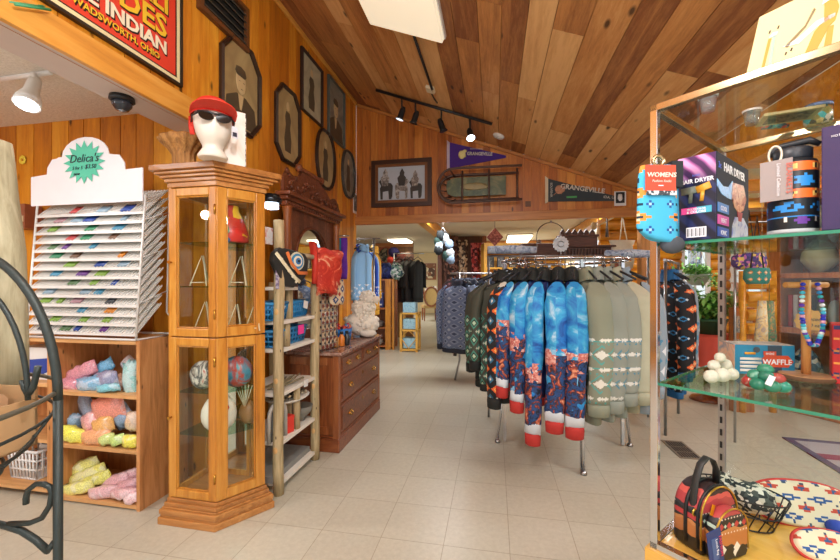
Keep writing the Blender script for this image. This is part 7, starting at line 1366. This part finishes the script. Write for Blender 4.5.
for k,(x,c_,lb) in enumerate([(.34,'8a8a60','olive'),(.42,'c8d0c8','pale grey'),(.70,'6c7c54','green'),(.88,'b8b088','cream'),(1.02,'485058','slate')]): hut('pottery_vase',x,.811,(.05,.05,.13),plain(c_,.4),lb+' vase on the middle shelf of the hutch','vase','vases in the hutch',nz_=.1)
sm=speck('blue_goods',['24465c','88a8b8','c8c4b0','1c2c38','3c78a0','e0dccc','485c50'],22,.5)
for k in range(6): hut('goods_pile',.22+.30*k,.191,(.12,.09,.20),sm,'blue and white heap of small goods on the lowest shelf of the hutch','heap of goods','heaps in the hutch',sd=k)
c=atX(0,0,1) if False else None
n_=mt@Vector((.34,-.03,.88)); rr_=thing('price_sign','yellow scalloped paper price sign on the glazed hutch','sign',tuple(n_),an); m=MB(); m.prism([((.105 if k%2 else .12)*math.cos(k*PI/12),(.105 if k%2 else .12)*math.sin(k*PI/12)) for k in range(24)],.002); m.obj('paper',plain('f0c060',.6),rr_); text('Reduced',.045,INK,rr_,(0,-.002,.01),shear=.2); text('$5.00 ea',.04,INK,rr_,(0,-.002,-.045),shear=.2)
# rug
pts=[fl(782,438),fl(840,446),]; a=fl(782,438); b=fl(840,474); c=fl(840,443); u=(b-a).normalized(); r=thing('woven_rug','purple and grey woven rug with red diamond motifs on the tiles behind the glass case','rug',(a.x,a.y,0),math.atan2((b-a).y,(b-a).x)); 
m=MB(); m.b2((0,0,.001),(1.7,1.0,.009)); m.obj('rug_field',geo('rug','a8a0a4',[(.34,.34,0,0,.13,'7c6c88',1.3),(.34,.34,0,0,.085,'b0485c',1.3),(.34,.34,0,0,.035,'d8ccc8'),(.34,.34,.17,.17,.06,'8c3c50',1.4)],'Object',.9,bands=None),r); m=MB()
for y in (0.0,.95): m.b2((0,y,.009),(1.7,y+.05,.0105))
m.b2((0,.05,.009),(.05,.95,.0105)); m.b2((1.65,.05,.009),(1.7,.95,.0105)); m.obj('border',plain('5c5068',.9),r)
# table with red cloth, plant
z=4.1; c=wp(707,334,z); r=thing('round_table','round side table under a coral red cloth holding the green potted plant','table',(c.x,c.y,0)); m=MB(); out=[]
TZ=c.z
for zz,q,am in ((TZ,.001,0),(TZ,.24,0),(TZ-.02,.255,.0),(TZ-.15,.26,.06),(TZ-.31,.27,.12)): out.append([(q*(1+am*math.cos(9*t_))*math.cos(t_),q*(1+am*math.cos(9*t_))*math.sin(t_),zz) for t_ in [2*PI*j/54 for j in range(54)]])
m.rings(out,caps=False); cl=m.obj('red_cloth',plain('e05a48',.8,var=.1,sc=8)); cl.location=(c.x,c.y,0.004); tag(cl,'coral red cloth draped over the round side table','tablecloth')
m=MB(); m.lathe([(.22,TZ-.03),(.22,TZ-.002)],n=24); m.obj('table_top',WAL,r); m=MB(); m.lathe([(.16,0),(.14,.03),(.03,.06),(.03,TZ-.03)],n=20); m.obj('pedestal',WAL,r)
def plant(name,label,loc,pot,potc,n,spread,h,up=True,leafc=('3c7a2c','6aa840','8cc060'),seed=1,leaf=.05,drop=.0,hang=False):
    rr=random.Random(seed); r=thing(name,label,'plant',loc); rt,rb,hh=pot
    m=MB(); m.lathe([(rb,0),(rt*.97,hh*.85),(rt*1.06,hh*.86),(rt*1.06,hh),(rt*.9,hh),(rt*.85,hh*.9),(.001,hh*.9)],n=24); m.obj('pot',plain(potc,.5),r)
    m=MB()
    for k in range(n):
        a=rr.uniform(0,6.28); q=rr.uniform(.2,1)*spread; H_=h*rr.uniform(.3,1)*(1-.35*(q/spread)); p0=Vector((rt*.5*math.cos(a),rt*.5*math.sin(a),hh)); p2=Vector((q*math.cos(a),q*math.sin(a),hh+H_-drop*(q/spread)*rr.random()*2)); p1=(p0+p2)/2+Vector((0,0,H_*.35+drop*.3))
        for s_ in range(1,7):
            f=s_/6; p=(p0*(1-f)**2+p1*2*f*(1-f)+p2*f*f)
            d=Vector((rr.gauss(0,1),rr.gauss(0,1),rr.gauss(0,.6))).normalized(); sd_=d.cross(Vector((0,0,1))).normalized()*leaf*.28; L_=leaf*rr.uniform(.7,1.3)
            m.quad([p,p+d*L_*.5+sd_,p+d*L_-Vector((0,0,.2*L_)),p+d*L_*.5-sd_],rr.randrange(3))
    o=m.obj('foliage',[plain(c_,.5,var=.2) for c_ in leafc],r); return r
plant('potted_plant','bushy green plant in a dark green pot on the red clothed table',(c.x+.02,c.y,TZ+.006),(.16,.12,.16),'2c5c3c',150,.34,.42,seed=3,leaf=.075)
c=wp(697,268,4.9); rq=plant('hanging_plant','green plant in a glass bowl hanging in front of the side room window',(c.x,c.y,c.z-.22),(.15,.08,.14),'a8b8b0',90,.28,.16,seed=6,leaf=.06,drop=.15)
m=MB(); 
for a in range(3): m.tube([(.14*math.cos(a*2.1),.14*math.sin(a*2.1),.14),(0,0,.6),(0,0,2.3-rq.location.z)],.003,4)
m.obj('hanger_cord',CREAM,rq)
c=wp(706,236,4.4); rq=plant('hanging_plant','trailing green plant hanging just above the hair dryer shelf line',(c.x,c.y,c.z-.06),(.13,.08,.10),'5c7c50',140,.45,.12,seed=8,leaf=.06,drop=.22)
m=MB(); m.tube([(0,0,.1),(0,0,2.3-rq.location.z)],.003,4); m.obj('hanger_cord',CREAM,rq)
# window dressing: blue hanging textiles
for i,(px0,px1,y0,y1,c_,lb) in enumerate([(688,702,243,272,['48a0c8','d8e8f0','2c6890','e0a888'],'blue and white textile hanging before the left window of the side room'),(733,742,283,315,['3c90b8','c88860','e8e0d8'],'blue and orange textile hanging before the right window')]):
    a=atY(px0,y0,6.35); b=atY(px1,y1,6.35); m=MB(); out=[]
    for k in range(5):
        zz=a.z+(b.z-a.z)*k/4; out.append([((a.x+b.x)/2+(b.x-a.x)/2*math.cos(t_),6.35+.02*math.sin(t_)*(1+.8*math.cos(6*t_)),zz) for t_ in [2*PI*j/24 for j in range(24)]])
    m.rings(out); m.tube([((a.x+b.x)/2,6.36,a.z),((a.x+b.x)/2,6.36,2.3)],.004,5); m.tube([(a.x-.02,6.36,a.z),(b.x+.02,6.36,a.z)],.008,6); tag(m.obj('hanging_textile',blobs('ht%d'%i,c_,9)),lb,'textile')
# middle goods: purple bag, teal bag, log stack shelf
c=wp(749,262,3.0); r=thing('patterned_bag','purple patterned fabric bag hanging behind the glass case','bag',tuple(c),TH); m=MB(); m.rings([[(w_*math.cos(t_),.06*math.sin(t_),z_) for t_ in [2*PI*j/20 for j in range(20)]] for z_,w_ in ((-.06,.10),(-.02,.135),(.04,.13),(.07,.09))]); m.obj('bag_body',speck('purplebag',['4a2c8c','2c2c6c','c86ab0','e8c060','3c2c78'],50),r); m=MB(); m.tube([(-.05,0,.06),(0,0,.4),(.05,0,.06)],.006,5); m.obj('strap',BLACK,r)
c=wp(757,276,2.9); r=thing('teal_bag','teal bag with orange flower motifs below the purple patterned bag','bag',tuple(c),TH); m=MB(); m.rings([[(w_*math.cos(t_),.05*math.sin(t_),z_) for t_ in [2*PI*j/20 for j in range(20)]] for z_,w_ in ((-.06,.07),(-.02,.10),(.04,.095),(.06,.08))]); m.obj('bag_body',geo('tealbag','1c7c74',[(.05,.05,0,0,.014,'e08840'),(.05,.05,0,0,.006,'f0e0c0')],'Object'),r); m=MB(); m.tube([(-.05,0,.05),(0,0,.45),(.05,0,.05)],.006,5); m.obj('strap',BLACK,r)
# bracket rail for those bags
a=wp(735,222,3.0); b=wp(775,222,3.0); m=MB(); m.tube([a+Vector((0,0,.0)),b],.008,6); m.tube([a,(a.x,a.y,0)],.010,6); tag(m.obj('bag_stand',STEEL),'steel stand from which the purple and teal bags hang','stand')
# log bench/shelf with orange logs
c=wp(756,330,3.7); r=thing('log_shelf_unit','rustic shelf of round orange pine logs beside the glazed hutch','shelf unit',(c.x,c.y,0),TH); 
for zz in (.30,.55,.80,.93,1.10,1.23): m=MB(); m.tube([(-.11,0,zz),(.15,0,zz)],.055,12); m.obj('log_rail',LOG,r)
for x in (-.13,.16): m=MB(); m.tube([(x,.0,0),(x,0,1.35)],.03,8); m.obj('post',LOG,r)
c=wp(744,345,3.7); r=thing('goods_cabinet','brown display cabinet with small framed prints between the slotted post and the logs','cabinet',(c.x,c.y,0),TH); m=MB(); m.b2((-.09,0,0),(.10,.07,1.0)); m.obj('body',CHERRY,r)
for k in range(3): m=MB(); m.b2((-.09,-.006,.32+.22*k),(.08,0,.48+.22*k)); m.obj('framed_print',blobs('cabp%d'%k,['5c4438','c8a888','3c4c58','e0d0b8'],16),r)
c=wp(762,325,3.2); 
for k,(dx,c_,lb) in enumerate([(0,['2c5ca0','e8c080','d8d8c8'],'blue and cream patterned cloth bird hanging beside the hutch'),(.06,['c83c2c','2c7c60','e89040'],'red and green folded textile hanging beside the hutch')]):
    m=MB(); m.mt=Matrix.Translation(c+RV*dx)@Matrix.Rotation(TH,4,'Z'); m.rings([[(w_*math.cos(t_),.03*math.sin(t_),z_) for t_ in [2*PI*j/16 for j in range(16)]] for z_,w_ in ((-.22,.07),(0,.05),(.2,.025))]); m.tube([(0,0,.19),(0,0,2.25-c.z)],.003,4); tag(m.obj('hanging_textile',blobs('dt%d'%k,c_,16)),lb,'textile')
